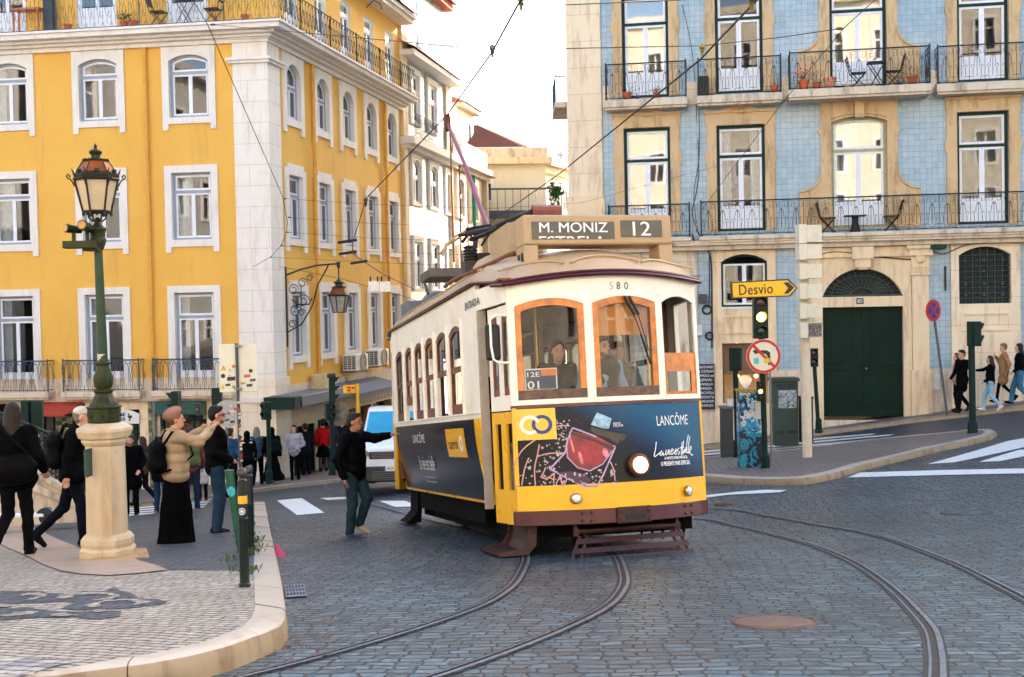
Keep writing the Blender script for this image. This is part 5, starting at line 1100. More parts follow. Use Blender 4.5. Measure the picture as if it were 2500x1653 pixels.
for k in range(230):
 u, v_ = random.uniform(232, 990), random.uniform(420, 790)
 if (u-230)+(v_-800)*.62 < -20: continue
 if 600 < u < 980 and 330 < v_ < 650+0*u: continue
 x, z = z6([(u, v_)])[0]; star(x, z, random.uniform(.006, .022))
for k in range(60):
 x, z = z6([(random.uniform(490, 640), random.uniform(250, 420))])[0]; star(x, z, random.uniform(.006, .018))
m.build('sparkle_print', PM('silver_print', (206, 190, 200), .3), adp)
m = FM(); m.keep = 1
def stroke(L, w_, d=.007):
 P = z6(L); P = [(q.x, q.y) for q in smoothline([(x, z, 0) for x, z in P], 5)]
 for a, c_ in zip(P, P[1:]):
  t = V((c_[0]-a[0], c_[1]-a[1]))
  if t.length < 1e-6: continue
  n_ = V((-t.y, t.x)).normalized()*w_; m.poly([(a[0]-n_.x, d, a[1]-n_.y), (c_[0]-n_.x, d, c_[1]-n_.y), (c_[0]+n_.x, d, c_[1]+n_.y), (a[0]+n_.x, d, a[1]+n_.y)])
for L in ([(415, 450), (400, 540), (380, 650), (385, 790)], [(340, 560), (310, 650), (290, 790)], [(230, 640), (290, 500), (400, 400)], [(400, 550), (480, 525), (600, 520)], [(940, 590), (965, 660), (970, 740)], [(490, 330), (560, 300), (640, 298)]): stroke(L, .006)
m.build('arc_print', PM('rose_gold_print', (206, 150, 140), .3), adp)
M_TXT = PM('white_lettering', (238, 236, 236), .4, var=.02)
def ftext(t, u0, v0, u1, v1, bold=0, shear=0, nm='lettering', mat=M_TXT, d=.0078, rot=0, space=1, par=None):
 (x0, z1), (x1, z0) = z6([(u0, v0)])[0], z6([(u1, v1)])[0]
 m = FM(); m.keep = 1; add_text(m, t, (x0+x1)/2, (z0+z1)/2, x1-x0, abs(z1-z0), d, bold, shear, space, rot); return m.build(nm, mat, par or adp)
ftext('LANCÔME', 1340, 196, 1640, 285, -.004)
ftext('A NOITE MAIS MÁGICA,', 1397, 546, 1625, 566, .03); ftext('O PRESENTE MAIS ESPECIAL', 1364, 592, 1648, 611, .03)
ftext('NOVO', 975, 272, 1035, 288, .01); ftext("L'ELIXIR", 975, 290, 1056, 305, .01)
ftext('LAN', 425, 690, 610, 760, -.004, rot=-.5, mat=bpy.data.materials['rose_gold_print'])
m = FM(); m.keep = 1    # handwritten slogan as brush strokes
for L in ([(1330, 430), (1320, 490), (1305, 548), (1345, 528), (1360, 515)], [(1378, 500), (1358, 525), (1366, 540), (1388, 515), (1386, 540), (1400, 530)], [(1418, 495), (1410, 535), (1430, 520), (1438, 492)], [(1450, 492), (1440, 530), (1452, 525)], [(1462, 510), (1482, 500), (1474, 485), (1458, 520), (1470, 532), (1490, 515)], [(1500, 515), (1516, 500), (1508, 488), (1494, 520), (1506, 532), (1522, 515)], [(1540, 480), (1524, 500), (1545, 515), (1530, 535)], [(1575, 430), (1560, 525), (1575, 530)], [(1548, 480), (1590, 470)], [(1590, 420), (1572, 520), (1590, 500), (1600, 490), (1590, 520), (1575, 522)], [(1608, 500), (1622, 485), (1612, 475), (1602, 510), (1618, 515)], [(1640, 372), (1622, 440), (1620, 515), (1630, 512)], [(1655, 385), (1640, 450), (1636, 520), (1648, 510)], [(1655, 500), (1668, 478), (1658, 465), (1648, 505), (1665, 535), (1684, 535)]): stroke(L, .005, .0078)
m.build('lettering', M_TXT, adp)
m = FM(); fbox(m, -1.07, 1.07, -.03, .012, 1.568, 1.602); m.build('waist_strip', M_TM, tram, smooth=True)
m = FM(); fbox(m, -1.065, 1.065, -.06, .0, 1.603, 1.655)
WN = ((-.999, -.31), (-.218, .505), (.592, 1.02)); ZW0, ZW1 = 1.655, 2.71
for x0, x1 in ((-1.065, -1.0), (-.309, -.219), (.506, .591), (1.021, 1.065)): fbox(m, x0, x1, -.06, .0, 1.656, 2.74)
for x0, x1 in WN:
 n = 10; xs = [x0+(x1-x0)*k/n for k in range(n+1)]; m.strip(xs, [ZW1-.07*(2*(x-x0)/(x1-x0)-1)**2+(.0) for x in xs], [2.74]*(n+1), -.06, .0)
xs = [-1.07+2.14*k/20 for k in range(21)]; hi = [2.875+.06*(1-(x/1.07)**2) for x in xs]; m.strip(xs, [2.7401]*21, hi, -.06, .001)
m.build('front_frame', M_TW, tram, smooth=True)
m = FM()
for x in (-1.03, -.265, .548, 1.043):
 for z in (1.63, 1.7, 2.66, 2.72): m.ball((x, .002, z), .008, 5)
m.build('rivets', M_TW, tram)
def ftx(t, u0, v0, u1, v1, mat, bold=0):
 a, b_ = tp(u0, v0, 'y', -.25), tp(u1, v1, 'y', -.25); m = FM(); m.keep = 1; add_text(m, t, (a.x+b_.x)/2, (a.z+b_.z)/2, b_.x-a.x, a.z-b_.z, .006, bold); m.build('fleet_number', mat, tram)
ftx('5', 1484, 689, 1495, 708, PM('faded_number', (190, 186, 184))); ftx('8', 1502, 689, 1512, 707, PM('navy_number', (30, 40, 96))); ftx('0', 1521, 690, 1532, 707, bpy.data.materials['navy_number'])
for i, (x0, x1) in enumerate(WN[:2]):
 n = 8; P = loop(x0, x1, ZW0, ZW1-.07, ZW1, n); Q = loop(x0+.062, x1-.062, ZW0+.1, ZW1-.075-.05, ZW1-.075, n)
 m = FM(); m.ring(P, Q, -.05, -.012)
 wf = m.build('window_frame', M_TWOOD, tram, smooth=False)
 m = FM(); fbox(m, x0+.002, x1-.002, -.011, -.004, ZW0+.002, ZW0+.1); m.build('bottom_rail', M_TOLD, wf)
 m = FM(); n = 6; xs = [Q[0][0]+(Q[1][0]-Q[0][0])*k/n for k in range(n+1)]
 for k in range(n): m.poly([(xs[k], -.03, ZW0+.1), (xs[k+1], -.03, ZW0+.1), (xs[k+1], -.03, ZW1-.085), (xs[k], -.03, ZW1-.085)])
 m.keep = 1; m.build('pane', M_GLASS2, wf, smooth=True)
x0, x1 = WN[2]; m = FM(); P = loop(x0+.01, x1, ZW0, 2.1, 2.1, 0); m.ring(P, loop(x0+.03, x1-.07, ZW0+.03, 1.9, 1.9, 0), -.05, -.012)
n = 8; xs = [x0+.03+(x1-x0-.1)*k/n for k in range(n+1)]; m.strip(xs, [1.9+.07*(1-(2*k/n-1)**2)-.001 for k in range(n+1)], [1.975]*(n+1), -.04, -.02); wf = m.build('window_frame', M_TWOOD, tram)
m = FM(); m.poly([(x0+.03, -.03, ZW0+.03), (x1-.07, -.03, ZW0+.03), (x1-.07, -.03, 1.95), (x0+.03, -.03, 1.95)]); m.keep = 1; m.build('pane', M_GLASS2, wf)
m = FM(); fbox(m, -.16, .44, -.1, -.09, 2.3, 2.64); m.build('sun_blind', PM('tan_blind', (206, 136, 66), .7, var=.08), tram)
for dx in (0, .055):
 m = FM(); m.tube([(.13+dx, .03, 2.7), (.24+dx*.8, .04, 2.5)], .018, 5); m.tube([(.22+dx, .04, 2.52), (.37+dx*.3, .03, 2.12)], .006, 4); m.tube([(.3, .015, 2.3), (.4+dx*.3, .012, 1.98)], .007, 4); m.build('wiper', M_BLACK, tram)
m = FM(); fbox(m, -.92, -.60, -.055, -.045, 1.76, 1.98); nb = m.build('route_card', PM('card_white', (226, 226, 226)), tram)
m = FM(); fbox(m, -.905, -.615, -.044, -.040, 1.765, 1.965); m.build('card_print', PM('card_navy', (42, 54, 92)), nb)
m = FM(); fbox(m, -.76, -.61, -.0395, -.037, 1.9, 1.97); m.build('card_print', PM('card_orange', (236, 120, 40)), nb)
m = FM(); m.keep = 1; add_text(m, '12E', -.835, 1.92, .12, .05, -.036, .02); add_text(m, '01', -.84, 1.81, .11, .08, -.036, .02); m.build('lettering', M_TXT, nb)
m = FM(); m.lathe([(.105, -.02), (.118, .02), (.118, .08), (.1, .1), (.082, .1)], 24, (.155, .0, .935), Matrix(((1, 0, 0), (0, 0, 1), (0, 1, 0)))); hl = m.build('headlight', PM('headlamp_rim_brown', (110, 62, 38), .5, .3, var=.2), tram, smooth=True)
m = FM(); m.lathe([(.001, .085), (.04, .1), (.078, .101), (.082, .1)], 24, (.155, .004, .935), Matrix(((1, 0, 0), (0, 0, 1), (0, 1, 0)))); m.build('lens', PM('lit_headlamp_glass', (255, 235, 190), .3, emit=(255, 222, 160), es=4.5, var=.02), hl, smooth=True)
for cx, cz in ((-.515, .623), (.775, .625)):
 m = FM(); m.lathe([(.045, -.01), (.058, .015), (.055, .04), (.042, .05)], 18, (cx, .0, cz), Matrix(((1, 0, 0), (0, 0, 1), (0, 1, 0)))); o = m.build('headlight', PM('brass_rim', (170, 140, 90), .35, .7), tram, smooth=True)
 m = FM(); m.lathe([(.001, .052), (.03, .056), (.042, .05)], 18, (cx, .002, cz), Matrix(((1, 0, 0), (0, 0, 1), (0, 1, 0)))); m.build('lens', PM('lens_glass', (220, 222, 226), .15, .3, var=.3, scale=60), o, smooth=True)
SX = -1.19; YF, YR_ = .89, 6.75; xs_ = [(965, 985.5), (988, 1008.5), (1011, 1034), (1036.5, 1062), (1065, 1094), (1097, 1130)]
wy = []
for (u0, u1) in xs_: wy.append((tp(u1, 900, 'x', SX).y, tp(u0, 900, 'x', SX).y))
wy = wy[::-1]
def side(sx, vis):
 sf = (lambda y_, d, z: (sx*(1.19+d)-0*d, y_, z))
 SM = lambda: MB(sf)
 m = SM(); m.box(YF, YR_, -.05, 0, 1.50, 1.555); m.box(YF, YR_, -.05, .02, 1.555, 1.575); m.box(YF-.0, YR_, -.05, .0, 2.70, 2.99)
 prev = YF
 for a_, b_ in wy+[(YR_-.001, None)]:
  m.box(prev, a_, -.05, 0, 1.576, 2.699); prev = b_
 for a_, b_ in wy:
  n = 8; q = [a_+(b_-a_)*k/n for k in range(n+1)]; m.strip(q, [2.64-.1*(2*k/n-1)**2 for k in range(n+1)], [2.699]*(n+1), -.05, -.002)
  m.box(a_-.03, a_-.005, .0, .025, 1.576, 2.69)
 m.build('side_frame', M_TW, tram)
 m = SM()
 for a_, b_ in wy: pass
 for k, (a_, b_) in enumerate(wy):
  m = SM(); n = 8; m.ring(loop(a_, b_, 2.08, 2.54, 2.64, n), loop(a_+.05, b_-.05, 2.15, 2.5, 2.575, n), -.05, -.015); wf = m.build('window_frame', M_TWOOD2, tram)
  m = SM(); m.poly([(a_+.05, -.03, 2.15), (b_-.05, -.03, 2.15), (b_-.05, -.03, 2.57), (a_+.05, -.03, 2.57)]);
  if k not in (1,): m.poly([(a_+.05, -.04, 1.7), (b_-.05, -.04, 1.7), (b_-.05, -.04, 2.07), (a_+.05, -.04, 2.07)])
  m.keep = 1; m.build('pane', M_GLASS, wf)
  if k != 1:
   z0 = 1.58 if k != 4 else 1.8; m = SM(); m.box(a_, a_+.045, -.055, -.02, z0+.12, 2.078); m.box(b_-.045, b_, -.055, -.02, z0+.12, 2.078); m.box(a_, b_, -.056, -.015, z0, z0+.119); m.build('lower_sash', M_TWOOD2, wf)
 def rf(y_, d, z):
  t = max(0, (1.5-z)/.95); return (sx*(1.19+d-.15*t**1.6-.0), y_, z)
 m = MB(rf); Z = [.56, .7, .85, 1.0, 1.15, 1.3, 1.499]
 def sheet(m, y0, y1, d, zz):
  for z0, z1 in zip(zz, zz[1:]): m.box(y0, y1, d-.02, d, z0, z1)
 sheet(m, YF+.36, YR_-.1, .0, Z); sa = m.build('side_advert', M_SAD, tram)
 m = MB(rf); sheet(m, YF, YF+.359, .002, Z); m.box(YF+.02, YF+.05, .002, .02, .56, 1.49); m.box(YF+.2, YF+.215, .002, .014, .56, 1.49); m.build('side_panel', M_TY, tram)
 m = MB(rf); m.box(YF, YR_-.1, -.03, .012, .53, .559); m.box(YR_-.1, YR_-.07, -.03, .012, .53, 1.5); m.build('edge_strip', M_TY, tram)
 if vis:
  def rpos(u, v): q = tp(u, v, 'x', SX+.04); return q.y, q.z
  (a1_, zt_), (a0_, zb_) = rpos(1094, 1048), rpos(1143, 1117); m = MB(rf); m.keep = 1
  for z0, z1 in zip([zb_+ (zt_-zb_)*k/4 for k in range(4)], [zb_+(zt_-zb_)*k/4 for k in range(1, 5)]): m.poly([(a0_, .006, z0), (a1_, .006, z0), (a1_, .006, z1), (a0_, .006, z1)])
  cp = m.build('operator_panel', M_TY, sa)
  def stx(t, u0, v0, u1, v1, mat, bold=0, par=None, shear=0, d=.009):
   (ya, za), (yb_, zb2) = rpos(u0, v0), rpos(u1, v1); m = MB(lambda x, d_, z: rf(-x, d_, z)); m.keep = 1
   add_text(m, t, -(ya+yb_)/2, (za+zb2)/2, abs(yb_-ya), abs(za-zb2), d, bold, shear); return m.build('lettering', mat, par or sa)
  stx('carris', 1100, 1073, 1123, 1096, PM('dark_letter', (40, 40, 50)), .01, cp)
  m = MB(rf); m.keep = 1; q = rpos(1131, 1083); annulus(m, q[0], q[1], .05, .1, 0, 2*pi, .009); m.build('emblem', M_TXT, cp)
  stx('LANCÔME', 1013, 1056, 1043, 1081, M_TXT); stx('La vie est belle', 1021, 1112, 1059, 1150, M_TXT, .01, None, .3); stx('A NOITE MAIS MÁGICA', 1030, 1162, 1054, 1168, M_TXT, .01); stx('O PRESENTE MAIS ESPECIAL', 1030, 1174, 1055, 1180, M_TXT, .01)
  q0, q1 = tp(1149, 741, 'x', SX), tp(1189, 731, 'x', SX)
side(-1, True); side(1, False)
def plat(sx, yd):      # platform corner between side end and front: yd 0 front / 1 rear
 f0 = (1.19, YF) if not yd else (1.19, YR_); f1 = (1.065, .0) if not yd else (1.065, YR_+.89)
 def pf(t, d, z): x = f0[0]+(f1[0]-f0[0])*t; y_ = f0[1]+(f1[1]-f0[1])*t; return (sx*(x+d), y_, z)
 m = MB(pf); m.box(0, 1.0, -.05, .0, 2.70, 2.93); m.build('letterboard', M_TW, tram)
 if not yd and sx < 0:
  m = MB(lambda x, d, z: pf(x, d, z)); m.keep = 1; m.build if 0 else None
  m = MB(lambda x, d, z: (-(1.19+d), YF-x, z));
  m = MB(lambda x, d, z: pf((x)/.9, d, z)); m.keep = 1
  m2 = MB(lambda x, d, z: (-(1.19+d-max(0, x-.2)*.14), YF+.2-x, z)); m2.keep = 1; add_text(m2, 'ENTRADA', 0, 2.80, .66, .085, .006, .01); m2.build('lettering', M_TDK, tram)
  L_ = .9
  def leaf(t0, t1, dep):
   g = MB(lambda t, d, z: pf(t, d-dep, z)); g.ring(loop(t0, t1, .36, 1.545, 1.545, 0), loop(t0+.10, t1-.10, .72, 1.42, 1.42, 0), -.03, 0); o = g.build('door', M_TY, tram)
   g = MB(lambda t, d, z: pf(t, d-dep, z)); g.ring(loop(t0, t1, 1.56, 2.68, 2.68, 0), loop(t0+.09, t1-.09, 1.72, 2.58, 2.58, 0), -.03, 0); g.build('upper_frame', M_TW, o)
   g = MB(lambda t, d, z: pf(t, d-dep, z)); g.ring(loop(t0+.09, t1-.09, 1.72, 2.58, 2.58, 0), loop(t0+.14, t1-.14, 1.8, 2.5, 2.5, 0), -.025, -.005); g.build('inner_frame', M_TWOOD2, o)
   g = MB(lambda t, d, z: pf(t, d-dep, z)); g.poly([(t0+.14, -.015, 1.8), (t1-.14, -.015, 1.8), (t1-.14, -.015, 2.5), (t0+.14, -.015, 2.5)]); g.poly([(t0+.10, -.015, .72), (t1-.10, -.015, .72), (t1-.10, -.015, 1.42), (t0+.10, -.015, 1.42)]); g.keep = 1; g.build('pane', M_GLASS, o)
  leaf(.22, .60, .05); leaf(.615, .985, .03)
 elif not yd:
  m = MB(pf); m.box(0, .99, -.04, 0, .53, 1.6); m.build('side_panel', M_TY, tram); m = MB(pf); m.box(0, .15, -.05, 0, 1.6, 2.699); m.box(.8, 1, -.05, 0, 1.6, 2.699); m.build('post', M_TW, tram)
 else:
  m = MB(pf); m.box(0, 1, -.04, 0, .53, 1.6); m.build('side_panel', M_TY, tram); m = MB(pf); m.box(0, .12, -.05, 0, 1.6, 2.699); m.box(.88, 1, -.05, 0, 1.6, 2.699); m.build('post', M_TW, tram)
for sx in (-1, 1): plat(sx, 0); plat(sx, 1)
m = MB(); m.box(-1.19, -1.1, YF-.06, YF+.0, .5, 2.7); m.build('post', PM('grey_post', (170, 158, 140), .5), tram)
m = MB(); m.box(-1.07, 1.07, YR_+.86, YR_+.9, .5, 1.6); m.box(-1.07, 1.07, YR_+.86, YR_+.9, 2.7, 2.95)
for x in (-1.06, -.36, .3, 1.0): m.box(x, x+.08, YR_+.86, YR_+.9, 1.601, 2.699)
m.build('rear_panel', M_TY, tram)
m = MB(); m.box(-.96, .96, .25, YR_+.7, .62, .7); m.build('floor', M_TDK, tram); m = MB(); m.box(-1.14, 1.14, .0, YR_+.8, 2.93, 2.95); m.build('ceiling', M_TWOOD2, tram)
for y_ in (1.0, YR_-.1):
 m = MB(); m.box(-1.13, -.4, y_, y_+.05, .7, 1.6); m.box(.4, 1.13, y_, y_+.05, .7, 1.6)
 for x in (-1.12, -.45, .4, 1.06): m.box(x, x+.06, y_, y_+.05, 1.601, 2.9)
 m.box(-1.12, 1.12, y_+.001, y_+.049, 2.55, 2.92); m.build('bulkhead', M_TWOOD2, tram)
for k in range(6):
 for x0, x1 in ((-1.1, -.25), (.35, 1.1)):
  m = MB(); y_ = 1.5+k*.85; m.box(x0, x1, y_, y_+.42, 1.08, 1.14); m.box(x0, x1, y_+.42, y_+.47, 1.08, 1.62); m.build('seat', M_TWOOD2, tram)
m = MB(); m.box(-.1, .35, -.05, .16, .7, 1.62); m.tube([(.1, .05, 1.62), (.1, .05, 1.7)], .05, 8); m.tube([(.1, .05, 1.7), (.3, .12, 1.72)], .015, 6); m.build('controller', M_TDK, tram)
m = MB()
for x in (-.5, .5):
 m.tube([(x, 1.0, 2.45), (x, YR_, 2.45)], .015, 6)
m.tube([(-.6, .6, .7), (-.6, .6, 2.9)], .018, 6); m.tube([(.75, .7, .7), (.75, .7, 2.9)], .018, 6); m.build('grab_rail', PM('brass_rail', (180, 140, 70), .3, .8), tram)
def outline(e=0.0, n=9):
 P = [(-1.19-e, YR_), (-1.19-e, YF)]
 P += [(-(1.19+e)+(.125)*(k/3.0), YF-(YF)*(k/3.0)-.0*e) for k in (1, 2)]
 for k in range(-n, n+1): x = (1.065+e)*k/n; P.append((x, FY(x/(1+e), 1.6)-e*1.0))
 P += [((1.19+e)-(.125)*(k/3.0), YF-YF*(k/3.0)) for k in (2, 1)]; P += [(1.19+e, YF), (1.19+e, YR_), (1.065+e, YR_+.85), (.5, YR_+1.08+e), (-.5, YR_+1.08+e), (-1.065-e, YR_+.85)]
 return P
O = outline(.035); gzz = lambda x, y_: 2.99 if y_ > YF else 2.885+.07*(1-(min(abs(x), 1.065)/1.07)**2)+.105*max(0, min(1, y_/YF))
m = MB(); m.tube([(x, y_, gzz(x, y_)+.02) for x, y_ in O], .02, 6, True); m.tube([(x*1.012, y_-.02 if y_ < 0 else y_, gzz(x, y_)-.015) for x, y_ in O[3:-7]], .022, 6); m.build('gutter', M_TM, tram, smooth=True)
m = MB(); rows = []
for k in range(13):
 s_ = k/12; q = 1-s_; row = []
 for x, y_ in outline(.03):
  yc = 1.75 if y_ < 1.75 else (y_ if y_ < YR_-.9 else YR_-.9)
  X = x*q; Yy = yc+(y_-yc)*q
  row.append(m.pt((X, Yy, gzz(x, y_)*(1-s_**1.5)+s_**1.5*3.0+(.45 if 1 else 0)*(1-q**2.2)**.62)))
 rows.append(row)
for A_, B_ in zip(rows, rows[1:]):
 n = len(A_)
 for k in range(n): m.face((A_[k], A_[(k+1) % n], B_[(k+1) % n], B_[k]))
m.face(rows[-1]); m.build('roof', M_TROOF, tram, smooth=True, angle=60)
def roofz(x, y_):
 best = 0
 for k in range(40):
  s_ = k/40; q = 1-s_; ex = 1.2*q; yc = 1.75
  y0 = yc+(FY(x, 1.6)-.03-yc)*q
  if abs(x) <= ex and y_ >= y0: best = s_
 z0 = 2.95; return z0*(1-best**1.5)+best**1.5*3.0+.45*(1-(1-best)**2.2)**.62
m = MB()
def rib(P):
 m.tube([(x, y_, z+.012) for x, y_, z in P], .016, 5)
for xa, xb in ((-1.12, -.45), (-.38, .38), (.42, 1.1)):
 P = []
 for k in range(13):
  t = k/12; x = xa+(xb-xa)*t; s_ = .07+.07*sin(pi*t); q = 1-s_; yg = FY(x/q if abs(x/q) < 1.06 else 1.06, 1.6)-.03; y_ = 1.75+(yg-1.75)*q
  P.append((x, y_, gzz(x/q, yg)*(1-s_**1.5)+s_**1.5*3.0+.45*(1-q**2.2)**.62))
 rib(P)
for ya, yb2 in ((.95, 3.2), (3.3, 6.4)):
 P = []
 for k in range(13):
  t = k/12; y_ = ya+(yb2-ya)*t; s_ = .10+.08*sin(pi*t); q = 1-s_; P.append((-1.22*q, y_, 2.99*(1-s_**1.5)+s_**1.5*3.0+.45*(1-q**2.2)**.62))
 rib(P)
m.build('drip_moulding', M_TROOF, tram, smooth=True)
q0, q1 = tp(1276, 529, 'y', .25), tp(1637, 590, 'y', .25); bx0, bx1, bz0, bz1 = q0.x, tp(1640, 560, 'y', .25).x, tp(1450, 597, 'y', .25).z, tp(1450, 524, 'y', .25).z
m = MB(); m.box(bx0, bx1, .25, .6, bz0, bz1); bo = m.build('destination_box', M_TROOF, tram, bev=.025)
zr_ = 3.12
for x in (bx0, bx1-.16):
 m = MB(); m.box(x, x+.16, .26, .58, zr_-.1, bz0); m.build('support', M_TROOF, bo, bev=.01)
m = MB(); m.box(bx0-.006, bx0, .3, .38, zr_+.02, zr_+.14); m.box(bx0-.006, bx0, .44, .52, zr_+.02, zr_+.14); m.build('vent_holes', M_BLACK, bo)
M_BLIND = PM('destination_blind', (78, 76, 66), .35, var=.15, scale=3)
def panel(u0, v0, u1, v1, nm='blind'):
 a, c_ = tp(u0, v0, 'y', .24), tp(u1, v1, 'y', .24); m = MB(); m.box(a.x, c_.x, .238, .249, c_.z, a.z); return m.build(nm, M_BLIND, bo), a, c_
p1, a, c_ = panel(1298, 541, 1501, 583); p2, a2_, c2_ = panel(1515, 538, 1617, 578)
dm = lambda: MB(lambda x, d, z: (x, .238-d, z))
def dtx(t, u0, v0, u1, v1, par, bold=.03, cut=None):
 p, q = tp(u0, v0, 'y', .235), tp(u1, v1, 'y', .235); m = dm(); m.keep = 1; add_text(m, t, (p.x+q.x)/2, (p.z+q.z)/2, q.x-p.x, p.z-q.z, .003, bold)
 if cut is not None:
  keep = [f for f in m.f];
  bm = bmesh.new(); vs = [bm.verts.new(v) for v in m.v]
  for f in keep:
   try: bm.faces.new([vs[i] for i in f])
   except ValueError: pass
  bmesh.ops.bisect_plane(bm, geom=bm.verts[:]+bm.edges[:]+bm.faces[:], plane_co=V((0, 0, cut)), plane_no=V((0, 0, -1)), clear_outer=True)
  m.v = [tuple(v.co) for v in bm.verts]; m.l = m.v; bm.verts.index_update(); m.f = [tuple(v.index for v in f.verts) for f in bm.faces]; m.m = [0]*len(m.f); bm.free()
 m.build('lettering', M_TXT, par)
dtx('M. MONIZ', 1316, 543, 1484, 567, p1, .018)
dtx('ESTRELA', 1316, 577, 1480, 601, p1, .018, cut=c_.z+.002)
dtx('12', 1544, 541, 1589, 575, p2, .01)
ry = 1.9
m = MB();
g0, g1 = tp(1236, 545, 'y', 1.3), tp(1262, 620, 'y', 1.3); m.box(g0.x+.0, g0.x+.42, 1.25, 2.15, g1.z, g0.z); m.build('resistor_box', M_TROOF, tram, bev=.01)
for (x, y_, r_) in ((-.62, 2.0, .33), (-.65, 5.4, .3)):
 m = MB(); m.ball((x, y_, 3.3), r_, 14, (1, 1, .62)); m.build('roof_ventilator', M_TROOF if y_ < 4 else PM('dark_vent', (92, 100, 106), .5), tram, smooth=True)
m = MB(); m.box(-1.0, -.1, 4.4, 5.1, 3.56, 3.68); m.tube([(-.9, 5.1, 3.4), (-.9, 5.3, 3.6), (-.8, 5.1, 3.66)], .025, 6); m.build('roof_tray', PM('roof_tray_grey', (86, 78, 72), .6), tram)
m = MB(); m.box(-1.0, -.3, 6.3, 6.9, 3.15, 3.45); m.build('rear_destination_box', PM('dark_vent', (92, 100, 106)), tram, bev=.03)
m = MB(); m.box(-.9, -.7, 2.6, 2.8, 3.25, 3.52);
for k in range(5): m.lathe([(.07, 0), (.1, .02), (.07, .04)], 10, (-.8, 2.7, 3.52+.04*k))
m.build('lightning_arrester', PM('dark_insulator', (60, 54, 50), .6), tram)
m = MB(); m.box(-.5, -.2, 1.9, 2.2, 3.4, 3.6)
for k in range(4): m.lathe([(.08, 0), (.11, .02), (.08, .04)], 10, (-.35, 2.05, 3.6+.04*k))
m.build('insulator', PM('dark_insulator', (60, 54, 50)), tram)
def bar(pts, r=.02, mat=M_TBR, nm='trolley_base', n=6):
 m = MB(); m.tube(pts, r, n); return m.build(nm, mat, tram, smooth=True)
PB = tp(1187, 548, 'y', 3.2)
m = MB()
def Q(u, v, y_): return tuple(tp(u, v, 'y', y_))
m.tube([Q(1140, 570, 2.9), Q(1195, 560, 2.4), Q(1262, 530, 1.4), Q(1300, 517, .9)], .035, 8)
m.tube([Q(1150, 585, 2.7), Q(1190, 570, 2.2), Q(1215, 556, 1.8)], .03, 8)
m.tube([Q(1138, 560, 2.9), Q(1200, 550, 2.6)], .022, 6); m.tube([Q(1120, 575, 2.7), Q(1160, 570, 2.6), Q(1200, 566, 2.4)], .022, 6)
m.tube([Q(1128, 592, 2.7), Q(1145, 570, 2.7), Q(1160, 592, 2.7), Q(1150, 620, 2.7)], .025, 6); m.tube([Q(1165, 565, 2.6), Q(1160, 600, 2.6), Q(1150, 615, 2.6)], .03, 6); m.tube([Q(1175, 600, 2.5), Q(1200, 565, 2.4)], .015, 5)
m.box(-.75, -.45, 2.5, 2.9, 3.45, 3.6); m.build('trolley_base', PM('greasy_iron', (46, 36, 36), .5, .4, var=.3), tram, smooth=True)
m = MB(); m.tube([Q(1300, 516, .9), Q(1368, 517, .9)], .075, 10); m.build('roof_tube', PM('maroon_tube', (134, 72, 62), .5, var=.2), tram, smooth=True)
for pts in ([Q(1080, 625, 2.9), Q(1091, 598, 2.9), Q(1110, 578, 2.9), Q(1140, 562, 2.9)], [Q(1075, 620, 3.4), Q(1090, 600, 3.2), Q(1124, 578, 3)]): bar(pts, .018, M_TROOF, 'cable_guide')
PH = at(1091.6, 281, 18.5); PHl = TM.inverted() @ PH; m = MB(); b0 = tp(1190, 553, 'y', 2.9)
m.tube([tuple(b0), tuple(b0.lerp(PHl, .5)), tuple(PHl-V((0, 0, .12)))], .036, 8, r2=.026); pole = m.build('trolley_pole', PM('faded_mauve_pole', (136, 76, 98), .5, var=.12, scale=2), tram, smooth=True)
m = MB(); m.obox(PHl-V((0, 0, .14)), .07, .12, .2); m.lathe([(.05, -.03), (.035, 0), (.05, .03)], 10, tuple(PHl-V((0, 0, .03))), Matrix(((0, 0, 1), (0, 1, 0), (-1, 0, 0)))); m.build('trolley_head', M_RUST, pole)
m = MB(); e = tp(1108, 640, 'y', 5.2); m.tube([tuple(PHl.lerp(b0, .08)), tuple(e)], .012, 4); m.build('rope', M_RUST, pole)
m = MB()
P = [Q(1085, 700, 1.9), Q(1110, 682, 1.6), Q(1150, 665, 1.4), Q(1200, 642, 1.0), Q(1240, 622, .8), Q(1256, 617, .7)]
m.tube(P, .022, 6); m.tube([(p[0]+.03, p[1]+.1, p[2]+.02) for p in P[:-1]], .016, 5); m.build('roof_cable', M_TWOOD2, tram, smooth=True)
m = MB(); A_ = tp(1238, 770, 'y', .0); B_ = tp(1244, 885, 'y', 0); mx = tp(1197, 800, 'y', .05)
m.tube([tuple(A_), (mx.x+.06, mx.y, A_.z+.01), (mx.x, mx.y, A_.z-.04), (mx.x, mx.y, mx.z-.2), (mx.x+.02, mx.y, B_.z+.04), (mx.x+.08, mx.y, B_.z), tuple(B_)], .014, 6); mo = m.build('mirror_arm', M_TW, tram, smooth=True)
c0, c1 = tp(1184, 792, 'y', .08), tp(1224, 880, 'y', .08); m = MB(); m.box(c0.x, c1.x, .06, .13, c1.z, c0.z); m.build('mirror', M_BLACK, mo, bev=.03)
m = MB(); m.box(-.8, .8, 1.2, 6.6, .13, .615); m.box(-.95, -.81, 1.9, 6.4, .26, .52); m.box(-.86, .92, .1, 1.199, .2, .6); m.build('underframe_shade_block', M_TDK, tram)  # underframe oversized and black, stands in for the shade beneath the tram
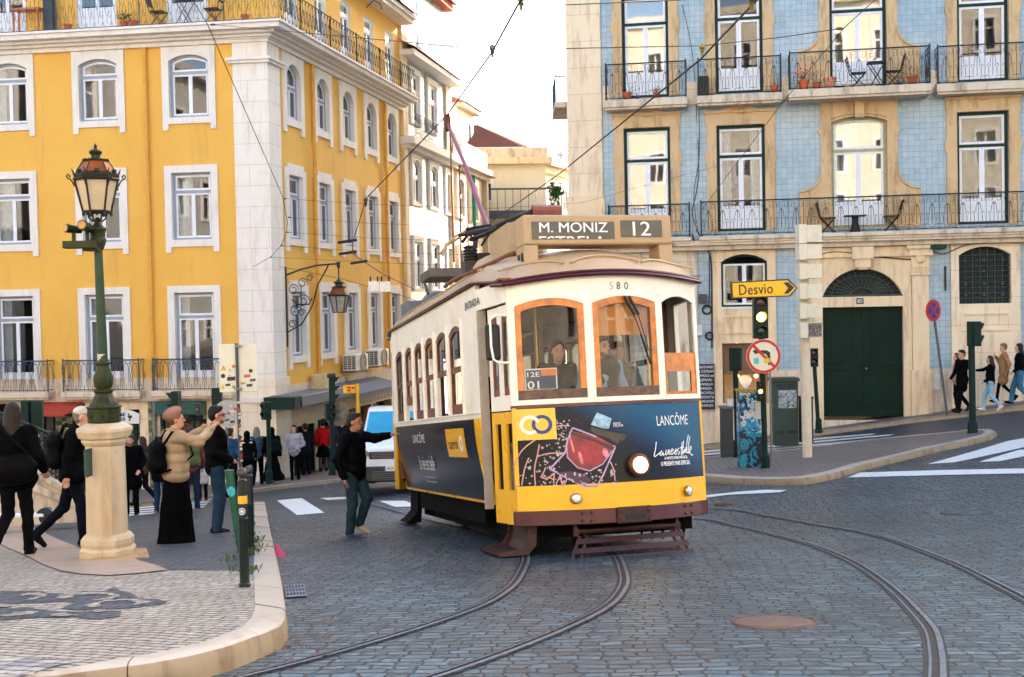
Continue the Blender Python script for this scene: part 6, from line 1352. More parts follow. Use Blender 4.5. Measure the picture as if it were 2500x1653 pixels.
for y_ in (2.6, 5.2):
 for x in (-.46, .46):
  m = MB(); m.lathe([(.1, -.06), (.36, -.05), (.36, .03), (.33, .05), (.1, .05)], 24, (x, y_, .36), Matrix(((0, 0, 1), (0, 1, 0), (-1, 0, 0)))); m.build('wheel', PM('steel_wheel', (60, 54, 50), .5, .5), tram, smooth=True)
(s0, s1, s2) = tp(1172, 1330, 'x', -1.25), tp(1255, 1346, 'x', -1.1), tp(1205, 1270, 'x', -1.15)
m = MB(); zs_ = .05
pr = [(-1.28, zs_+.03), (-1.27, zs_), (-.95, zs_), (-.88, zs_+.1), (-.86, zs_+.32), (-.88, zs_+.32), (-.92, zs_+.12), (-.97, zs_+.04)]
m.prism(pr, .06, .86)
for y_ in (.05, .86):
 m.prism([(-1.27, zs_+.035), (-1.26, zs_), (-.95, zs_), (-.86, zs_+.1), (-.84, zs_+.34), (-.93, zs_+.34), (-.95, zs_+.16), (-1.02, zs_+.07)], y_-.012, y_+.012)
for k in range(14): m.box(-1.26+k*.02, -1.25+k*.02, .08, .84, zs_+.03, zs_+.036)
m.build('step', M_TBR, tram)
m = MB(); r0 = tp(984, 1260, 'x', -1.12); m.prism([(-1.18, .05), (-1.12, .03), (-.95, .04), (-.9, .5), (-.98, .52), (-1.0, .2), (-1.1, .1)], 6.1, 6.7); m.build('step', M_TDK, tram)
yl = -.42
a0, a1, a2q, a3 = tp(1408, 1316, 'y', yl+.1), tp(1665, 1296, 'y', yl+.1), tp(1385, 1377, 'y', yl-.1), tp(1695, 1351, 'y', yl-.1)
lf = None
for k in range(3):
 t = [.0, .40, .80][k]; t2 = t+.16
 p, q, p2, q2 = a0.lerp(a2q, t), a1.lerp(a3, t), a0.lerp(a2q, t2+.06), a1.lerp(a3, t2+.06); m = MB(); n_ = V((0, -.02, .0))
 vs = [tuple(v) for v in (p, q, q2, p2)]+[tuple(v+n_) for v in (p, q, q2, p2)]; ix_ = [m.pt(v) for v in vs]
 for f in ((0, 1, 2, 3), (7, 6, 5, 4), (0, 4, 5, 1), (1, 5, 6, 2), (2, 6, 7, 3), (3, 7, 4, 0)): m.face([ix_[i] for i in f])
 m.build('lifeguard_slat', M_TBR, tram)
m = MB()
for t in (.03, .1, .90, .97): m.tube([tuple(a0.lerp(a1, t)+V((0, .02, .02))), tuple(a2q.lerp(a3, t)+V((0, .02, 0)))], .02, 4)
m.build('lifeguard_arm', M_TBR, tram)
h0, h1 = tp(1405, 1299, 'y', -.2), tp(1660, 1282, 'y', -.2); m = MB(); m.tube([tuple(h0), tuple(h1)], .028, 8)
for t in (.0, .97): p = h0.lerp(h1, t); m.obox(p, .05, .05, .09); m.tube([tuple(p), (p.x, p.y, .5)], .02, 5)
for t in (.08, .93): p = h0.lerp(h1, t); m.tube([tuple(p), tuple(a0.lerp(a1, t))], .014, 4)
m.build('lifeguard_bar', M_TBR, tram)
m = MB();
for k in range(5): x = .25+k*.12; m.tube([(x, -.1, .36), (x+.03, -.05, .2), (x+.08, .1, .12), (x+.12, .2, .3)], .012, 5)
m.build('brake_hose', M_TDK, tram)
# ================= PEOPLE: bodies grown from a smooth distance field
def field(prims, res, k=.03):
 lo = np.array([1e9]*3); hi = -lo
 for p in prims:
  a, b, r = np.array(p[1], float), np.array(p[2], float), max(p[3], p[4]) if p[0] == 'c' else 0
  if p[0] == 'c': l, h = np.minimum(a, b)-r, np.maximum(a, b)+r
  else: l, h = a-max(p[2]), a+max(p[2])
  lo = np.minimum(lo, l); hi = np.maximum(hi, h)
 lo -= res*3+.01; hi += res*3+.01; n = np.ceil((hi-lo)/res).astype(int)+1
 F = np.full(n, .5, dtype=np.float32); ax = [lo[i]+np.arange(n[i])*res for i in range(3)]
 for p in prims:
  kk = p[5] if p[0] == 'c' and len(p) > 5 else (p[4] if p[0] == 'e' and len(p) > 4 else k)
  mar = kk+res*2.5
  if p[0] == 'c': a, b = np.array(p[1], float), np.array(p[2], float); r = max(p[3], p[4]); l, h = np.minimum(a, b)-r-mar, np.maximum(a, b)+r+mar
  else: a = np.array(p[1], float); l, h = a-max(p[2])-mar, a+max(p[2])+mar
  i0 = np.clip(((l-lo)/res).astype(int), 0, n-1); i1 = np.clip(((h-lo)/res).astype(int)+2, 1, n)
  X, Y, Z = np.meshgrid(*[ax[i][i0[i]:i1[i]] for i in range(3)], indexing='ij', sparse=True)
  if p[0] == 'c':
   d = b-a; L2 = max(float(d@d), 1e-9); t = np.clip(((X-a[0])*d[0]+(Y-a[1])*d[1]+(Z-a[2])*d[2])/L2, 0, 1)
   D = np.sqrt((X-a[0]-d[0]*t)**2+(Y-a[1]-d[1]*t)**2+(Z-a[2]-d[2]*t)**2)-(p[3]+(p[4]-p[3])*t)
  else:
   R = p[3] if len(p) > 3 and p[3] is not None else None; x, y, z = X-a[0], Y-a[1], Z-a[2]
   if R is not None: R = np.array(R); x, y, z = R[0, 0]*x+R[1, 0]*y+R[2, 0]*z, R[0, 1]*x+R[1, 1]*y+R[2, 1]*z, R[0, 2]*x+R[1, 2]*y+R[2, 2]*z
   s = p[2]; q = np.sqrt((x/s[0])**2+(y/s[1])**2+(z/s[2])**2); D = (q-1)*min(s)
  sl_ = tuple(slice(i0[i], i1[i]) for i in range(3)); A = F[sl_]
  hh = np.clip(.5+.5*(A-D)/kk, 0, 1); F[sl_] = A*(1-hh)+D*hh-kk*hh*(1-hh)
 return F, lo
def surfnet(F, lo, h):
 Sg = F < 0; n = F.shape; c = [Sg[i:n[0]-1+i, j:n[1]-1+j, k:n[2]-1+k] for i in (0, 1) for j in (0, 1) for k in (0, 1)]
 cnt = sum(x.astype(np.int8) for x in c); mix = (cnt > 0) & (cnt < 8); idx = -np.ones(mix.shape, dtype=np.int64); I = np.argwhere(mix); idx[mix] = np.arange(len(I))
 acc = np.zeros((len(I), 3)); num = np.zeros(len(I)); f = lambda o: F[I[:, 0]+o[0], I[:, 1]+o[1], I[:, 2]+o[2]]
 for a in range(3):
  o1, o2 = [q for q in range(3) if q != a]
  for u in (0, 1):
   for v in (0, 1):
    p = [0, 0, 0]; p[o1] = u; p[o2] = v; q = list(p); q[a] = 1; f0, f1 = f(p), f(q); m = (f0 < 0) != (f1 < 0); t = np.where(m, f0/np.where(m, f0-f1, 1), 0)
    P = np.tile(np.array(p, float), (len(I), 1)); P[:, a] = t; acc[m] += P[m]; num[m] += 1
 Vt = (I+acc/num[:, None])*h+lo; Q = []
 for a in range(3):
  o1, o2 = (a+1) % 3, (a+2) % 3; A = np.moveaxis(Sg, a, 0); s0 = [slice(None)]*3; s1 = [slice(None)]*3; s0[a] = slice(0, -1); s1[a] = slice(1, None)
  cr = Sg[tuple(s0)] != Sg[tuple(s1)]; E = np.argwhere(cr); ok = (E[:, o1] > 0) & (E[:, o2] > 0) & (E[:, o1] < n[o1]-1) & (E[:, o2] < n[o2]-1); E = E[ok]; sg = Sg[tuple(s0)][tuple(E.T)]
  def cell(d1, d2): e = E.copy(); e[:, o1] += d1; e[:, o2] += d2; return idx[tuple(e.T)]
  q = np.stack([cell(-1, -1), cell(0, -1), cell(0, 0), cell(-1, 0)], 1); q[~sg] = q[~sg][:, ::-1]; Q.append(q)
 return Vt, np.concatenate(Q)
def blob(name, prims, mat, parent, res=.014, k=.03, fold=0, seed=0, cut=None):
 F, lo = field(prims, res, k)
 if fold:
  n = F.shape; X, Y, Z = [lo[i]+np.arange(n[i])*res for i in range(3)]; X, Y, Z = np.meshgrid(X, Y, Z, indexing='ij', sparse=True)
  if fold > 0: F = F+fold*(np.sin(Z*38+X*17+2.1*np.sin(Y*19+seed)+seed)*np.sin(X*23-Z*9+Y*15+seed*2)).astype(np.float32)
  elif fold < -.5: F = F+(.011*np.sin(np.arctan2(Y-F.shape[1]*res*.5-lo[1], X-F.shape[0]*res*.5-lo[0])*9+Z*1.5)*np.clip(1.1-Z, 0, 1)).astype(np.float32)
  else: F = F+(-fold)*(np.abs(np.sin(Z*26+.8*np.sin(X*9)))**.6*-1+.5).astype(np.float32)    # quilted
 if cut is not None: F[:, :, :max(0, int((cut-lo[2])/res))] = .3
 v, q = surfnet(F, lo, res); me = bpy.data.meshes.new(name); me.from_pydata(v.tolist(), [], q.tolist()); me.materials.append(mat)
 me.polygons.foreach_set('use_smooth', [True]*len(me.polygons)); o = bpy.data.objects.new(name, me); COL.objects.link(o); o.parent = parent; OFF[o.name] = V(); return o
CL = {}
def cloth(c, r=.85, v=.18):
 if max(c) < 64: c = tuple(int(x*.62) for x in c)
 return PM('cloth_%d_%d_%d' % c, c, r, var=v, scale=5, bump=.25, bscale=70, spec=.04)
SKIN = PM('skin', (206, 150, 122), .5, var=.06); SKIN2 = PM('skin_tan', (178, 124, 96), .5, var=.06)
J0 = dict(H=(0, .02, 1.63), N=(0, -.01, 1.49), C=(0, 0, 1.30), B=(0, .01, 1.10), P=(0, 0, .95), LS=(-.175, -.01, 1.42), RS=(.175, -.01, 1.42), LE=(-.235, -.03, 1.14), RE=(.235, -.03, 1.14), LW=(-.225, .08, .9), RW=(.225, .08, .9),
          LH=(-.09, 0, .91), RH=(.09, 0, .91), LK=(-.1, .03, .49), RK=(.1, .03, .49), LA=(-.1, -.02, .085), RA=(.1, -.02, .085))
def hairmat(c):
 nm = 'hair_%d_%d' % (c[0], c[2])
 if nm not in MC:
  s = NT(nm); co = s.coord('Object', scale=(60, 60, 5)); f = s.noise(co, 1.0, 4); d = tuple(int(x*.45) for x in c); s.fin(s.mix(f, d, c), .45, 0, s.bump(f, .9, .02), .25); MC[nm] = s.m
 return MC[nm]
def person(label, px, D=None, rz=0, H=1.72, j=None, top=(30, 30, 34), bot=(34, 40, 56), hair=(36, 26, 22), hairlen=0, shoe=(30, 30, 32), coat=0, puff=False, skirt=None, hat=None, hood=None, skin=SKIN, near=True, face=0, bulk=1.0, dz=.14, hands=True, look=0, slim=1.0, loc=None, scarf=None, glasses=False, beard=None, group='people in the square', toe=None, wide=1.0, hat2=None):
 J = dict(J0); J.update(j or {}); sc = H/1.75; P = {k: np.array(v)*sc for k, v in J.items()}
 if loc is None:
  g = gp(px[0], px[1], dz) if D is None else at(px[0], px[1], D); loc = tuple(g)
 o = thing('person', label, 'person', loc, group, rz=rz, local=True); o.location = loc
 r = .0125 if near else .02; g = sc
 hd = P['H']; R = np.array(Matrix.Rotation(look, 3, 'Z')); f = R @ np.array([0, 1, 0]); sd_ = R @ np.array([1, 0, 0]); up = np.array([0, 0, 1.])
 def hp(x, y, z): return tuple(hd+sd_*x*g+f*y*g+up*z*g)
 body = [('e', hp(0, -.012, .03), (.076*g, .096*g, .098*g), R, .02), ('e', hp(0, .02, -.05), (.056*g, .07*g, .075*g), R, .03), ('e', hp(0, .055, -.085), (.03*g, .03*g, .026*g), R, .025),
   ('c', hp(0, .088, .015), hp(0, .112, -.022), .008*g, .0125*g, .012), ('e', hp(.077, -.01, -.008), (.012*g, .022*g, .032*g), R, .008), ('e', hp(-.077, -.01, -.008), (.012*g, .022*g, .032*g), R, .008), ('c', hp(-.024, .086, -.058), hp(.024, .086, -.058), .008*g, .008*g, .008),
   ('c', hp(-.04, .078, .03), hp(.04, .078, .03), .012*g, .012*g, .015),
   ('c', P['N']+[0, 0, -.05], hp(0, -.015, -.06), .056*g, .05*g, .02), ('c', P['C'], P['N']+[0, 0, -.06], .09*g, .06*g, .05), ('c', P['B'], P['C'], .1*g, .11*g), ('c', P['P'], P['B'], .11*g, .1*g)]
 lg_ = .6 if skirt else min(slim, 1)*.95
 for s_ in 'LR':
  S_, E_, W_, Hh, K_, A_ = [P[s_+q] for q in 'SEWHKA']
  body += [('c', P['C']+[0, 0, .06], S_, .07*g, .055*g), ('c', S_, E_, .046*g, .036*g), ('c', E_, W_, .036*g, .026*g), ('c', P['P'], Hh, .08*g, .07*g), ('c', Hh, K_, lg_*.075*g, lg_*.05*g), ('c', K_, A_, lg_*.05*g, .03*g)]
  d = W_-E_; d = d/max(np.linalg.norm(d), 1e-6); hc = W_+d*.05*g; side = np.cross(d, [0, 0, 1.]); side = side/max(np.linalg.norm(side), .2) if np.linalg.norm(side) > .2 else np.array([0, 1., 0]); nr = np.cross(side, d)
  if hands:
   if near:
    body += [('e', hc, (.02*g+abs(side[0])*.022*g, .02*g+abs(side[1])*.022*g, .03*g), None, .012)]
    for q, (ln, of) in enumerate(((.07, -.032), (.078, -.011), (.072, .010), (.058, .030))):
     a = hc+d*.03*g+side*of*g; m_ = a+d*ln*.5*g+nr*.006*g; body += [('c', a, m_, .0098*g, .009*g, .003), ('c', m_, m_+d*ln*.42*g-nr*.018*g, .009*g, .008*g, .003)]
    body.append(('c', hc-side*.02*g-d*.01, hc-side*.055*g+d*.04*g, .012*g, .0095*g, .004))
   else: body.append(('e', hc+d*.02, (.03*g, .03*g, .045*g), None, .01))
 blob('body', body, skin, o, .0105 if near else .02, .025)
 m = MB()
 for s_ in (-1, 1): m.ball(hp(s_*.031, .076, .006), .010*g, 6)
 if near or face: m.build('eyes', M_TDK, o);
 if near:
  m = MB()
  for s_ in (-1, 1): m.tube([hp(s_*.016, .093, .03), hp(s_*.032, .091, .036), hp(s_*.048, .08, .03)], .0035, 4)
  m.build('eyebrows', PM('hair_%d' % hair[0], hair, .6), o)
  m = MB(); m.tube([hp(-.022, .093, -.058), hp(0, .098, -.056), hp(.022, .093, -.058)], .0035, 4); m.build('lips', PM('lips', (160, 84, 76), .5), o)
 b_ = bulk; jr = lambda x: x*g*b_
 zt = P['C']; tor = [('c', P['B']+[0, 0, 0], P['C']+[0, 0, .02], jr(.125), jr(.135), .05), ('c', P['P']+[0, 0, -.02 if coat < .1 else -.04], P['B'], jr(.135), jr(.125), .05)]
 ww = .055*wide
 tor += [('c', P['B']+[-ww, 0, 0], P['C']+[-.07, 0, .02], jr(.105), jr(.105), .05), ('c', P['B']+[ww, 0, 0], P['C']+[.07, 0, .02], jr(.105), jr(.105), .05), ('c', P['P']+[-ww, 0, 0], P['P']+[ww, 0, 0], jr(.115), jr(.115), .05)]
 tor += [('c', P['C']+[0, 0, .1], P['N']+[0, -.005, -.02], jr(.085), .066*g, .05)]
 for s_ in 'LR':
  S_, E_, W_ = [P[s_+q] for q in 'SEW']; w2 = E_+(W_-E_)*.93; tor += [('c', P['C']+[0, 0, .07], S_, jr(.09), jr(.074), .04), ('c', S_, E_, jr(.068), jr(.056), .03), ('c', E_, w2, jr(.056), jr(.044), .03)]
  if coat > .05: tor += [('c', P['P']+[(-ww if s_ == 'L' else ww), 0, 0], (P[s_+'H']*.6+P[s_+'K']*.4)*1+np.array([0, 0, .25-coat]), jr(.115), jr(.12), .05)]
 if hood: tor += [('e', P['N']+[0, -.075, .0], (.11*g, .06*g, .06*g), None, .03)]
 blob('jacket', tor, cloth(top), o, r, .03, fold=-.018 if puff else .0055, seed=px[0] % 7)
 zh = P['P'][2]
 if skirt:
  zb, rr, c = skirt; A = (P['LA']+P['RA'])/2; A = np.array([A[0], A[1], zb]); blob('skirt', [('c', P['P']+[0, 0, .02], A*.5+P['P']*.5, .135*g, .5*(.14+rr)*g), ('c', A*.5+P['P']*.5, A, .5*(.14+rr)*g, rr*g), ('c', A+[-rr*.45, 0, 0], A+[rr*.45, 0, 0], rr*.75*g, rr*.75*g)], cloth(c), o, r, .04, -1, cut=zb-.02)
 if not skirt or skirt[0] > .3:
  leg = [('c', P['P'], P['LH'], .105*g, .1*g), ('c', P['P'], P['RH'], .105*g, .1*g)]
  for s_ in 'LR': leg += [('c', P[s_+'H'], P[s_+'K'], .092*g*slim, .068*g*slim, .03), ('c', P[s_+'K'], P[s_+'A']+[0, 0, .0], .066*g*slim, .056*g*slim, .02)]
  blob('trousers', leg, cloth(bot), o, r, .02, .005, seed=3)
 for s_ in 'LR':
  A = P[s_+'A']; K = P[s_+'K']; sh = K-A; sh = sh/np.linalg.norm(sh); fw = np.array([0, 1., 0])-sh*sh[1]; fw /= np.linalg.norm(fw)
  if toe and s_ in toe: fw = np.array(toe[s_], float); fw /= np.linalg.norm(fw)
  dn = np.cross(np.cross(fw, sh), fw); dn = -dn/np.linalg.norm(dn)
  blob('shoe', [('c', A-fw*.035*g+dn*.045*g, A+fw*.07*g+dn*.05*g, .044*g, .042*g, .02), ('c', A+fw*.06*g+dn*.048*g, A+fw*.17*g+dn*.054*g, .043*g, .033*g, .02), ('c', A+sh*.03, A+dn*.02*g, .052*g, .05*g, .02)], cloth(shoe, .5), o, .011 if near else .018, .02)
 hm = hairmat(hair)
 if hat == 'hijab':
  blob('headscarf', [('e', hp(0, -.02, .035), (.096*g, .106*g, .12*g), R), ('c', hp(0, -.02, -.05), P['N']+[0, -.01, -.04], .085*g, .12*g), ('e', P['N']+[0, -.03, -.07], (.17*g, .12*g, .1*g), None)], cloth(hair), o, r)
 else:
  hr = [('e', hp(0, -.024, .05), (.082*g, .098*g, .094*g), R, .01), ('e', hp(0, -.05, .0), (.078*g, .065*g, .08*g), R, .02)]
  if hairlen == -1: hr = [('e', hp(0, -.04, -.01), (.081*g, .08*g, .06*g), R, .01)]
  if hairlen > 0:
   e = hd-f*.07*g; hr += [('c', hp(0, -.05, -.02), tuple(e+np.array([0, -.03, -hairlen])), .075*g, .075*g, .03), ('c', hp(-.055, -.03, -.0), tuple(e+np.array([-.07, 0, -hairlen*.9])), .045*g, .04*g, .03), ('c', hp(.055, -.03, -.0), tuple(e+np.array([.07, 0, -hairlen*.9])), .045*g, .04*g, .03)]
  if hairlen == 0: hr += [('c', hp(-.03, .055, .105), hp(.03, .055, .105), .026*g, .026*g, .02)]
  blob('hair', hr, hm, o, .011 if near else .018, .015, .003)
 if beard: blob('beard', [('c', hp(-.035, .05, -.075), hp(.035, .05, -.075), .028*g, .028*g, .02), ('e', hp(0, .07, -.085), (.036*g, .03*g, .03*g), R)], PM('beard', beard, .8), o, .01, .02)
 if glasses:
  m = MB()
  for s_ in (-1, 1): m.ball(hp(s_*.034, .092, .008), .025*g, 8, (1, .35, .7), Matrix.Rotation(look, 3, 'Z')); m.tube([hp(s_*.06, .085, .01), hp(s_*.08, .0, .008)], .004, 4)
  m.build('sunglasses', M_BLACK, o)
 if hat == 'beret': blob('beret', [('e', hp(-.01, -.045, .085), (.118*g, .13*g, .075*g), np.array(Matrix.Rotation(look, 3, 'Z') @ Matrix.Rotation(.45, 3, 'X')), .02), ('e', hp(0, -.03, .04), (.092*g, .105*g, .07*g), R, .03)], cloth(hat2 or (156, 112, 98)), o, .011, .03)
 if hat == 'cap': blob('cap', [('e', hp(0, -.01, .075), (.09*g, .108*g, .07*g), R, .01), ('e', hp(0, .085, .06), (.07*g, .055*g, .014*g), R, .02)], cloth(hat2 or (206, 196, 178)), o, .010, .02)
 if hat == 'beanie': blob('beanie', [('e', hp(0, -.02, .075), (.092*g, .106*g, .082*g), R, .01), ('c', hp(-.06, -.02, .045), hp(.06, -.02, .045), .05*g, .05*g, .04)], cloth(hat2 or (70, 74, 64)), o, .012, .02)
 if scarf: blob('scarf', [('c', P['N']+[-.06, .02, -.0], P['N']+[.06, .02, -.0], .06, .06), ('e', P['N']+[0, -.03, -.06], (.17, .11, .06), None)], cloth(scarf), o, r, .03)
 return o
def worldof(o, p): M = Matrix.Translation(o.location) @ Matrix.Rotation(o.rotation_euler.z, 4, 'Z'); return M @ V(p)
def backpack(own, label, col, sc=1.0, z=1.2, y=-.24, sz=(.15, .085, .22), x=0):
 o = thing('backpack', label, 'backpack', tuple(own.location), None, rz=own.rotation_euler.z, local=True); o.location = own.location; o.rotation_euler = own.rotation_euler
 blob('bag', [('c', (x-sz[0]*.45, y, (z+sz[2]*.45)*sc), (x+sz[0]*.45, y, (z+sz[2]*.45)*sc), sz[1]*.9, sz[1]*.9), ('c', (x-sz[0]*.5, y, (z-sz[2]*.5)*sc), (x+sz[0]*.5, y, (z-sz[2]*.5)*sc), sz[1], sz[1]), ('e', (x, y, z*sc), (sz[0], sz[1], sz[2]), None), ('e', (x, y-sz[1]*.7, (z-.1)*sc), (sz[0]*.75, sz[1]*.6, sz[2]*.4), None)], cloth(col, .6), o, .014, .04, .002)
 m = MB()
 for s_ in (-1, 1): m.tube([(x+s_*.09, y+.06, (z+.16)*sc), (x+s_*.12, -.08, (z+.31)*sc), (x+s_*.13, .1, (z+.26)*sc), (x+s_*.15, .17, z*sc), (x+s_*.15, -.02, (z-.14)*sc), (x+s_*.12, y+.05, (z-.18)*sc)], .016, 4)
 m.tube([(x-.03, y, (z+.2)*sc), (x, y-.01, (z+.26)*sc), (x+.03, y, (z+.2)*sc)], .01, 4); m.build('straps', cloth(tuple(max(8, int(c*.7)) for c in col), .6), o)
 return o
walkA = dict(LK=(-.09, .16, .52), LA=(-.09, .22, .10), RK=(.09, .0, .50), RA=(.1, -.30, .20), LW=(-.24, -.04, .9), RW=(.24, .2, .95), LE=(-.25, -.12, 1.15), RE=(.25, .02, 1.14))
walkB = dict(RK=(.09, .16, .52), RA=(.09, .22, .09), LK=(-.09, .0, .50), LA=(-.1, -.28, .17), RW=(.24, -.04, .9), LW=(-.24, .2, .95))
p = person('woman in black coat with long dark hair walking away at the left edge', (42, 1362), rz=.05, H=1.72, D=13.6, j=dict(walkA, RA=(.1, .1, .085), RK=(.1, .08, .5), LK=(-.1, .05, .5), LA=(-.11, -.32, .25), LE=(-.3, -.1, 1.15), LW=(-.3, .06, .98), RE=(.3, -.1, 1.15), RW=(.3, .08, .98)), top=(16, 16, 18), bot=(24, 24, 27), hair=(46, 28, 24), hairlen=.26, shoe=(20, 20, 22), bulk=1.22, coat=.1, wide=1.3, toe={'L': (0, -.2, -1)})
sb_ = thing('shoulder_bag', 'large black shoulder bag on the back of the woman in black coat', 'bag', tuple(p.location), None, rz=.05, local=True); sb_.location = p.location; sb_.rotation_euler = p.rotation_euler
blob('bag', [('e', (.1, -.24, 1.02), (.24, .09, .17), None), ('e', (.0, -.22, .98), (.2, .09, .14), None)], cloth((14, 14, 16), .5), sb_, .014, .04, .003); m = MB(); m.tube([(.28, -.2, 1.1), (.1, -.22, 1.3), (-.12, -.14, 1.48), (-.14, .05, 1.42)], .018, 4); m.build('strap', cloth((14, 14, 16)), sb_)
p = person('old man in pale flat cap and dark coat striding behind the lamp pedestal', (182, 1330), rz=-1.35, H=1.74, D=15.3, j=dict(walkB, LA=(-.1, -.45, .16), LK=(-.09, -.13, .46), RK=(.09, .1, .52), RA=(.09, .12, .085), C=(0, .05, 1.3), N=(0, .09, 1.48), H=(0, .14, 1.6), LS=(-.17, .05, 1.42), RS=(.17, .05, 1.42)), top=(24, 20, 24), bot=(26, 34, 50), hair=(150, 140, 130), shoe=(30, 32, 36), hat='cap', coat=.12, look=-.1, bulk=1.1)
backpack(p, 'black backpack on the old man in the flat cap', (26, 26, 30), 1.0, 1.2, -.2, (.16, .1, .25))
person('man in grey beanie and open black parka facing the tram', (322, 1259), rz=pi+.15, H=1.8, D=27, top=(14, 16, 22), bot=(18, 18, 22), hat='beanie', coat=.3, hair=(120, 80, 60), beard=(130, 90, 66), bulk=1.22, near=True, j=dict(LW=(-.2, .14, 1.0), RW=(.2, .14, 1.0), LE=(-.27, -.06, 1.17), RE=(.27, -.06, 1.17)), wide=1.2)
p = person('woman in beige puffer jacket, pink beret and long black skirt photographing the tram', (434, 1337), rz=-.95, H=1.70, D=15.1, top=(176, 150, 120), puff=True, skirt=(.04, .235, (12, 12, 14)), hat='beret', hair=(120, 90, 66), shoe=(220, 214, 200), bulk=1.15, look=-.25, wide=1.15, j=dict(RE=(.3, .2, 1.36), RW=(.22, .4, 1.50), LE=(-.18, .2, 1.33), LW=(-.02, .42, 1.50)))
backpack(p, 'small black backpack worn over the beige puffer jacket', (16, 16, 20), .97, 1.18, -.23, (.16, .09, .22))
ph = thing('phone', 'black phone held up by the woman in the pink beret', 'phone', tuple(at(483, 1002, 14.9)), None)
m = MB(); q = at(483, 1000, 14.9); m.obox(q, .075, .012, .15, Matrix.Rotation(-.5, 3, 'Z')); m.build('phone_body', M_BLACK, ph, bev=.004)
m = MB(); m.obox(q+V((-.01, -.006, .0)), .02, .004, .03, Matrix.Rotation(-.5, 3, 'Z')); m.build('camera_bump', M_STEEL, ph)
person('bearded man in sunglasses, black jacket and jeans standing on the pavement', (533, 1305), rz=-1.25, H=1.8, D=17.2, top=(22, 22, 28), bot=(44, 64, 84), hair=(30, 22, 20), beard=(40, 28, 24), glasses=True, shoe=(24, 24, 28), bulk=1.16, slim=1.12, j=dict(LE=(-.25, -.08, 1.15), LW=(-.2, .16, 1.02), RE=(.25, -.06, 1.15), RW=(.2, .18, 1.03)))
person('man in black jacket and jeans pointing at the tram while walking on the setts', (868, 1313), rz=-1.95, H=1.78, D=17.5, j=dict(LE=(-.27, .2, 1.38), LW=(-.25, .44, 1.43), RE=(.29, -.1, 1.14), RW=(.28, .0, .88), RK=(.1, .02, .5), RA=(.12, -.02, .085), LK=(-.07, .16, .55), LA=(-.09, .02, .19), H=(0, .03, 1.63)), top=(16, 16, 20), bot=(40, 62, 70), hair=(44, 32, 26), shoe=(186, 172, 150), skin=SKIN2, bulk=1.2, dz=0, hood=1, look=.15, slim=1.12, coat=.04)
person('man with cropped hair and green backpack behind the woman in beret', (470, 1252), rz=.3, H=1.74, D=25, top=(110, 60, 56), bot=(30, 44, 64), shoe=(190, 120, 50), near=False, hair=(60, 46, 40))
backpack(bpy.data.objects[[x.name for x in bpy.data.objects if x.name.startswith('person')][-1]], 'olive green backpack between the woman in beret and the man in sunglasses', (88, 96, 62), 1.0, 1.2, -.2, (.17, .1, .24))
person('woman in dark coat and jeans half hidden behind the beige puffer jacket', (394, 1258), rz=-.2, H=1.66, D=26, top=(26, 24, 26), bot=(38, 58, 84), hairlen=.25, hair=(40, 28, 24), shoe=(150, 100, 80), near=False, coat=.15)
person('child in pale coat standing beside the man in sunglasses', (496, 1222), rz=.4, H=1.25, D=30, top=(206, 196, 186), bot=(24, 26, 36), near=False, coat=.3, shoe=(90, 30, 30), hair=(50, 36, 30))
person('woman with white shawl over black clothes and jeans near the bollards', (606, 1196), rz=.2, H=1.62, D=34, top=(18, 18, 22), bot=(34, 60, 90), hat='hijab', hair=(16, 16, 18), near=False, scarf=(226, 224, 222), coat=.2, j=walkA)
person('person with grey hair and denim jacket walking behind the white shawl', (630, 1190), rz=.1, H=1.72, D=35, top=(58, 76, 98), bot=(20, 22, 30), hair=(150, 140, 130), hairlen=.15, near=False, j=walkB)
p = person('woman in long black robe and trainers crossing by the marble corner', (666, 1186), rz=.5, H=1.66, D=35, top=(14, 14, 17), hat='hijab', hair=(12, 12, 15), skirt=(.2, .3, (14, 14, 17)), near=False, shoe=(190, 190, 190), j=walkB, bulk=1.2)
backpack(p, 'dark teal backpack on the woman in long black robe', (20, 34, 40), .95, 1.2, -.22, (.18, .1, .22))
person('woman in silver grey puffer jacket and black trousers facing the camera', (721, 1176), rz=pi-.1, H=1.66, top=(172, 168, 174), puff=True, bot=(14, 14, 18), hair=(60, 40, 34), hairlen=.1, near=True, bulk=1.1, slim=.85, j=dict(LE=(-.28, -.02, 1.16), LW=(-.1, .16, 1.02), RE=(.28, -.02, 1.16), RW=(.26, .12, .98)), D=36)
person('woman in red sweater and black skirt looking into the shop', (790, 1152), rz=.15, H=1.64, top=(188, 26, 30), skirt=(.52, .2, (14, 14, 18)), bot=(110, 84, 74), hair=(24, 20, 22), near=False, slim=.6, D=39)
person('man in dark cap beside the woman in red sweater', (808, 1150), rz=.3, H=1.76, top=(60, 60, 66), bot=(30, 60, 80), hair=(24, 22, 24), near=False, hat='cap', hat2=(22, 22, 26), D=40)
person('passer by in navy hooded jacket behind the pointing man', (842, 1165), rz=1.2, H=1.74, top=(34, 38, 56), bot=(26, 28, 34), near=False, hair=(170, 150, 130), D=36, hood=1)
pr_ = 'people walking up the pavement by the blue building'
person('man in black coat walking up the street by the stone plinth', (2350, 1008), rz=-1.2+pi, H=1.74, D=34.0, top=(18, 18, 24), bot=(18, 18, 22), hair=(26, 20, 20), j=walkA, coat=.3, near=False, group=pr_, shoe=(60, 52, 44), face=1)
person('girl in black jacket and pale jeans with arm stretched forward', (2419, 1003), rz=1.25, H=1.5, D=33.6, top=(16, 18, 26), bot=(150, 186, 206), hair=(74, 44, 34), hairlen=.2, near=False, group=pr_, shoe=(214, 210, 206), j=dict(walkB, RE=(.24, .2, 1.3), RW=(.2, .42, 1.28)), face=1)
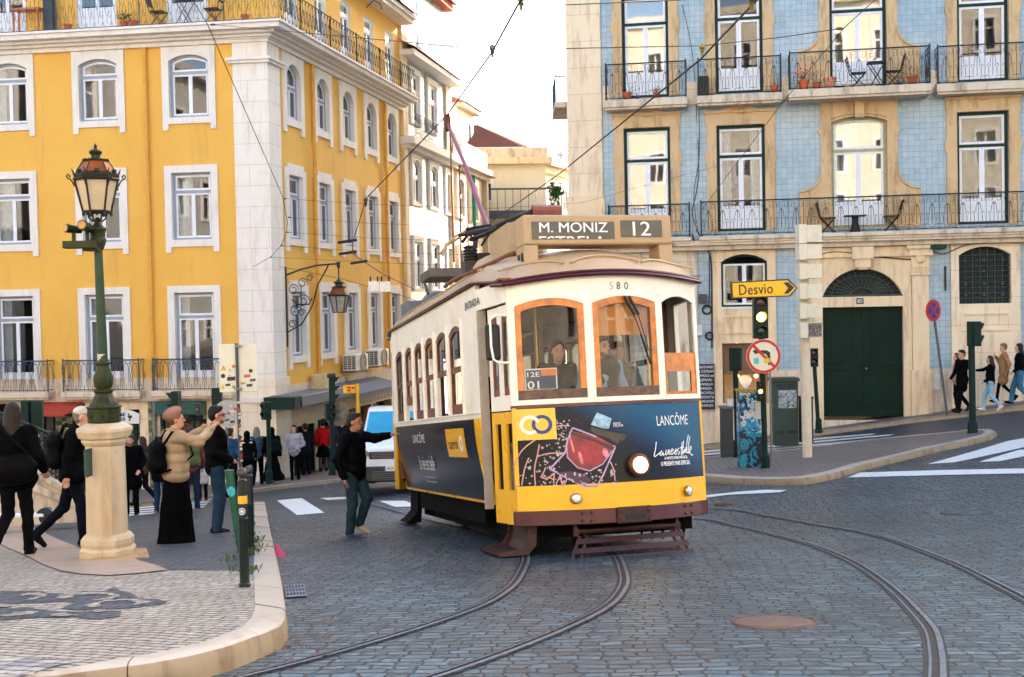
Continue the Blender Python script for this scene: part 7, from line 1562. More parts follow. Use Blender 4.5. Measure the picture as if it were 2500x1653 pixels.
person('woman in tan duffle coat and black tights on the uphill pavement', (2452, 984), rz=1.3, H=1.66, D=34.3, top=(168, 124, 84), bot=(16, 16, 20), hair=(150, 124, 96), near=False, coat=.34, group=pr_, j=dict(walkA, RE=(.22, .1, 1.18), RW=(.14, .22, 1.38)), slim=.75, face=1)
person('woman in black top and wide blue jeans at the right edge', (2490, 987), rz=1.3, H=1.68, D=34.0, top=(20, 20, 26), bot=(66, 116, 150), hair=(30, 22, 22), hairlen=.26, near=False, group=pr_, j=walkB, slim=1.2, face=1)
person('woman in pink top partly hidden behind the man in black coat', (2338, 1003), rz=1.5, H=1.64, D=35, top=(190, 150, 140), bot=(30, 30, 36), hair=(120, 90, 70), hairlen=.2, near=False, group=pr_)
tc = lambda x, y_, z: tuple(TM @ V((x, y_, z)))
sit = dict(LK=(-.12, .42, .62), RK=(.12, .42, .62), LA=(-.12, .45, .2), RA=(.12, .45, .2))
az = atan2(TA.y, TA.x)-pi/2
person('tram driver in blue shirt and dark waistcoat behind the windscreen', (0, 0), loc=tc(.03, .42, .62), rz=az, H=1.72, top=(130, 156, 190), bot=(24, 26, 36), hair=(34, 26, 24), beard=(44, 32, 28), near=True, j=dict(RE=(-.27, .12, 1.2) if 0 else (.28, .14, 1.16), RW=(.4, .36, 1.08), LE=(-.25, .05, 1.15), LW=(-.18, .3, 1.08)), look=.5, group='people aboard the tram')
blob('waistcoat', [('c', (-.06, 0, 1.06), (-.07, 0, 1.34), .135, .135, .05), ('c', (.06, 0, 1.06), (.07, 0, 1.34), .135, .135, .05), ('c', (-.12, 0, 1.38), (.12, 0, 1.38), .1, .1, .05)], cloth((34, 38, 48)), bpy.data.objects[[x.name for x in bpy.data.objects if x.name.startswith('person')][-1]], .014)
person('woman passenger with black hair standing behind the left windscreen', (0, 0), loc=tc(-.42, .55, .72), rz=az, H=1.58, top=(30, 32, 30), bot=(24, 26, 36), hair=(20, 16, 18), hairlen=.12, near=True, look=-.1, group='people aboard the tram', hands=False)
person('passenger seated by the tram side window', (0, 0), loc=tc(-.7, 2.9, .7), rz=az+2.8, H=1.6, top=(30, 28, 34), bot=(24, 26, 36), hair=(60, 40, 30), near=False, group='people aboard the tram')
person('passenger holding up a phone inside the tram beside the driver', (0, 0), loc=tc(.62, 1.5, .68), rz=az, H=1.66, top=(40, 34, 34), bot=(24, 26, 36), hair=(30, 24, 24), near=False, j=dict(LE=(-.2, .2, 1.2), LW=(-.12, .3, 1.42)), group='people aboard the tram')
person('person in denim jacket leaning out behind the man in sunglasses', (566, 1215), rz=-.4, H=1.7, D=30, top=(40, 70, 104), bot=(26, 28, 34), near=False, hair=(40, 30, 28))
person('person in dark hooded coat standing between the signals by the shop', (748, 1168), rz=.6, H=1.7, D=38, top=(44, 46, 52), bot=(30, 34, 44), near=False, hair=(50, 38, 32), coat=.2)
person('woman in brown coat walking past the teal shop front', (352, 1236), rz=1.3, H=1.64, D=29, top=(84, 62, 48), bot=(26, 30, 40), near=False, hair=(60, 40, 30), hairlen=.2, j=walkA)
# ================= STREET FURNITURE
RY = lambda a: Matrix.Rotation(a, 3, 'Z')
AXY = Matrix(((1, 0, 0), (0, 0, 1), (0, 1, 0)))
class Px:       # upright thing measured on the photograph at a fixed distance
 def __init__(s, u, v, D): s.b = at(u, v, D); s.D = D; s.u, s.v = u, v
 def x(s, u, v): return at(u, v, s.D).x
 def z(s, u, v): return at(u, v, s.D).z
 def r(s, px): return px*s.D/F_PX
L_ = Px(265, 1388, 12.7); lx, ly, lz = L_.b; lz = gz(lx, ly)+.14
lamp = thing('street_lamp', 'tall green cast iron street lamp with six sided amber lantern on a stone pedestal', 'street lamp', (lx, ly, lz))
Z = lambda v, u=262: L_.z(u, v)
fr8 = pi/8
def oct_(prof, name, mat, par, n=8, ph=pi/8+.15, smooth=False, c=(0, 0), bev=0):
 m = MB(); m.lathe([(L_.r(w)/cos(pi/8) if n == 8 else L_.r(w), Z(v)) for w, v in prof], n, (lx+c[0], ly+c[1], 0), None, ph); return m.build(name, mat, par, smooth=smooth, bev=bev)
oct_([(66, 1392), (66, 1376), (63, 1373), (63, 1338), (58, 1331), (60, 1322), (59, 1312), (52, 1303), (46, 1300), (44, 1086), (47, 1084), (52, 1076), (52, 1070), (58, 1066), (61, 1056), (63, 1050), (62, 1043), (52, 1038), (42, 1032), (38, 1031)], 'pedestal', M_PED, lamp, bev=.003)
m = MB(); m.obox((lx+.16, ly-.1, lz+.012), .55, .5, .09, RY(.35)); m.build('base_slab', M_BASE, lamp, bev=.02)
oct_([(37, 1031), (37, 997), (40, 994), (40, 992), (34, 990)], 'iron_socle', M_SIGNO if 0 else PM('lamp_green', (44, 52, 24), .5, .2, var=.3, dirt=((92, 60, 26), .8), spec=.3), lamp)
MLG = MC['lamp_green']
m = MB()
for k in range(8):
 t = pi/8+.15+pi/8+k*pi/4; c = (lx+L_.r(37.5)*cos(t), ly+L_.r(37.5)*sin(t)); R_ = Matrix.Rotation(t, 3, 'Z'); a = L_.r(11); zc_ = (Z(1003)+Z(1025))/2
 m.obox((c[0], c[1], Z(1003)), .012, a*2, .012, R_); m.obox((c[0], c[1], Z(1025)), .012, a*2, .012, R_); m.ball((c[0], c[1], zc_), .02, 6)
m.build('socle_panels', MLG, lamp)
m = MB(); prof = [(33, 990), (32, 984), (26, 975), (21, 966), (19, 960), (22, 956), (23, 951), (18, 948), (20, 944), (22, 932), (22, 918), (17, 905), (15, 897), (15, 892), (18, 888), (18, 884), (13, 882)]
n = 24; rows = []
for w_, v in prof:
 fl = 1 if v > 955 or (905 < v < 945) else 0
 rows.append([m.pt((lx+L_.r(w_*(1+.05*fl*(k % 2)))*cos(2*pi*k/n), ly+L_.r(w_*(1+.05*fl*(k % 2)))*sin(2*pi*k/n), Z(v))) for k in range(n)])
for A_, B_ in zip(rows, rows[1:]):
 for k in range(n): m.face((A_[k], A_[(k+1) % n], B_[(k+1) % n], B_[k]))
m.build('baluster', MLG, lamp, smooth=True, angle=25)
tilt = lambda v: (L_.x(262, v)*0+at(241+(v-600)*.035, v, L_.D).x-lx)
m = MB(); x_t, x_b = at(240, 610, L_.D).x, at(251, 884, L_.D).x
m.tube([(x_b, ly, Z(884)), (x_t, ly, Z(608))], L_.r(12.2), 16, r2=L_.r(9.8)); m.build('column', PM('column_green', (44, 66, 46), .45, .1, var=.12, spec=.3), lamp, smooth=True)
m = MB(); m.lathe([(L_.r(9.5), Z(880)), (L_.r(12), Z(879)), (L_.r(12.2), Z(864)), (L_.r(11), Z(863))], 16, (x_b-.002, ly, 0)); m.build('paper_label', PM('torn_paper', (206, 196, 176), .8), lamp)
m = MB(); m.lathe([(L_.r(w_), Z(v)) for w_, v in ((12, 610), (20, 588), (19, 582), (17, 580), (18, 566), (21, 560), (20, 556), (13, 552), (9, 546), (5, 538), (6, 534), (3, 530))], 18, (x_t, ly, 0)); m.build('capital', MLG, lamp, smooth=True)
xl = at(236, 470, L_.D).x; n6 = 6; ph6 = .35
def hexr(m, v, w_, ph=ph6): return [(xl+L_.r(w_)*cos(2*pi*k/6+ph), ly+L_.r(w_)*sin(2*pi*k/6+ph), Z(v, 236)) for k in range(6)]
m = MB(); A_, B_ = hexr(m, 438, 49), hexr(m, 516, 31)
for k in range(6): m.poly([A_[k], A_[(k+1) % 6], B_[(k+1) % 6], B_[k]])
m.build('lantern_glass', PM('milky_glass', (206, 184, 148), .35, var=.08, dirt=((150, 120, 90), .3)), lamp)
m = MB(); A2, B2 = hexr(m, 438, 51), hexr(m, 517, 32.5)
for k in range(6): m.tube([A2[k], B2[k]], .012, 5); m.tube([B2[k], B2[(k+1) % 6]], .014, 5); m.tube([A2[k], A2[(k+1) % 6]], .018, 5)
m.lathe([(L_.r(50), Z(437)), (L_.r(53), Z(430)), (L_.r(54), Z(424)), (L_.r(48), Z(422))], 6, (xl, ly, 0), None, ph6)
for k in range(6):
 t = 2*pi*k/6+ph6; c, s_ = cos(t), sin(t); q = lambda r_, v: (xl+L_.r(r_)*c, ly+L_.r(r_)*s_, Z(v))
 m.tube([q(50, 455), q(55, 445), q(60, 438), q(66, 436), q(68, 430), q(64, 426), q(60, 430), q(62, 434)], .008, 5)
 m.tube([q(52, 424), q(54, 418), q(57, 412)], .012, 5, r2=.003); m.ball(q(32, 522), .018, 6, (1, 1, 1.5))
 t2 = t+pi/6; c, s_ = cos(t2), sin(t2); m.ball(q(47, 419), .03, 6, (1, 1, .8)); m.ball(q(28, 521), .012, 6)
m.build('lantern_frame', PM('dark_lantern_iron', (44, 42, 30), .6, .3, var=.3, dirt=((120, 84, 40), .5)), lamp)
m = MB(); A3, B3 = hexr(m, 422, 47), hexr(m, 393, 29)
for k in range(6): m.poly([A3[k], A3[(k+1) % 6], B3[(k+1) % 6], B3[k]])
m.build('lantern_roof', PM('amber_copper', (148, 76, 26), .4, .35, var=.25, dirt=((80, 44, 22), .6)), lamp)
m = MB()
for k in range(6): m.tube([A3[k], B3[k]], .008, 4); m.tube([B3[k], B3[(k+1) % 6]], .012, 4)
for k in range(24): t = 2*pi*k/24; m.ball((xl+L_.r(29)*cos(t), ly+L_.r(29)*sin(t), Z(390)), .012, 5)
m.lathe([(L_.r(30), Z(393)), (L_.r(16), Z(388)), (L_.r(11), Z(384)), (L_.r(11), Z(378)), (L_.r(15), Z(374)), (L_.r(16), Z(370)), (L_.r(12), Z(366)), (L_.r(5), Z(364)), (L_.r(3), Z(362)), (L_.r(4.5), Z(357)), (L_.r(1), Z(350))], 16, (xl, ly, 0)); m.build('finial', MLG, lamp, smooth=True)
m = MB()
for k in range(4): t = pi/4+k*pi/2; m.tube([(xl+L_.r(24)*cos(t), ly+L_.r(24)*sin(t), Z(520)), (xl+L_.r(22)*cos(t), ly+L_.r(22)*sin(t), Z(532)), (xl+L_.r(12)*cos(t), ly+L_.r(12)*sin(t), Z(540)), (xl+L_.r(4)*cos(t), ly+L_.r(4)*sin(t), Z(538))], .01, 5)
m.build('lantern_cradle', MC['dark_lantern_iron'], lamp)
m = MB(); p0, p1 = at(170, 598, L_.D), at(245, 592, L_.D-.05); m.obox(((p0.x+p1.x)/2-.01, ly-.12, Z(598)), .33, .16, .075, RY(.1)); m.obox((at(230, 606, L_.D).x, ly-.05, Z(606)), .16, .16, .06); br_ = m.build('floodlight_bracket', MLG, lamp, bev=.006)
for (u0, v0, u1, v1, r_, uu) in ((161, 557, 197, 562, 11, 180), (203, 550, 226, 561, 12.5, 213)):
 a, c_ = at(u0, v0, L_.D-.15), at(u1, v1, L_.D-.02 if u0 < 200 else L_.D+.0)
 if u0 > 200: a = at(200, 549, L_.D-.32)
 m = MB(); m.tube([tuple(a), tuple(a.lerp(c_, .6)), tuple(c_)], L_.r(r_), 12, r2=L_.r(r_*.75)); o = m.build('floodlight', MLG, lamp, smooth=True)
 m = MB(); d_ = (a-c_).normalized(); m.tube([tuple(a+d_*.002), tuple(a+d_*.008)], L_.r(r_*.8), 12); m.build('lens', PM('amber_lens', (190, 130, 50), .2, var=.3, scale=30), o)
 m = MB(); q = at(uu, 575, L_.D-.12); m.tube([(q.x, q.y, Z(590)), (q.x, q.y, Z(572)), tuple(a.lerp(c_, .5))], .02, 6); m.build('stem', MLG, o)
m = MB(); q = at(208, 1120, L_.D-.3); m.obox((q.x+.03, q.y, (L_.z(213, 1088)+L_.z(213, 1155))/2), .03, .16, .28); m.build('wall_plate', PM('green_sticker_plate', (40, 70, 56), .6, var=.3, scale=30), lamp)
def bollard_at(u, v, D, first=None):
 p = at(u, v, D); z0 = gz(p.x, p.y)+.14; return (p.x, p.y, z0)
M_BOL = PM('bollard_green_black', (24, 34, 30), .35, .2, var=.2)
bo = thing('bollard', 'nearest dark green bollard with ball top and yellow and white stickers', 'bollard', bollard_at(598, 1449, 9.25), 'ball topped bollards along the kerb', local=True)
m = MB(); m.lathe([(.045, 0), (.045, .02), (.037, .03), (.036, .50), (.039, .505), (.039, .52), (.035, .525), (.034, .79), (.038, .795), (.038, .805), (.028, .81), (.024, .825)], 16); m.build('post', M_BOL, bo, smooth=True)
m = MB(); m.ball((0, 0, .862), .04, 14); m.build('ball', PM('bollard_ball_brown', (70, 62, 60), .4, .3, var=.3), bo, smooth=True)
for i, (u, v, D) in enumerate(((612, 1372, 12.4), (613, 1300, 15.8), (614, 1262, 19.2))):
 dup(bo, loc=bollard_at(u, v, D), label=['second dark bollard in the kerb row, right behind the nearest one', 'third dark bollard in the kerb row, partly hidden by the second', 'farthest dark bollard in the kerb row, at the road crossing'][i])
m = MB(); m.lathe([(.0355, .63), (.0362, .631), (.0362, .69), (.0355, .691)], 16); m.build('yellow_sticker', PM('yellow_tape', (226, 170, 30), .5), bo)
m = MB(); m.keep = 1
for (rr0, rr1) in ((0, .008), (.012, .016), (.022, .027)):
 for k in range(16):
  t0, t1 = 2*pi*k/16, 2*pi*(k+1)/16; f_ = lambda r_, t: (.0365*sin(r_*cos(t)/.0365), -.0368*cos(r_*cos(t)/.0365), .575+r_*sin(t)); m.poly([f_(rr0+.0001, t0), f_(rr1, t0), f_(rr1, t1), f_(rr0+.0001, t1)])
m.build('round_sticker', M_WFRAME, bo)
p = gp(586, 1345, .14); z_ = p.z; D_ = p.y; lpst = thing('leaning_post', 'bright green metal post leaning against the bollard with a round cyan sticker', 'post', tuple(p))
m = MB(); t_ = at(560, 1152, D_); m.tube([tuple(p), tuple(t_)], L_.r(7), 12, r2=L_.r(12)); m.tube([tuple(t_), tuple(t_+V((0, 0, .02)))], L_.r(12.5), 12); m.build('post', PM('bright_green_paint', (26, 84, 60), .35, var=.15), lpst, smooth=True)
c_ = at(565, 1200, D_-.06); m = MB(); m.keep = 1; m.poly([(c_.x+.042*cos(k*pi/10), c_.y-.01-.012*cos(k*pi/10)**2*0, c_.z+.055*sin(k*pi/10)) for k in range(20)]); m.build('sticker', PM('cyan_sticker', (60, 180, 200), .5, var=.4, scale=60), lpst)
D_ = 16.3; p = at(592, 1330, D_); p.z = gz(p.x, p.y)+.14; sg = thing('traffic_sign', 'back of a rectangular white traffic sign covered in stickers on a sticker wrapped pole', 'traffic sign', tuple(p))
tp_ = at(577, 838, D_); m = MB(); m.tube([tuple(p), (tp_.x, tp_.y, tp_.z)], .02, 10); m.build('pole', PM('sign_pole_grey', (70, 82, 84), .5, .3), sg, smooth=True)
a, c_ = at(531, 841, D_-.03), at(627, 957, D_-.03); m = MB(); m.box(a.x, c_.x, D_+.021, D_+.035, c_.z, a.z); pl_ = m.build('plate', PM('sign_back_cream', (222, 220, 200), .5, var=.05), sg, bev=.006)
for v in (845, 950): q = at(579, v, D_-.07); m = MB(); m.obox((q.x, D_, q.z), .09, .06, .025); m.build('clamp', M_STEEL, sg)
random.seed(11); stc = [(542, 899, 7, (226, 150, 30)), (567, 895, 4.5, (226, 110, 50)), (558, 905, 5, (206, 206, 200)), (541, 919, 5.5, (24, 24, 26)), (557, 919, 4, (190, 190, 186)), (561, 926, 10, (50, 34, 34)), (553, 941, 6, (40, 56, 50)), (541, 947, 5, (226, 216, 60)), (567, 946, 4, (140, 160, 90)), (590, 937, 5.5, (206, 150, 30)), (609, 906, 5, (60, 60, 64)), (600, 919, 8, (224, 100, 110)), (606, 942, 7, (60, 60, 66)), (614, 929, 7, (90, 90, 90))]
for k, (u, v, r_, c) in enumerate(stc):
 q = at(u, v, D_-.062); m = MB(); m.keep = 1; rr = r_*D_/F_PX
 if k in (0,): P = [(-1, -.8), (1, -.8), (0, 1)]
 elif k in (5, 11, 12, 13, 6, 9): P = [(-1, -.5), (1, -.35), (1, .6), (-1, .4)]
 else: P = [(cos(t*pi/7), sin(t*pi/7)) for t in range(14)]
 m.poly([(q.x+rr*x, D_+.0205-.0004*k, q.z+rr*z) for x, z in P]); m.build('sticker', PM('sticker_%d' % k, c, .5, var=.35, scale=60), pl_)
for k in range(16):
 v = 985+k*9.5; q = at(582+k*.5, v, D_); m = MB(); m.lathe([(.0205, 0), (.0212, .001), (.0212, .03+.01*(k % 3)), (.0205, .032)], 10, tuple(q)); m.build('sticker', PM('pole_sticker_%d' % (k % 4), [(220, 220, 216), (60, 60, 60), (200, 60, 60), (216, 200, 160)][k % 4], .6, var=.4, scale=50), sg)
def simple_pole(name, label, cat, u, v, D, vt, r_, mat=M_SIGNG, group=None, ut=None, base=True, dz=.12):
 p = at(u, v, D); t = thing(name, label, cat, tuple(p), group); q = at(ut if ut else u-(v-vt)*.019, vt, D)
 m = MB(); m.tube([tuple(p), tuple(q)], r_, 12); m.build('pole', mat, t, smooth=True)
 if base: m = MB(); m.lathe([(r_*2.0, 0), (r_*2.0, .05), (r_*1.7, .07), (r_*1.5, .32), (r_*1.1, .36)], 8, tuple(p)); m.build('base', mat, t)
 return t, p, q
t, p, q = simple_pole('round_sign', 'grey back of a round sign covered in stickers behind the bearded man', 'traffic sign', 556, 1200, 24, 1010, .03, M_STEEL, base=False)
m = MB(); c_ = at(556, 1010, 23.95); m.lathe([(.27, -.01), (.27, .01)], 28, tuple(c_), AXY); d_ = m.build('disc', PM('disc_grey', (176, 172, 166), .5, var=.15, scale=20), t)
random.seed(4)
for k in range(14): m = MB(); m.keep = 1; r1 = random.uniform(0, .2); th = random.uniform(0, 6.3); x, z = c_.x+r1*cos(th), c_.z+r1*sin(th); s_ = random.uniform(.02, .05); m.poly([(x-s_, c_.y-.013-k*.0004, z-s_*.6), (x+s_, c_.y-.013-k*.0004, z-s_*.4), (x+s_, c_.y-.013-k*.0004, z+s_*.6), (x-s_, c_.y-.013-k*.0004, z+s_*.5)]); m.build('sticker', PM('disc_sticker_%d' % (k % 4), [(210, 80, 80), (40, 40, 44), (220, 220, 220), (90, 120, 140)][k % 4], .5, var=.4, scale=40), d_)
def head(par, c, n=3, rz=0, sc=1.0, lit=None, back=False, visor=True):
 """signal head centred on c; looks towards local -y turned by rz"""
 R = RY(rz); h = .30*sc; m = MB(); m.obox(c, .3*sc, .2*sc, h*n, R); b_ = m.build('signal_head', M_SIGNG, par, bev=.015)
 for k in range(n):
  zc_ = c[2]+(n-1)*h/2-k*h; o = V((0, -.1*sc, 0)); p = V((c[0], c[1], zc_))+R @ o; col = ['red', 'amber', 'green'][k if n == 3 else (0, 2)[k]]
  on = lit == k; mt = PM('lens_%s_%s' % (col, 'lit' if on else 'off'), dict(red=(70, 16, 14), amber=(90, 60, 20), green=(16, 40, 34))[col] if not on else (255, 226, 150), .25, var=.1, emit=(255, 190, 70) if on else None, es=3.5)
  m = MB(); m.lathe([(.001, .012), (.06*sc, .01), (.1*sc, 0)], 18, tuple(p), R @ Matrix(((1, 0, 0), (0, 0, -1), (0, 1, 0)))); m.build('lens', mt, b_, smooth=True)
  m = MB(); m.keep = 1
  for q in range(14):
   t0, t1 = radians(-20+q*220/14), radians(-20+(q+1)*220/14); f_ = lambda t, y_: tuple(p+R @ V((.112*sc*cos(t), -y_, .112*sc*sin(t)))); l0, l1 = .17*sc, .17*sc
   m.poly([f_(t0, 0), f_(t1, 0), f_(t1, l1*(.35+.65*max(sin(t1), 0))), f_(t0, l0*(.35+.65*max(sin(t0), 0)))])
  m.build('visor', M_SIGNG, b_)
 return b_
t, p, q = simple_pole('traffic_light', 'traffic light showing amber under a yellow detour arrow on the island', 'traffic light', 1869, 1151, 23.8, 826, .055, ut=1859)
head(t, tuple(at(1856, 774, 23.7)), 3, .0, .92, 1)
a = at(1855, 955, 23.6); b_ = head(t, (a.x, a.y-.02, a.z), 3, 0, .42, 1)
D_ = 23.6; P = [(1783, 689), (1925, 681), (1947, 703), (1929, 724), (1785, 729.5)]; P = [at(u, v, D_) for u, v in P]
ds = thing('detour_sign', 'yellow arrow shaped Desvio sign pointing right above the amber light', 'traffic sign', tuple(P[0]))
m = MB(lambda x, d, z: (x, D_+d, z)); m.prism([(v.x, v.z) for v in P], -.0, .03); m.build('border', PM('sign_black', (24, 22, 20), .4), ds)
cx = sum(v.x for v in P)/5; cz = sum(v.z for v in P)/5; m = MB(lambda x, d, z: (x, D_+d, z)); m.prism([(cx+(v.x-cx)*.945, cz+(v.z-cz)*.86) for v in P], -.006, -.001); pn = m.build('panel', PM('sign_yellow', (250, 190, 6), .4, var=.03), ds)
m = MB(lambda x, d, z: (x, D_-d, z)); m.keep = 1; e0, e1 = at(1804, 694, D_), at(1886.5, 718, D_); add_text(m, 'Desvio', (e0.x+e1.x)/2, (e0.z+e1.z)/2, e1.x-e0.x, e0.z-e1.z, .009, .014, 0, 1.05, .035); m.build('lettering', MC['sign_black'], pn)
m = MB(lambda x, d, z: (x, D_-d, z)); m.keep = 1; K = [at(1680+x/2.412, 550+y_/2.412, D_) for x, y_ in ((560, 338), (590, 335), (624, 366), (592, 402), (563, 404), (588, 370))]; m.poly([(v.x, .009, v.z) for v in K]); m.build('chevron', MC['sign_black'], pn)
nt_ = thing('no_left_turn_sign', 'round no left turn sign with red rim and small stickers under the amber light', 'traffic sign', tuple(at(1864, 870, D_)))
c_ = at(1864, 870, D_); R_ = 42*D_/F_PX
def disc(m, r0, r1, d, n=36, c=c_):
 for k in range(n):
  t0, t1 = 2*pi*k/n, 2*pi*(k+1)/n; f_ = lambda r_, t: (c.x+r_*cos(t), c.y-d, c.z+r_*sin(t))
  if r0 < 1e-4: m.poly([f_(0, 0), f_(r1, t0), f_(r1, t1)])
  else: m.poly([f_(r0, t0), f_(r1, t0), f_(r1, t1), f_(r0, t1)])
m = MB(); m.lathe([(R_, -.012), (R_, .0)], 36, tuple(c_), AXY); dd = m.build('disc', PM('sign_white', (232, 220, 196), .4, var=.03), nt_)
RED = PM('sign_red', (200, 26, 24), .35, var=.04)
m = MB(); m.keep = 1; disc(m, R_*.83, R_*.985, .014); m.build('rim', RED, dd)
K = [(1680+x/2.412, 550+y_/2.412) for x, y_ in ((378, 742), (400, 728), (402, 736), (460, 736), (482, 748), (484, 800), (488, 812), (474, 826), (466, 810), (466, 770), (452, 756), (402, 754), (400, 762))]; K = [at(u, v, D_) for u, v in K]
m = MB(); m.keep = 1; m.poly([(v.x, D_-.015, v.z) for v in K]); m.build('arrow', MC['sign_black'], dd)
K = [at(u, v, D_) for u, v in ((1836, 846), (1841, 841), (1893, 893), (1888, 898))]; m = MB(); m.keep = 1; m.poly([(v.x, D_-.017, v.z) for v in K]); m.build('bar', RED, dd)
for (u, v, w_, h_, c) in ((1846, 881, 6, 7, (90, 190, 200)), (1872, 880, 7, 6, (220, 200, 50)), (1888, 852, 5, 5, (236, 232, 226))): e = at(u, v, D_); m = MB(); m.box(e.x-w_*.008, e.x+w_*.008, D_-.0205, D_-.0185, e.z-h_*.008, e.z+h_*.008); m.build('sticker', PM('sticker_c%d' % c[0], c, .5, var=.3, scale=40), dd)
t, p, q = simple_pole('thin_pole', 'thin grey pole standing close behind the amber traffic light', 'pole', 1884, 1126, 24.3, 900, .022, M_STEEL, base=False)
D_ = 25.6; t, p, q = simple_pole('direction_pole', 'tall cream pole stacked with six blank direction planks seen from behind', 'sign post', 1971, 1118, D_, 552, .105, PM('cream_pole', (222, 206, 180), .45, var=.06, dirt=((170, 130, 90), .4)), base=False)
for k, (v0, v1) in enumerate(((550, 595), (597, 635), (645, 682), (693, 730), (741, 777), (786, 824))):
 a, c_ = at(1942+k*.7, v0, D_-.15), at(1998+k*.2, v1, D_-.15); m = MB(); m.prism([(0, 0), (1, 0), (1, 1), (0, 1)], 0, 1) if 0 else None
 m.box(a.x, a.x+.16, D_-.45, D_-.1, c_.z, a.z); m.box(a.x+.161, c_.x, D_-.44, D_-.12, c_.z+.02, a.z-.015); o = m.build('plank', PM('plank_cream', (222, 214, 192), .45, var=.05, dirt=((190, 150, 110), .3)), t, bev=.008)
 if k == 5: m = MB(); m.keep = 1; m.poly([(a.x+.17, D_-.4405-.012, c_.z+.03), (c_.x-.01, D_-.4405-.012, c_.z+.03), (c_.x-.01, D_-.4405-.012, a.z-.03), (a.x+.17, D_-.4405-.012, a.z-.03)]); m.build('poster', PM('torn_poster', (120, 116, 108), .8, var=.6, scale=26), o)
t, p, q = simple_pole('traffic_light', 'dark green traffic light seen from behind by the graffiti cabinet', 'traffic light', 1801, 1116, 24.8, 850, .055, ut=1794); head(t, tuple(at(1796, 877, 24.8)), 2, pi-.5, .78)
t, p, q = simple_pole('pedestrian_light', 'leaning pedestrian light behind the cream direction pole', 'traffic light', 1999, 1057, 30, 888, .05, ut=1988); head(t, tuple(at(1985, 873, 30)), 2, 0, .75)
t, p, q = simple_pole('traffic_light', 'dark green traffic light standing on the tip of the island by the walkers', 'traffic light', 2375, 1066, 28.2, 790, .075, ut=2371); head(t, tuple(at(2378, 815, 28.2)), 2, 1.9, .95)
gl_ = 'signals across the crossing on the left'
t, p, q = simple_pole('traffic_light', 'dark traffic light seen from behind next to the red awning', 'traffic light', 84, 1240, 22, 1000, .05, group=gl_); head(t, tuple(at(66, 1016, 22)), 3, 2.7, .62); head(t, tuple(at(92, 1016, 21.9)), 3, pi, .62)
t, p, q = simple_pole('traffic_light', 'dark traffic light in profile in front of the teal shop fascia', 'traffic light', 434, 1240, 25, 960, .05, group=gl_); head(t, tuple(at(430, 982, 25)), 2, -pi/2-.1, .75)
t, p, q = simple_pole('traffic_light', 'dark signal head behind the sticker covered sign plate', 'traffic light', 536, 1215, 28, 960, .05, group=gl_); head(t, tuple(at(530, 971, 28)), 2, pi, .75)
t, p, q = simple_pole('pedestrian_light', 'pedestrian light on a green post before the marble corner', 'traffic light', 658, 1180, 33, 1022, .06, group=gl_); head(t, tuple(at(650, 1003, 33)), 2, -.5, .8)
t, p, q = simple_pole('traffic_light', 'traffic light with camera on top in front of the grey awning box', 'traffic light', 812, 1160, 35, 925, .06, group=gl_); head(t, tuple(at(811, 950, 35)), 3, pi/2+.2, .82)
head(t, tuple(at(806, 1006, 34.8)), 2, .6, .8); m = MB(); c_ = at(811, 917, 35); m.box(c_.x-.12, c_.x+.1, c_.y-.2, c_.y+.1, c_.z-.06, c_.z+.06); m.build('camera', M_BLACK, t, bev=.02)
m = MB(); c_ = at(821, 1010, 35.2); m.lathe([(.36, -.02), (.36, .02)], 26, tuple(c_), AXY); m.build('mirror', PM('mirror_grey', (150, 140, 124), .15, .5, var=.3), t)
t, p, q = simple_pole('no_stopping_sign', 'leaning grey pole with a round red and blue no stopping sign by the gate', 'traffic sign', 2312.6, 1014, 33.6, 784, .035, PM('pole_grey', (90, 92, 96), .5, .3), ut=2282, base=False)
c_ = at(2278, 758, 33.5); R3 = RY(.55); R_ = .3; ax = R3 @ AXY
m = MB(); m.lathe([(R_, -.015), (R_, 0)], 32, tuple(c_), ax); dd = m.build('disc', RED, t)
m = MB(); m.lathe([(R_*.72, -.003), (R_*.72, 0)], 32, tuple(c_+R3 @ V((0, -.016, 0))), ax); m.build('blue_field', PM('sign_blue_field', (36, 52, 132), .4), dd)
for s_ in (-1, 1): m = MB(); m.obox(c_+R3 @ V((0, -.021, 0)), R_*1.5, .003, .06, R3 @ Matrix.Rotation(s_*pi/4, 3, 'Y')); m.build('cross_bar', RED, dd)
def cab(name, label, cat, u0, u1, v0, v1, D, dep, mat, rz=.0):
 a, c_ = at(u0, v0, D), at(u1, v1, D); z0 = min(gz(a.x, D), gz(c_.x, D))+.1; t = thing(name, label, cat, ((a.x+c_.x)/2, D, z0)); m = MB(); m.box(a.x, c_.x, D, D+dep, z0, a.z); m.build('body', mat, t, bev=.015); return t, a, c_, z0
def graffiti():
 s = NT('graffiti_paint'); co = s.coord('Object', scale=(1, 1, 1)); f = s.noise(co, 3.2, 3, .5, 2.2); z_ = s.n('SeparateXYZ'); tc = s.n('TexCoord'); s.l(tc.outputs['Object'], z_.inputs[0])
 up = s.ramp(f, [(.36, (20, 20, 24)), (.44, (40, 140, 180)), (.52, (206, 206, 206)), (.6, (210, 160, 40)), (.68, (30, 30, 34))], 'CONSTANT'); dn = s.ramp(f, [(.42, (20, 24, 40)), (.47, (20, 130, 160)), (.62, (16, 120, 90)), (.66, (230, 200, 60))], 'CONSTANT')
 k = s.math('GREATER_THAN', z_.outputs['Z'], .72); return s.fin(s.mix(k, dn, up), .5)
t, a, c_, z0 = cab('graffiti_cabinet', 'street cabinet covered in blue, black and white graffiti beside the traffic light', 'utility cabinet', 1806, 1862, 958, 1128, 24.2, .4, graffiti());
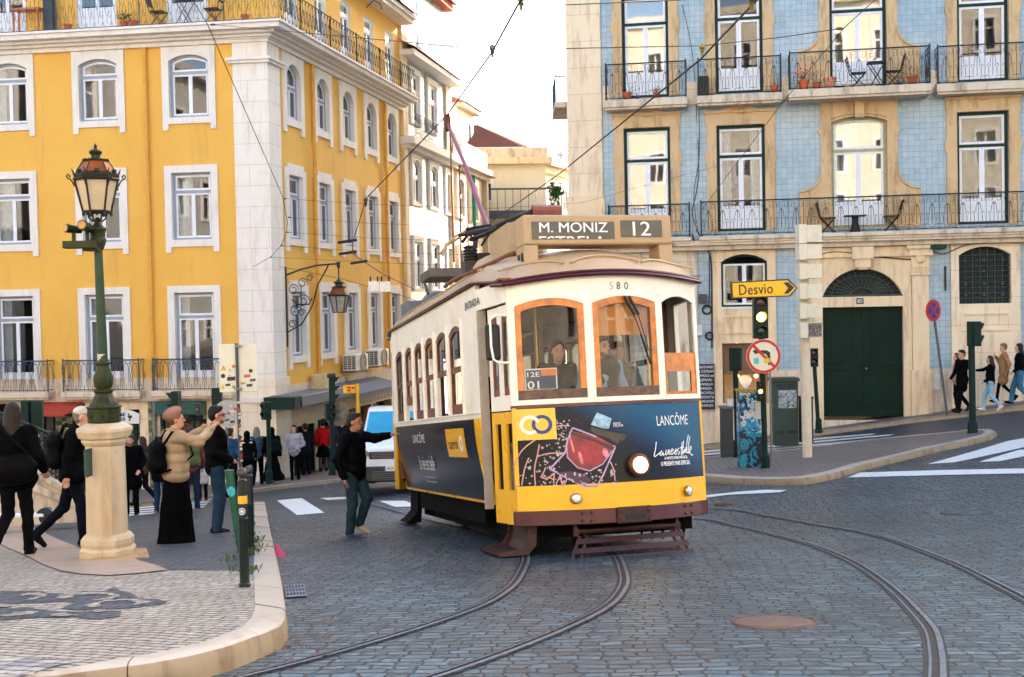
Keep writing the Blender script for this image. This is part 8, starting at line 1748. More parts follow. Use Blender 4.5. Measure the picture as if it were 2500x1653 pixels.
m = MB(); m.box(a.x-.02, c_.x+.02, 24.18, 24.63, a.z+.001, a.z+.05); m.build('lid', PM('lid_yellow', (190, 150, 50), .6, var=.5, scale=26), t); m = MB(); e = at(1854, 996, 24.2); m.box(e.x-.09, e.x+.08, 24.17, 24.198, at(1854, 1023, 24.2).z, at(1854, 985, 24.2).z); m.build('poster', PM('pale_poster', (214, 206, 186), .7), t)
t, a, c_, z0 = cab('litter_bin', 'dark grey litter bin with cup on top beside the ice cream shop', 'bin', 1763, 1791, 1000, 1083, 28, .35, PM('bin_grey', (44, 48, 52), .5)); m = MB(); m.box(a.x-.02, c_.x+.02, 27.98, 28.37, a.z+.001, a.z+.07); m.build('lid', PM('lid_grey', (96, 98, 100), .5), t, bev=.02); m = MB(); e = at(1783, 985, 28.1); m.lathe([(.06, 0), (.075, .16)], 12, (e.x, 28.15, a.z+.071)); o = m.build('paper_cup', PM('cup_white', (214, 208, 196), .6)); tag(o, 'pale paper cup left on top of the litter bin', 'cup')
t, a, c_, z0 = cab('utility_cabinet', 'dark green utility cabinet pasted with posters against the blue building', 'utility cabinet', 1889, 1950, 932, 1054, 31.5, .5, PM('cabinet_green', (26, 52, 46), .45, var=.15)); m = MB(); m.prism([(a.x-.04, a.z+.001), (c_.x+.04, a.z+.001), (c_.x+.02, a.z+.09), (a.x-.02, a.z+.09)], 31.45, 32.05); m.build('lid', MC['cabinet_green'], t)
m = MB(); e0, e1 = at(1900, 953, 31.5), at(1945, 996, 31.5); m.box(e0.x, e1.x, 31.49, 31.499, e1.z, e0.z); m.build('posters', PM('collage_posters', (150, 160, 160), .7, var=.7, scale=13), t)
m = MB();
for k in range(5):
 for s_ in (.25, .72): x = a.x+(c_.x-a.x)*s_; m.box(x-.09, x+.09, 31.488, 31.499, a.z-.08-k*.025, a.z-.068-k*.025); m.box(x-.09, x+.09, 31.488, 31.499, z0+.3+k*.02, z0+.31+k*.02)
m.build('louvres', M_BLACK, t)
t, a, c_, z0 = cab('litter_bin', 'black litter bin half hidden behind the cream direction pole', 'bin', 1958, 1986, 975, 1045, 31.3, .4, PM('bin_black', (34, 36, 40), .5)); m = MB(); m.box(a.x-.02, c_.x+.02, 31.28, 31.72, a.z+.001, a.z+.06); m.build('lid', MC['bin_black'], t, bev=.02)
t, p, q = simple_pole('bus_stop_sign', 'yellow bus stop flag on a yellow pole by the slate awning', 'bus stop sign', 876, 1150, 37, 937, .05, PM('stop_yellow', (250, 180, 10), .4), ut=873, base=False)
a, c_ = at(838, 940, 36.95), at(868, 960, 36.95); m = MB(); m.box(a.x, c_.x, 36.93, 36.98, c_.z, a.z); o = m.build('flag', MC['stop_yellow'], t)
for k in range(3): e = at([852, 862, 852][k], [946, 947, 953][k], 36.92); m = MB(); m.box(e.x-.05, e.x+.05, 36.915, 36.928, e.z-.03, e.z+.03); m.build('route_mark', RED, o)
hw_ = thing('wall_lantern', 'ornate hanging wall lantern on a scrolled iron bracket at the yellow corner', 'wall lamp', tuple(YR.fr(YR.a(697, 700), 0, YR.z(697, 700))))
aw = YR.a(697, 690); zw = YR.z(697, 672); Lx = 1.72; m = MB(lambda x, d, z: tuple(YR.fr(aw+d, x, z)))
m.tube([(0.02, 0, zw), (.5, 0, zw+.16), (1.0, 0, zw+.27), (1.5, 0, zw+.3), (Lx, 0, zw+.3)], .028, 6); m.tube([(.02, 0, zw+.25), (.02, 0, zw-2.2)], .03, 6); m.tube([(.02, 0, zw-1.75), (.5, 0, zw-1.5), (.85, 0, zw-.95), (1.05, 0, zw-.3), (1.3, 0, zw+.1), (1.4, 0, zw+.28)], .022, 6)
for cx_, cz_, r_ in ((.25, -.45, .18), (.55, -.25, .16), (.3, -1.1, .2), (.55, -.8, .22), (.2, -1.5, .14), (.8, -.1, .12), (.5, -1.15, .12)): m.tube([(cx_+r_*(1-k*.045)*cos(k*.6), 0, zw+cz_+r_*(1-k*.045)*sin(k*.6)) for k in range(15)], .014, 4)
m.tube([(.2, 0, zw-.75), (.35, 0, zw-.9), (.75, 0, zw-.9), (.85, 0, zw-.7)], .02, 4); m.tube([(.5, 0, zw-.9), (.5, 0, zw-.3)], .014, 4)
m.build('bracket', M_IRON, hw_)
c_ = YR.fr(aw, Lx, 0); zl = lambda v: at(811, v, c_.y).z
m = MB(); m.lathe([(.02, zl(692)), (.02, zl(655)), (.06, zl(652)), (.04, zl(645)), (.07, zl(640)), (.01, zl(639))], 8, (c_.x, c_.y, 0)); m.lathe([(.3, zl(701)), (.12, zl(699)), (.1, zl(694)), (.18, zl(690)), (.08, zl(686)), (.03, zl(682))], 10, (c_.x, c_.y, 0)); m.build('finial', M_IRON, hw_)
m = MB(); m.lathe([(.31, zl(722)), (.2, zl(701))], 6, (c_.x, c_.y, 0), None, .3); m.build('roof', PM('amber_copper', (148, 76, 26)), hw_)
m = MB(); m.lathe([(.18, zl(762)), (.28, zl(723))], 6, (c_.x, c_.y, 0), None, .3); m.build('glass', PM('wall_lamp_glass', (150, 146, 128), .2, var=.15), hw_)
m = MB()
for k in range(6): t_ = k*pi/3+.3; m.tube([(c_.x+.19*cos(t_), c_.y+.19*sin(t_), zl(764)), (c_.x+.29*cos(t_), c_.y+.29*sin(t_), zl(723))], .016, 4); t2 = t_+pi/3; m.tube([(c_.x+.19*cos(t_), c_.y+.19*sin(t_), zl(763)), (c_.x+.19*cos(t2), c_.y+.19*sin(t2), zl(763))], .014, 4); m.tube([(c_.x+.33*cos(t_), c_.y+.33*sin(t_), zl(721)), (c_.x+.33*cos(t2), c_.y+.33*sin(t2), zl(721))], .03, 4)
m.build('frame', M_IRON, hw_)
for k, (u0, u1, v0, v1, lab) in enumerate(((838, 878, 869, 910, 'left white air conditioner with grille side on the yellow wall'), (893, 929, 857, 898, 'right white air conditioner nearer the tram on the yellow wall'))):
 a0, a1 = YR.a(u0+10, v0, .3), YR.a(u1, v0, .3); z0, z1 = YR.z(u0, v1, .5), YR.z(u0, v0, .5); t = thing('air_conditioner', lab, 'air conditioner', tuple(YR.fr(a0, .3, z0)), 'air conditioners on the yellow wall'); m = YR.mb(); m.box(a0, a1, .12, .62, z0, z1); m.build('casing', PM('ac_white', (222, 220, 214), .4), t, bev=.02)
 m = YR.mb()
 for i in range(7):
  for j in range(3): m.box(a0-.012, a0-.002, .16+j*.15, .28+j*.15, z0+.06+i*(z1-z0-.1)/7, z0+.06+(i+.7)*(z1-z0-.1)/7)
 m.build('grille', PM('ac_dark', (70, 66, 62), .6), t); m = YR.mb(); ca, cz_ = (a0+a1)/2+.05, (z0+z1)/2; m.tube([(ca+.3*cos(i*pi/9), .63, cz_+.3*sin(i*pi/9)) for i in range(18)], .02, 4, True); m.prism([(ca+.27*cos(i*pi/9), cz_+.27*sin(i*pi/9)) for i in range(18)], .621, .628); m.build('fan', PM('ac_fan', (150, 140, 124), .5), t)
 m = YR.mb(); m.tube([(a0+.1, 0, z0-.05), (a0+.1, .6, z0-.03)], .02, 4); m.tube([(a1-.1, 0, z0-.05), (a1-.1, .6, z0-.03)], .02, 4); m.build('bracket', M_STEEL, t)
m = YR.mb(); a0 = YR.a(780, 950, .4); m.box(a0, a0+.7, .1, .6, YR.z(780, 951, .4), YR.z(780, 915, .4)); o = m.build('meter_cabinet', PM('aged_cream_box', (206, 184, 140), .6, dirt=((120, 90, 60), .6)), None, bev=.02); tag(o, 'aged cream cabinet fixed above the grey awning box', 'cabinet')
vD = 26.6; vP = at(977, 1206, vD); vz = gz(vP.x, vD)+.02; vn = thing('van', 'white delivery van with cyan windscreen waiting behind the tram', 'van', (vP.x, vP.y, vz), None, rz=-.14, local=True); vn.location = (vP.x, vP.y, vz); vn.rotation_euler = (-.075, 0, .05)
VW = PM('van_white', (226, 230, 234), .3, var=.02, coat=.5); VB = PM('van_black_plastic', (26, 28, 32), .5)
def vsec(y_, z0, z1, w0, w1, wt, n=0): return [(-w0, y_, z0), (w0, y_, z0), (w1, y_, (z0+z1)/2), (wt, y_, z1), (-wt, y_, z1), (-w1, y_, (z0+z1)/2)]
def loft(secs, mat, name, par=vn, smooth=True, bev=0):
 m = MB(); R = [[m.pt(p) for p in s_] for s_ in secs]; n = len(R[0])
 for A_, B_ in zip(R, R[1:]):
  for k in range(n): m.face((A_[k], A_[(k+1) % n], B_[(k+1) % n], B_[k]))
 m.face(R[0][::-1]); m.face(R[-1]); return m.build(name, mat, par, smooth=smooth, bev=bev)
body = loft([vsec(0, .5, .98, .78, .84, .70), vsec(.12, .3, 1.06, .88, .92, .78), vsec(.8, .28, 1.2, .93, .95, .82), vsec(1.0, .28, 1.25, .93, .95, .86), vsec(1.75, .28, 1.80, .93, .96, .78), vsec(2.0, .28, 1.88, .93, .96, .78), vsec(4.4, .28, 1.9, .93, .96, .78)], VW, 'body', bev=.03)
m = MB(); m.prism([(0, 0)]*3, 0, 0) if 0 else None
m.poly([(-.80, .94, 1.24), (.80, .94, 1.24), (.74, 1.68, 1.78), (-.74, 1.68, 1.78)]); m.keep = 1; m.build('windscreen', PM('cyan_reflection_glass', (16, 150, 190), .08, var=.12, scale=1.5), vn)  # reflection in the windscreen painted as an opaque cyan colour
m = MB(); m.tube([(.25, 1.02, 1.31), (.2, 1.3, 1.5), (.1, 1.62, 1.77)], .008, 4); m.tube([(-.5, .95, 1.26), (.3, 1.0, 1.3)], .012, 4); m.build('wiper', M_BLACK, vn)
m = MB(); m.box(-.66, .66, -.035, .02, .76, .92); g_ = m.build('grille', VB, vn, bev=.02)
m = MB();
for k in range(4): m.box(-.6, .6, -.045, -.036, .78+k*.035, .79+k*.035)
m.build('grille_bars', PM('chrome_dark', (110, 112, 116), .3, .8), g_)
m = MB(); m.keep = 1; em = [(-.03, .9), (.0, .93), (.03, .9), (.05, .91), (.03, .87), (.06, .85), (.02, .85), (.03, .8), (.0, .83), (-.03, .79), (-.02, .84), (-.05, .83), (-.02, .87)]; m.poly([(x*1.3+.0, -.05, .865+(z-.865)*1.3) for x, z in em]); m.build('emblem', PM('chrome', (200, 202, 206), .2, .7), g_)
for s_ in (-1, 1):
 m = MB(); m.prism([(s_*.62, .80), (s_*.86, .86), (s_*.90, 1.02), (s_*.80, 1.0), (s_*.64, .9)], -.02, .1); o = m.build('headlight', PM('clear_lamp', (120, 126, 132), .15, .3, var=.3, scale=20), vn)
m = MB(); m.box(-.94, .94, -.06, .2, .26, .6); m.build('bumper', VB, vn, bev=.04)
m = MB();
for k in range(5): m.box(-.6, .6, -.07, -.061, .3+k*.045, .312+k*.045)
m.build('air_intake', PM('chrome_dark', (110, 112, 116)), vn)
m = MB(); m.box(-.34, .20, -.085, -.072, .50, .61); pt_ = m.build('number_plate', PM('plate_cream', (232, 222, 206), .5), vn); m = MB(); m.box(-.34, -.30, -.087, -.0855, .50, .61); m.build('plate_band', PM('plate_blue', (30, 70, 170)), pt_)
m = MB(lambda x, d, z: (x, -d, z)); m.keep = 1; add_text(m, 'AX 90 EL', -.05, .555, .46, .075, .0875, .01); m.build('lettering', MC['sign_black'], pt_)
m = MB(); m.tube([(-.06, 1.9, 1.88), (-.03, 2.1, 2.2)], .008, 4, r2=.003); m.tube([(-.06, 1.9, 1.86), (-.06, 1.9, 1.93)], .03, 6); m.build('aerial', M_BLACK, vn)
for s_ in (-1, 1):
 m = MB(); m.obox((s_*1.05, 1.15, 1.3), .16, .08, .24); m.build('door_mirror', VB, vn, bev=.02)
 for y_ in (.75, 3.7): m = MB(); m.lathe([(.2, -.1), (.32, -.09), (.33, 0), (.32, .09), (.2, .1)], 20, (s_*.84, y_, .32), Matrix(((0, 0, 1), (0, 1, 0), (-1, 0, 0)))); m.build('wheel', M_BLACK, vn, smooth=True)
sp = at(130, 1268, 21.5); stw = thing('stair_parapet', 'sloping stained stone stair parapet with ornate black iron railing behind the walking woman', 'wall', tuple(sp))
W5 = Wall(at(40, 1268, 20.6), (1, .38)); m = W5.mb(); pz = W5.px; P = [pz(-70, 1066), pz(40, 1128), pz(94, 1158), pz(163, 1192), pz(188, 1238), pz(190, 1275), pz(-70, 1290)]
m.prism(P, -.35, .0); m.build('wall', limestone('streaked_limestone', (206, 186, 160), (222, 206, 182), (70, 60, 50), .8), stw)
m = W5.mb(); Q1 = [pz(-70, 1056), pz(94, 1156), pz(163, 1190), pz(168, 1200), pz(94, 1170), pz(-70, 1070)]; m.prism(Q1, -.42, .08); Q2 = [pz(-70, 1085), pz(84, 1178), pz(180, 1226), pz(186, 1238), pz(84, 1200), pz(-70, 1108)]; m.prism(Q2, .001, .06); m.build('coping', M_DIRTY, stw)
m = W5.mb(); A1_, A2_ = pz(-60, 985), pz(160, 1075); B1_, B2_ = pz(-60, 1050), pz(160, 1186)
L2 = lambda t, s_: (A1_[0]+(A2_[0]-A1_[0])*t, -.17, (A1_[1]+(A2_[1]-A1_[1])*t)*(1-s_)+(B1_[1]+(B2_[1]-B1_[1])*t)*s_)
for s_ in (0, .12, .93): m.tube([L2(0, s_), L2(1, s_)], .02, 5)
for k in range(25):
 t_ = k/24; m.tube([L2(t_, 0), L2(t_, 1)], .012, 4)
 if k < 24: c1, c2_ = V(L2(t_+.02, .35)), V(L2(t_+.02, .7)); m.tube([(c1.x+.04*cos(q*pi/4), -.17, c1.z+.06*sin(q*pi/4)) for q in range(8)], .01, 4, True); m.tube([(c2_.x+.04*cos(q*pi/4), -.17, c2_.z+.06*sin(q*pi/4)) for q in range(8)], .01, 4, True)
m.build('railing', M_IRON, stw)
sc = thing('scooter', 'parked electric scooter with dark rear mudguard by the stair parapet', 'scooter', tuple(at(112, 1272, 19.3))); D_ = 19.3; zc_ = lambda v: at(112, v, D_).z; xc = at(113, 1264, D_).x; r_ = .11
m = MB(); m.lathe([(.04, -.025), (r_, -.022), (r_+.005, 0), (r_, .022), (.04, .025)], 20, (xc, D_, zc_(1264)), AXY); m.build('wheel', M_BLACK, sc, smooth=True)
m = MB(); m.lathe([(.04, -.025), (r_, -.022), (r_+.005, 0), (r_, .022), (.04, .025)], 20, (xc-.92, D_, zc_(1264)), AXY); m.build('wheel', M_BLACK, sc, smooth=True)
m = MB(); m.keep = 1
for k in range(12): t0, t1 = radians(20+k*13), radians(20+(k+1)*13); f_ = lambda t_, y_: (xc+.15*cos(t_), D_+y_, zc_(1262)+.15*sin(t_)); m.poly([f_(t0, -.05), f_(t1, -.05), f_(t1, .05), f_(t0, .05)]); m.poly([f_(t0, -.05), f_(t1, -.05), (xc, D_-.05, zc_(1262)+.04)])
m.build('mudguard', PM('mudguard_navy', (30, 44, 60), .3), sc)
m = MB(); m.box(xc-.75, xc-.02, D_-.08, D_+.08, zc_(1262)+.01, zc_(1262)+.06); m.build('deck', M_WFRAME, sc, bev=.01); m = MB(); m.tube([(xc-.92, D_, zc_(1264)), (xc-.8, D_, zc_(1262)+1.0)], .022, 8); m.tube([(xc-.8, D_-.24, zc_(1262)+1.0), (xc-.8, D_+.24, zc_(1262)+1.0)], .014, 6); m.build('handlebar', M_BLACK, sc)
def mh(u, v, rx, label, mat):
 c_ = gp(u, v); r_ = rx*c_.y/F_PX; t = thing('manhole_cover', label, 'manhole cover', tuple(c_)); m = MB(); m.v = []; n = 36
 R = [[m.pt((c_.x+q*cos(2*pi*k/n), c_.y+q*sin(2*pi*k/n), gz(c_.x+q*cos(2*pi*k/n), c_.y+q*sin(2*pi*k/n))+h)) for k in range(n)] for q, h in ((.001, .012), (r_*.5, .012), (r_*.92, .012), (r_*.93, .006), (r_*.96, .006), (r_*.965, .014), (r_, .014), (r_*1.01, .0))]
 for A_, B_ in zip(R, R[1:]):
  for k in range(n): m.face((A_[k], A_[(k+1) % n], B_[(k+1) % n], B_[k]))
 m.build('cover', mat, t, smooth=True); return t
mh(1890, 1521, 103, 'smooth reddish iron manhole cover in the foreground setts', PM('reddish_iron', (110, 84, 80), .35, .3, var=.15, scale=3)); mh(2360, 1252, 62, 'cobble filled manhole cover at the far right of the road', PM('stone_filled_cover', (66, 76, 84), .6, var=.5, scale=20)); mh(1767, 1232, 22, 'small rusty hatch in the setts beside the tram front', M_RUST)
Kd = [gp(u, v) for u, v in ((695, 1435), (741, 1432), (747, 1458), (699, 1462))]; dr_ = thing('drain_grate', 'square cast iron drain grate in the gutter beside the kerb', 'drain', tuple(Kd[0]))
m = MB(); L3 = lambda s_, t_, h: tuple(Kd[0].lerp(Kd[1], s_).lerp(Kd[3].lerp(Kd[2], s_), t_)+V((0, 0, h)))
m.poly([L3(0, 0, .006), L3(1, 0, .006), L3(1, 1, .006), L3(0, 1, .006)]); m.keep = 1; m.build('shaft', M_BLACK, dr_)
m = MB()
for k in range(7): m.tube([L3(k/6, 0, .014), L3(k/6, 1, .014)], .009, 4)
for k in range(4): m.tube([L3(0, k/3, .015), L3(1, k/3, .015)], .009, 4)
m.build('bars', PM('drain_iron', (130, 136, 146), .4, .6), dr_)
c_ = gp(684, 1358); m = MB(); m.poly([(c_.x-.06, c_.y+.12, c_.z+.13), (c_.x+.09, c_.y-.06, c_.z+.012), (c_.x-.02, c_.y-.1, c_.z+.012)]); m.poly([(c_.x-.06, c_.y+.12, c_.z+.13), (c_.x-.02, c_.y-.1, c_.z+.012), (c_.x-.08, c_.y-.02, c_.z+.05)]); m.poly([(c_.x-.06, c_.y+.12, c_.z+.13), (c_.x-.08, c_.y-.02, c_.z+.05), (c_.x-.12, c_.y+.05, c_.z+.01)]); m.keep = 1; o = m.build('wrapper', PM('magenta_wrapper', (206, 20, 70), .4)); tag(o, 'crumpled magenta wrapper lying in the gutter against the kerb', 'litter')
random.seed(3); m = MB(); m.keep = 1
for (u, v, n, sp_) in ((612, 1330, 120, .10), (609, 1290, 60, .07), (614, 1355, 110, .09), (606, 1265, 40, .06), (580, 1401, 26, .06), (615, 1405, 34, .05), (566, 1377, 24, .06), (604, 1312, 70, .08)):
 g_ = gp(u, v, .14)
 for k in range(n):
  x, y_ = g_.x+random.gauss(0, sp_*.6), g_.y+random.gauss(0, sp_*2.2); z0 = gz(x, y_)+.14; h = random.uniform(.015, .09); t_ = random.uniform(0, 6.3); l_ = random.uniform(.015, .04); dx, dy = cos(t_)*l_, sin(t_)*l_
  m.poly([(x, y_, z0+h*.3), (x+dx*.5-dy*.25, y_+dy*.5+dx*.25, z0+h), (x+dx, y_+dy, z0+h*1.1), (x+dx*.5+dy*.25, y_+dy*.5-dx*.25, z0+h*.8)])
o = m.build('weeds', M_LEAF); o['kind'] = 'stuff'
m = MB(); m.keep = 1
for k in range(130):
 e = random.random(); pp = V(ko[0]).lerp(V(ko[5]), e) if random.random() < .5 else V(ko[5+int(random.random()*4)]); x, y_ = pp.x+random.uniform(.03, .5)*random.random(), pp.y+random.uniform(-.3, .3); z0 = gz(x, y_)+.012; s_ = random.uniform(.006, .022); t_ = random.uniform(0, 6.3); m.poly([(x+s_*cos(t_+q)*(.6 if q > 2 else 1), y_+s_*sin(t_+q), z0+random.uniform(0, .008)) for q in (0, 1.5, 3.1, 4.6)])
o = m.build('leaf_litter', PM('dry_leaf_litter', (110, 84, 58), .8, var=.5, scale=30)); o['kind'] = 'stuff'
def wire(pts, r, label, n=5, sag=0):
 P = [at(*p) for p in pts]; t = thing('overhead_wire', label, 'wire', tuple(P[0]), 'overhead tram wires'); m = MB(); m.tube([tuple(x) for x in P], r, 5); m.build('cable', M_WIRE, t); return t, P
def insul(t, p, col=(150, 140, 90), s_=1.0, vert=True):
 s_ *= .6; col = tuple(int(x*.7) for x in col)
 m = MB()
 if vert: m.lathe([(.015, .1*s_), (.06*s_, .07*s_), (.06*s_, .02*s_), (.02*s_, 0), (.05*s_, -.02*s_), (.03*s_, -.07*s_), (.02*s_, -.14*s_)], 10, tuple(p))
 else: m.ball(tuple(p), .045*s_, 8, (2, 1, .8))
 m.build('insulator', PM('insulator_%d' % col[0], col, .4, var=.2), t, smooth=True)
t, P = wire([(1262, -60, 11.2), (1271, 0, 11.8), (1200, 130, 14), (1091.6, 281, 18.5), (893, 485, 25), (875, 548, 27.5), (861, 590, 29)], .011, 'main contact wire running over the trolley pole towards the upper left'); insul(t, at(1202, 122, 14)); insul(t, at(1272, 4, 11.9)); insul(t, at(893, 492, 25), (60, 50, 50), 1.3)
t, P = wire([(861, 590, 29), (861, 618, 31), (890, 640, 32.5), (940, 672, 35), (1012, 706, 40)], .013, 'contact wire sloping down behind the tram in front of the yellow wall')
for u, v, D in ((861, 590, 29), (861, 618, 31), (888, 641, 32.4)): m = MB(); q = at(u, v, D); m.tube([tuple(q+V((-.35, 0, -.02))), tuple(q+V((.1, 0, .04)))], .035, 5); m.build('clamp', M_WIRE, t)
t, P = wire([(1920, -60, 11.2), (1848, 0, 12), (1709, 146, 14.6), (1370, 421, 24), (1197, 543, 33)], .012, 'second contact wire crossing from the top right over the destination box'); insul(t, at(1714, 120, 14.5), (190, 170, 80)); insul(t, at(1835, 5, 12), (170, 140, 70))
t, P = wire([(2210, -60, 11.8), (2136, 0, 12.5), (2061, 68, 14), (1900, 264, 17), (1709, 518, 24)], .005, 'thin black stay wire in front of the blue tiles')
t, P = wire([(516, 60, 22), (850, 90, 18), (1200, 122, 14), (1714, 112, 14.5), (1900, 92, 14.3), (2053, 70, 14.1)], .005, 'long span wire crossing the sky between both corner buildings'); insul(t, at(2050, 70, 14.1), (190, 110, 40), 1, False); insul(t, at(520, 60, 22), (150, 100, 50), 1, False)
t, P = wire([(1273, 8, 11.9), (1292, 18, 12), (1380, 12, 12.5), (1660, 0, 14), (1760, -8, 15)], .006, 'short span wire at the very top beside the main hanger')
t, P = wire([(465, -10, 20), (506, 58, 22), (690, 480, 29), (702, 545, 30), (697, 575, 30), (684, 603, 31), (660, 628, 33), (617, 652, 36)], .008, 'black guy wire running down the white corner pilaster')
for i, (u, v) in enumerate(((692, 485), (702, 531), (698, 567), (684, 600), (658, 628))):
 t, P = wire([(u, v, 29.5+i*.5), (900, v+(14 if i < 4 else 12), 29), (1200, v+24, 28), (1420, v+10, 27), (1790, v-90 if i == 0 else v+12, 36)], .0035, ['highest', 'second', 'third', 'fourth', 'lowest'][i]+' of the thin span wires stretched from the guy wire across the side street'); insul(t, at(u+4, v, 29.5+i*.5), (50, 44, 44), .8, False)
t, P = wire([(683, 651, 36), (830, 680, 33), (998, 727, 30), (1060, 750, 24)], .006, 'wire from the white corner down to the tram rear');
D_ = 29; a, c_ = at(899, 686, D_), at(953, 712, D_); bs = thing('hanging_sign', 'blank white double panel hanging from wires before the yellow wall', 'sign', tuple(a)); m = MB(); mid = (a.x+c_.x)/2; m.box(a.x, mid-.01, D_, D_+.02, c_.z+.02, a.z); m.box(mid+.01, c_.x, D_, D_+.02, c_.z, a.z-.02); m.build('panel', PM('sign_blank', (230, 224, 214), .5), bs)
m = MB()
for s_ in (.1, .42, .6, .95): x = a.x+(c_.x-a.x)*s_; m.tube([(x, D_+.01, a.z-.02), (x, D_+.01, a.z+.1)], .02, 5)
m.build('clamps', M_WIRE, bs)
def pot(label, P, r_=.12, h=.22, mat=M_TERRA, leaves=0, lh=.3, lc=M_LEAF, ls=.05, fl=None, group='potted plants on the balconies'):
 t = thing('potted_plant' if leaves else 'flower_pot', label, 'plant pot', tuple(P), group); m = MB(); m.lathe([(r_*.7, 0), (r_*.95, h*.85), (r_*1.06, h*.85), (r_*1.06, h), (r_*.85, h), (r_*.8, h*.9)], 14, tuple(P)); m.build('pot', mat, t, smooth=True, angle=25)
 if leaves:
  m = MB(); m.keep = 1; Pz = V(P)+V((0, 0, h))
  for k in range(leaves):
   d = V((random.gauss(0, 1), random.gauss(0, 1), abs(random.gauss(.9, .6)))).normalized()*random.uniform(.3, 1)*lh; q = Pz+d; e = V((random.uniform(-1, 1), random.uniform(-1, 1), random.uniform(-.3, 1))).normalized()*ls; f_ = V((random.uniform(-1, 1), random.uniform(-1, 1), 0))*ls*.35
   m.poly([tuple(q), tuple(q+e*.5+f_), tuple(q+e), tuple(q+e*.5-f_)]);
   if k % 6 == 0: m.tube([tuple(Pz), tuple(q)], .004, 3)
  m.build('foliage', lc, t)
 if fl:
  m = MB()
  for k in range(5): m.ball(tuple(V(P)+V((random.uniform(-.25, .1), -.1, h+lh*random.uniform(.3, .9)))), .035, 6)
  m.build('flowers', PM('pink_flower', (240, 30, 90), .6), t)
 return t
random.seed(9); zf = zfloor4+.02; dYLb = .42
for u, v, lv, lab in ((166, 82, 14, 'terracotta pot with a thin bare twig behind the top left railing'), (304, 76, 90, 'terracotta pot with bushy succulent on the roof balcony'), (328, 75, 24, 'terracotta pot with tall dry stems next to the succulent'), (599, 58, 10, 'terracotta pot at the corner of the roof balcony')):
 a = YL.a(u, v, dYLb); pot(lab, YL.fr(a, dYLb, zf), .12, .22, leaves=lv, lh=.3 if lv > 50 else .7, ls=.09 if lv > 50 else .03)
DKW = PM('weathered_dark_wood', (74, 64, 58), .7, var=.25); ORW = PM('orange_pine', (206, 124, 60), .5, var=.15)
def slat_chair(W, a, d, z, flip, mat, label, lean=.12):
 t = thing('folding_chair', label, 'chair', tuple(W.fr(a, d, z)), 'folding bistro chairs'); F_ = flip; f = lambda x, dd, zz: tuple(W.fr(a+F_*x, d+dd, z+zz))
 m = MB(f)
 for k in range(5): m.box(-.2+k*.085, -.13+k*.085, -.2, .2, .44, .46)
 m.build('seat', mat, t); m = MB(f)
 for k in range(3): m.obox((-.27-.03*k, 0, .66+.1*k), .02, .4, .07)
 m.build('backrest', mat, t)
 for s_ in (-.19, .19):
  m = MB(f); m.tube([(.2, s_, 0), (-.22, s_, .46), (-.33, s_, .92)], .014, 4); m.build('leg', mat, t); m = MB(f); m.tube([(-.22, s_, 0), (.2, s_, .45)], .014, 4); m.build('leg', mat, t)
 return t
def bistro(W, a, d, z, mat, label, r_=.3, h=.72, ped=False):
 t = thing('bistro_table', label, 'table', tuple(W.fr(a, d, z))); f = lambda x, dd, zz: tuple(W.fr(a+x, d+dd, z+zz)); m = MB(f); m.box(-r_, r_, -r_*.8, r_*.8, h-.03, h); m.build('table_top', mat, t)
 if ped: m = MB(f); m.lathe([(.16, 0), (.09, .3), (.1, h-.031)], 12); m.build('pedestal', mat, t)
 else:
  for s_ in (-.2, .2):
   for q in (-1, 1): m = MB(f); m.tube([(q*r_*.8, s_, 0), (-q*r_*.8, s_, h-.04)], .014, 4); m.build('leg', mat, t)
 return t
slat_chair(YL, YL.a(388, 66, .35), .35, zf, 1, DKW, 'dark slatted folding chair left of the small table on the roof balcony'); slat_chair(YL, YL.a(520, 55, .35), .35, zf, -1, DKW, 'dark slatted folding chair right of the small table on the roof balcony'); bistro(YL, YL.a(452, 60, .35), .35, zf, DKW, 'small dark folding table between two chairs on the roof balcony', .27, .78)
t = thing('wooden_bench', 'orange pine side table behind the top left railing', 'table', tuple(YL.fr(YL.a(70, 80, .3), .3, zf))); a0, a1 = YL.a(36, 60, .3), YL.a(104, 60, .3); m = YL.mb(); m.box(a0, a1, .1, .5, zf+.72, zf+.78); m.build('table_top', ORW, t)
for aa in (a0+.03, a1-.08):
 for d in (.12, .44): m = YL.mb(); m.box(aa, aa+.05, d, d+.05, zf, zf+.719); m.build('leg', ORW, t)
m = YL.mb(); m.box(YL.a(110, 50, .2), YL.a(133, 50, .2), .15, .3, zf, zf+1.9); o = m.build('privacy_panel', PM('slate_blue_panel', (52, 66, 76), .6)); tag(o, 'dark slate upright panel standing behind the top left railing', 'panel')
fA = b.z(2100, 212, .85); fA1 = b.z(1577, 241, .55); fA2 = b.z(1806, 230, .55)
slat_chair(b, b.a(2095, 190, .5), .5, fA, 1, M_BLACK, 'black folding chair left of the table on the curved upper balcony'); slat_chair(b, b.a(2180, 185, .5), .5, fA, -1, M_BLACK, 'black folding chair right of the table on the curved upper balcony'); bistro(b, b.a(2140, 190, .5), .5, fA, M_BLACK, 'black folding table on the curved upper balcony', .26, .74)
slat_chair(b, b.a(2022, 560, .3), .3, zc0, 1, M_BLACK, 'black folding chair left of the pedestal table on the long balcony'); slat_chair(b, b.a(2176, 555, .3), .3, zc0, -1, M_BLACK, 'black folding chair right of the pedestal table on the long balcony'); bistro(b, b.a(2088, 558, .3), .3, zc0, M_BLACK, 'black pedestal table on the long first floor balcony', .3, .5, True)
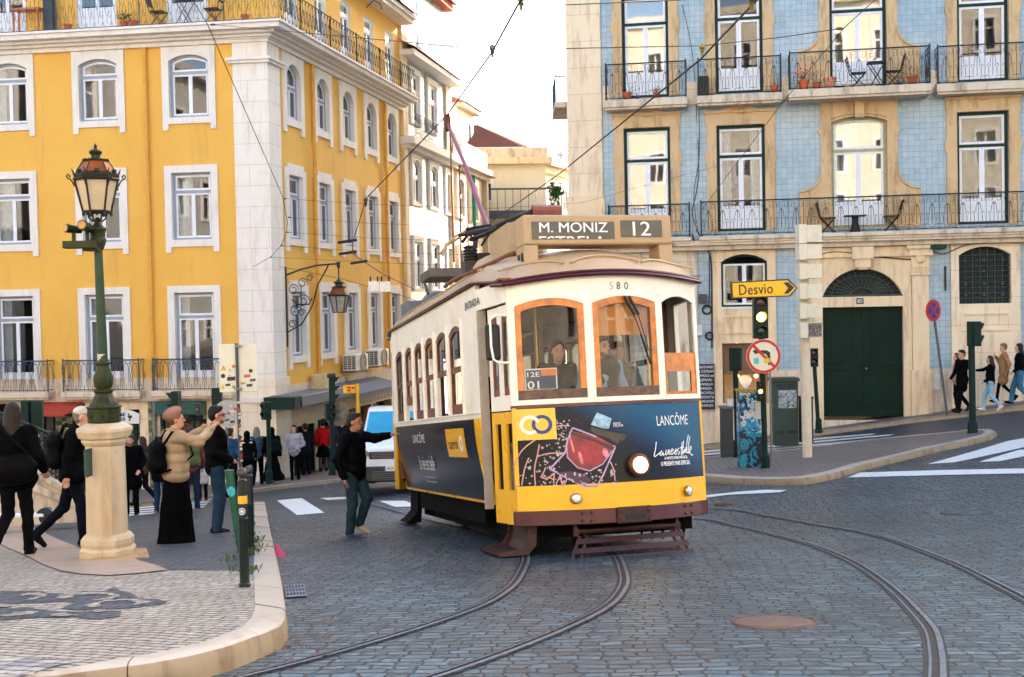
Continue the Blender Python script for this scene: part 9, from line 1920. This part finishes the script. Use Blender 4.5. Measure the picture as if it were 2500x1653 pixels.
DRY = PM('dry_stem', (120, 92, 70), .8, var=.3, scale=20)
for u, v, W_, d, z, lv, lh, mat, lc, fl, lab, r_ in ((1532, 238, b, .4, fA1, 26, .45, M_TERRA, M_LEAF, None, 'terracotta pot with tall green plant on the left upper balcony', .13), (1556, 238, b, .4, fA1, 14, .1, PM('purple_pot', (90, 80, 130)), M_LEAF, None, 'small purple pot on the left upper balcony', .07), (1603, 236, b, .4, fA1, 110, .2, M_TERRA, DRY, None, 'terracotta pot with dry reddish bush on the left upper balcony', .1),
  (1891, 222, b, .4, fA2, 12, .1, M_TERRA, M_LEAF, None, 'terracotta pot at the right end of the second upper balcony', .13), (1962, 212, b, .7, fA, 120, .4, M_TERRA, M_LEAF, 1, 'terracotta pot with green leaves and pink flowers on the curved balcony', .16), (1994, 210, b, .65, fA, 40, .35, M_TERRA, M_LEAF, None, 'orange pot with thin shrub on the curved balcony', .12), (2026, 208, b, .6, fA, 0, 0, PM('pink_clay', (216, 140, 110), .7), None, None, 'large round pink clay pot without plant on the curved balcony', .19), (2198, 200, b, .6, fA, 70, .3, M_STEEL, DRY, None, 'metal pot with lavender like stems on the curved balcony', .1), (2228, 200, b, .6, fA, 60, .5, M_TERRA, DRY, None, 'terracotta pot with tall twiggy plant at the right of the curved balcony', .15)):
 a = W_.a(u, v, d); pot(lab, W_.fr(a, d, z), r_, r_*1.8, mat, lv, lh, lc or M_LEAF, .06, fl)
m = b.mb(); a = b.a(1718, 215, .35); m.box(a-.15, a+.15, .2, .5, fA2, fA2+.6); o = m.build('lantern_box', M_BLACK, None, bev=.02); tag(o, 'black lantern box standing at the left end of the second upper balcony', 'box')
m = YL.mb(); a, z = YL.px(86, 966, .4); m.box(a-.14, a+.14, .3, .42, z-.1, z+.1); fl_ = m.build('floodlight', M_BLACK, None, bev=.02); tag(fl_, 'small black floodlight on the ledge above the red awning', 'floodlight'); m = YL.mb(); m.tube([(a, .3, z), (a+.1, .12, z-.05)], .02, 5); m.build('arm', M_STEEL, fl_)
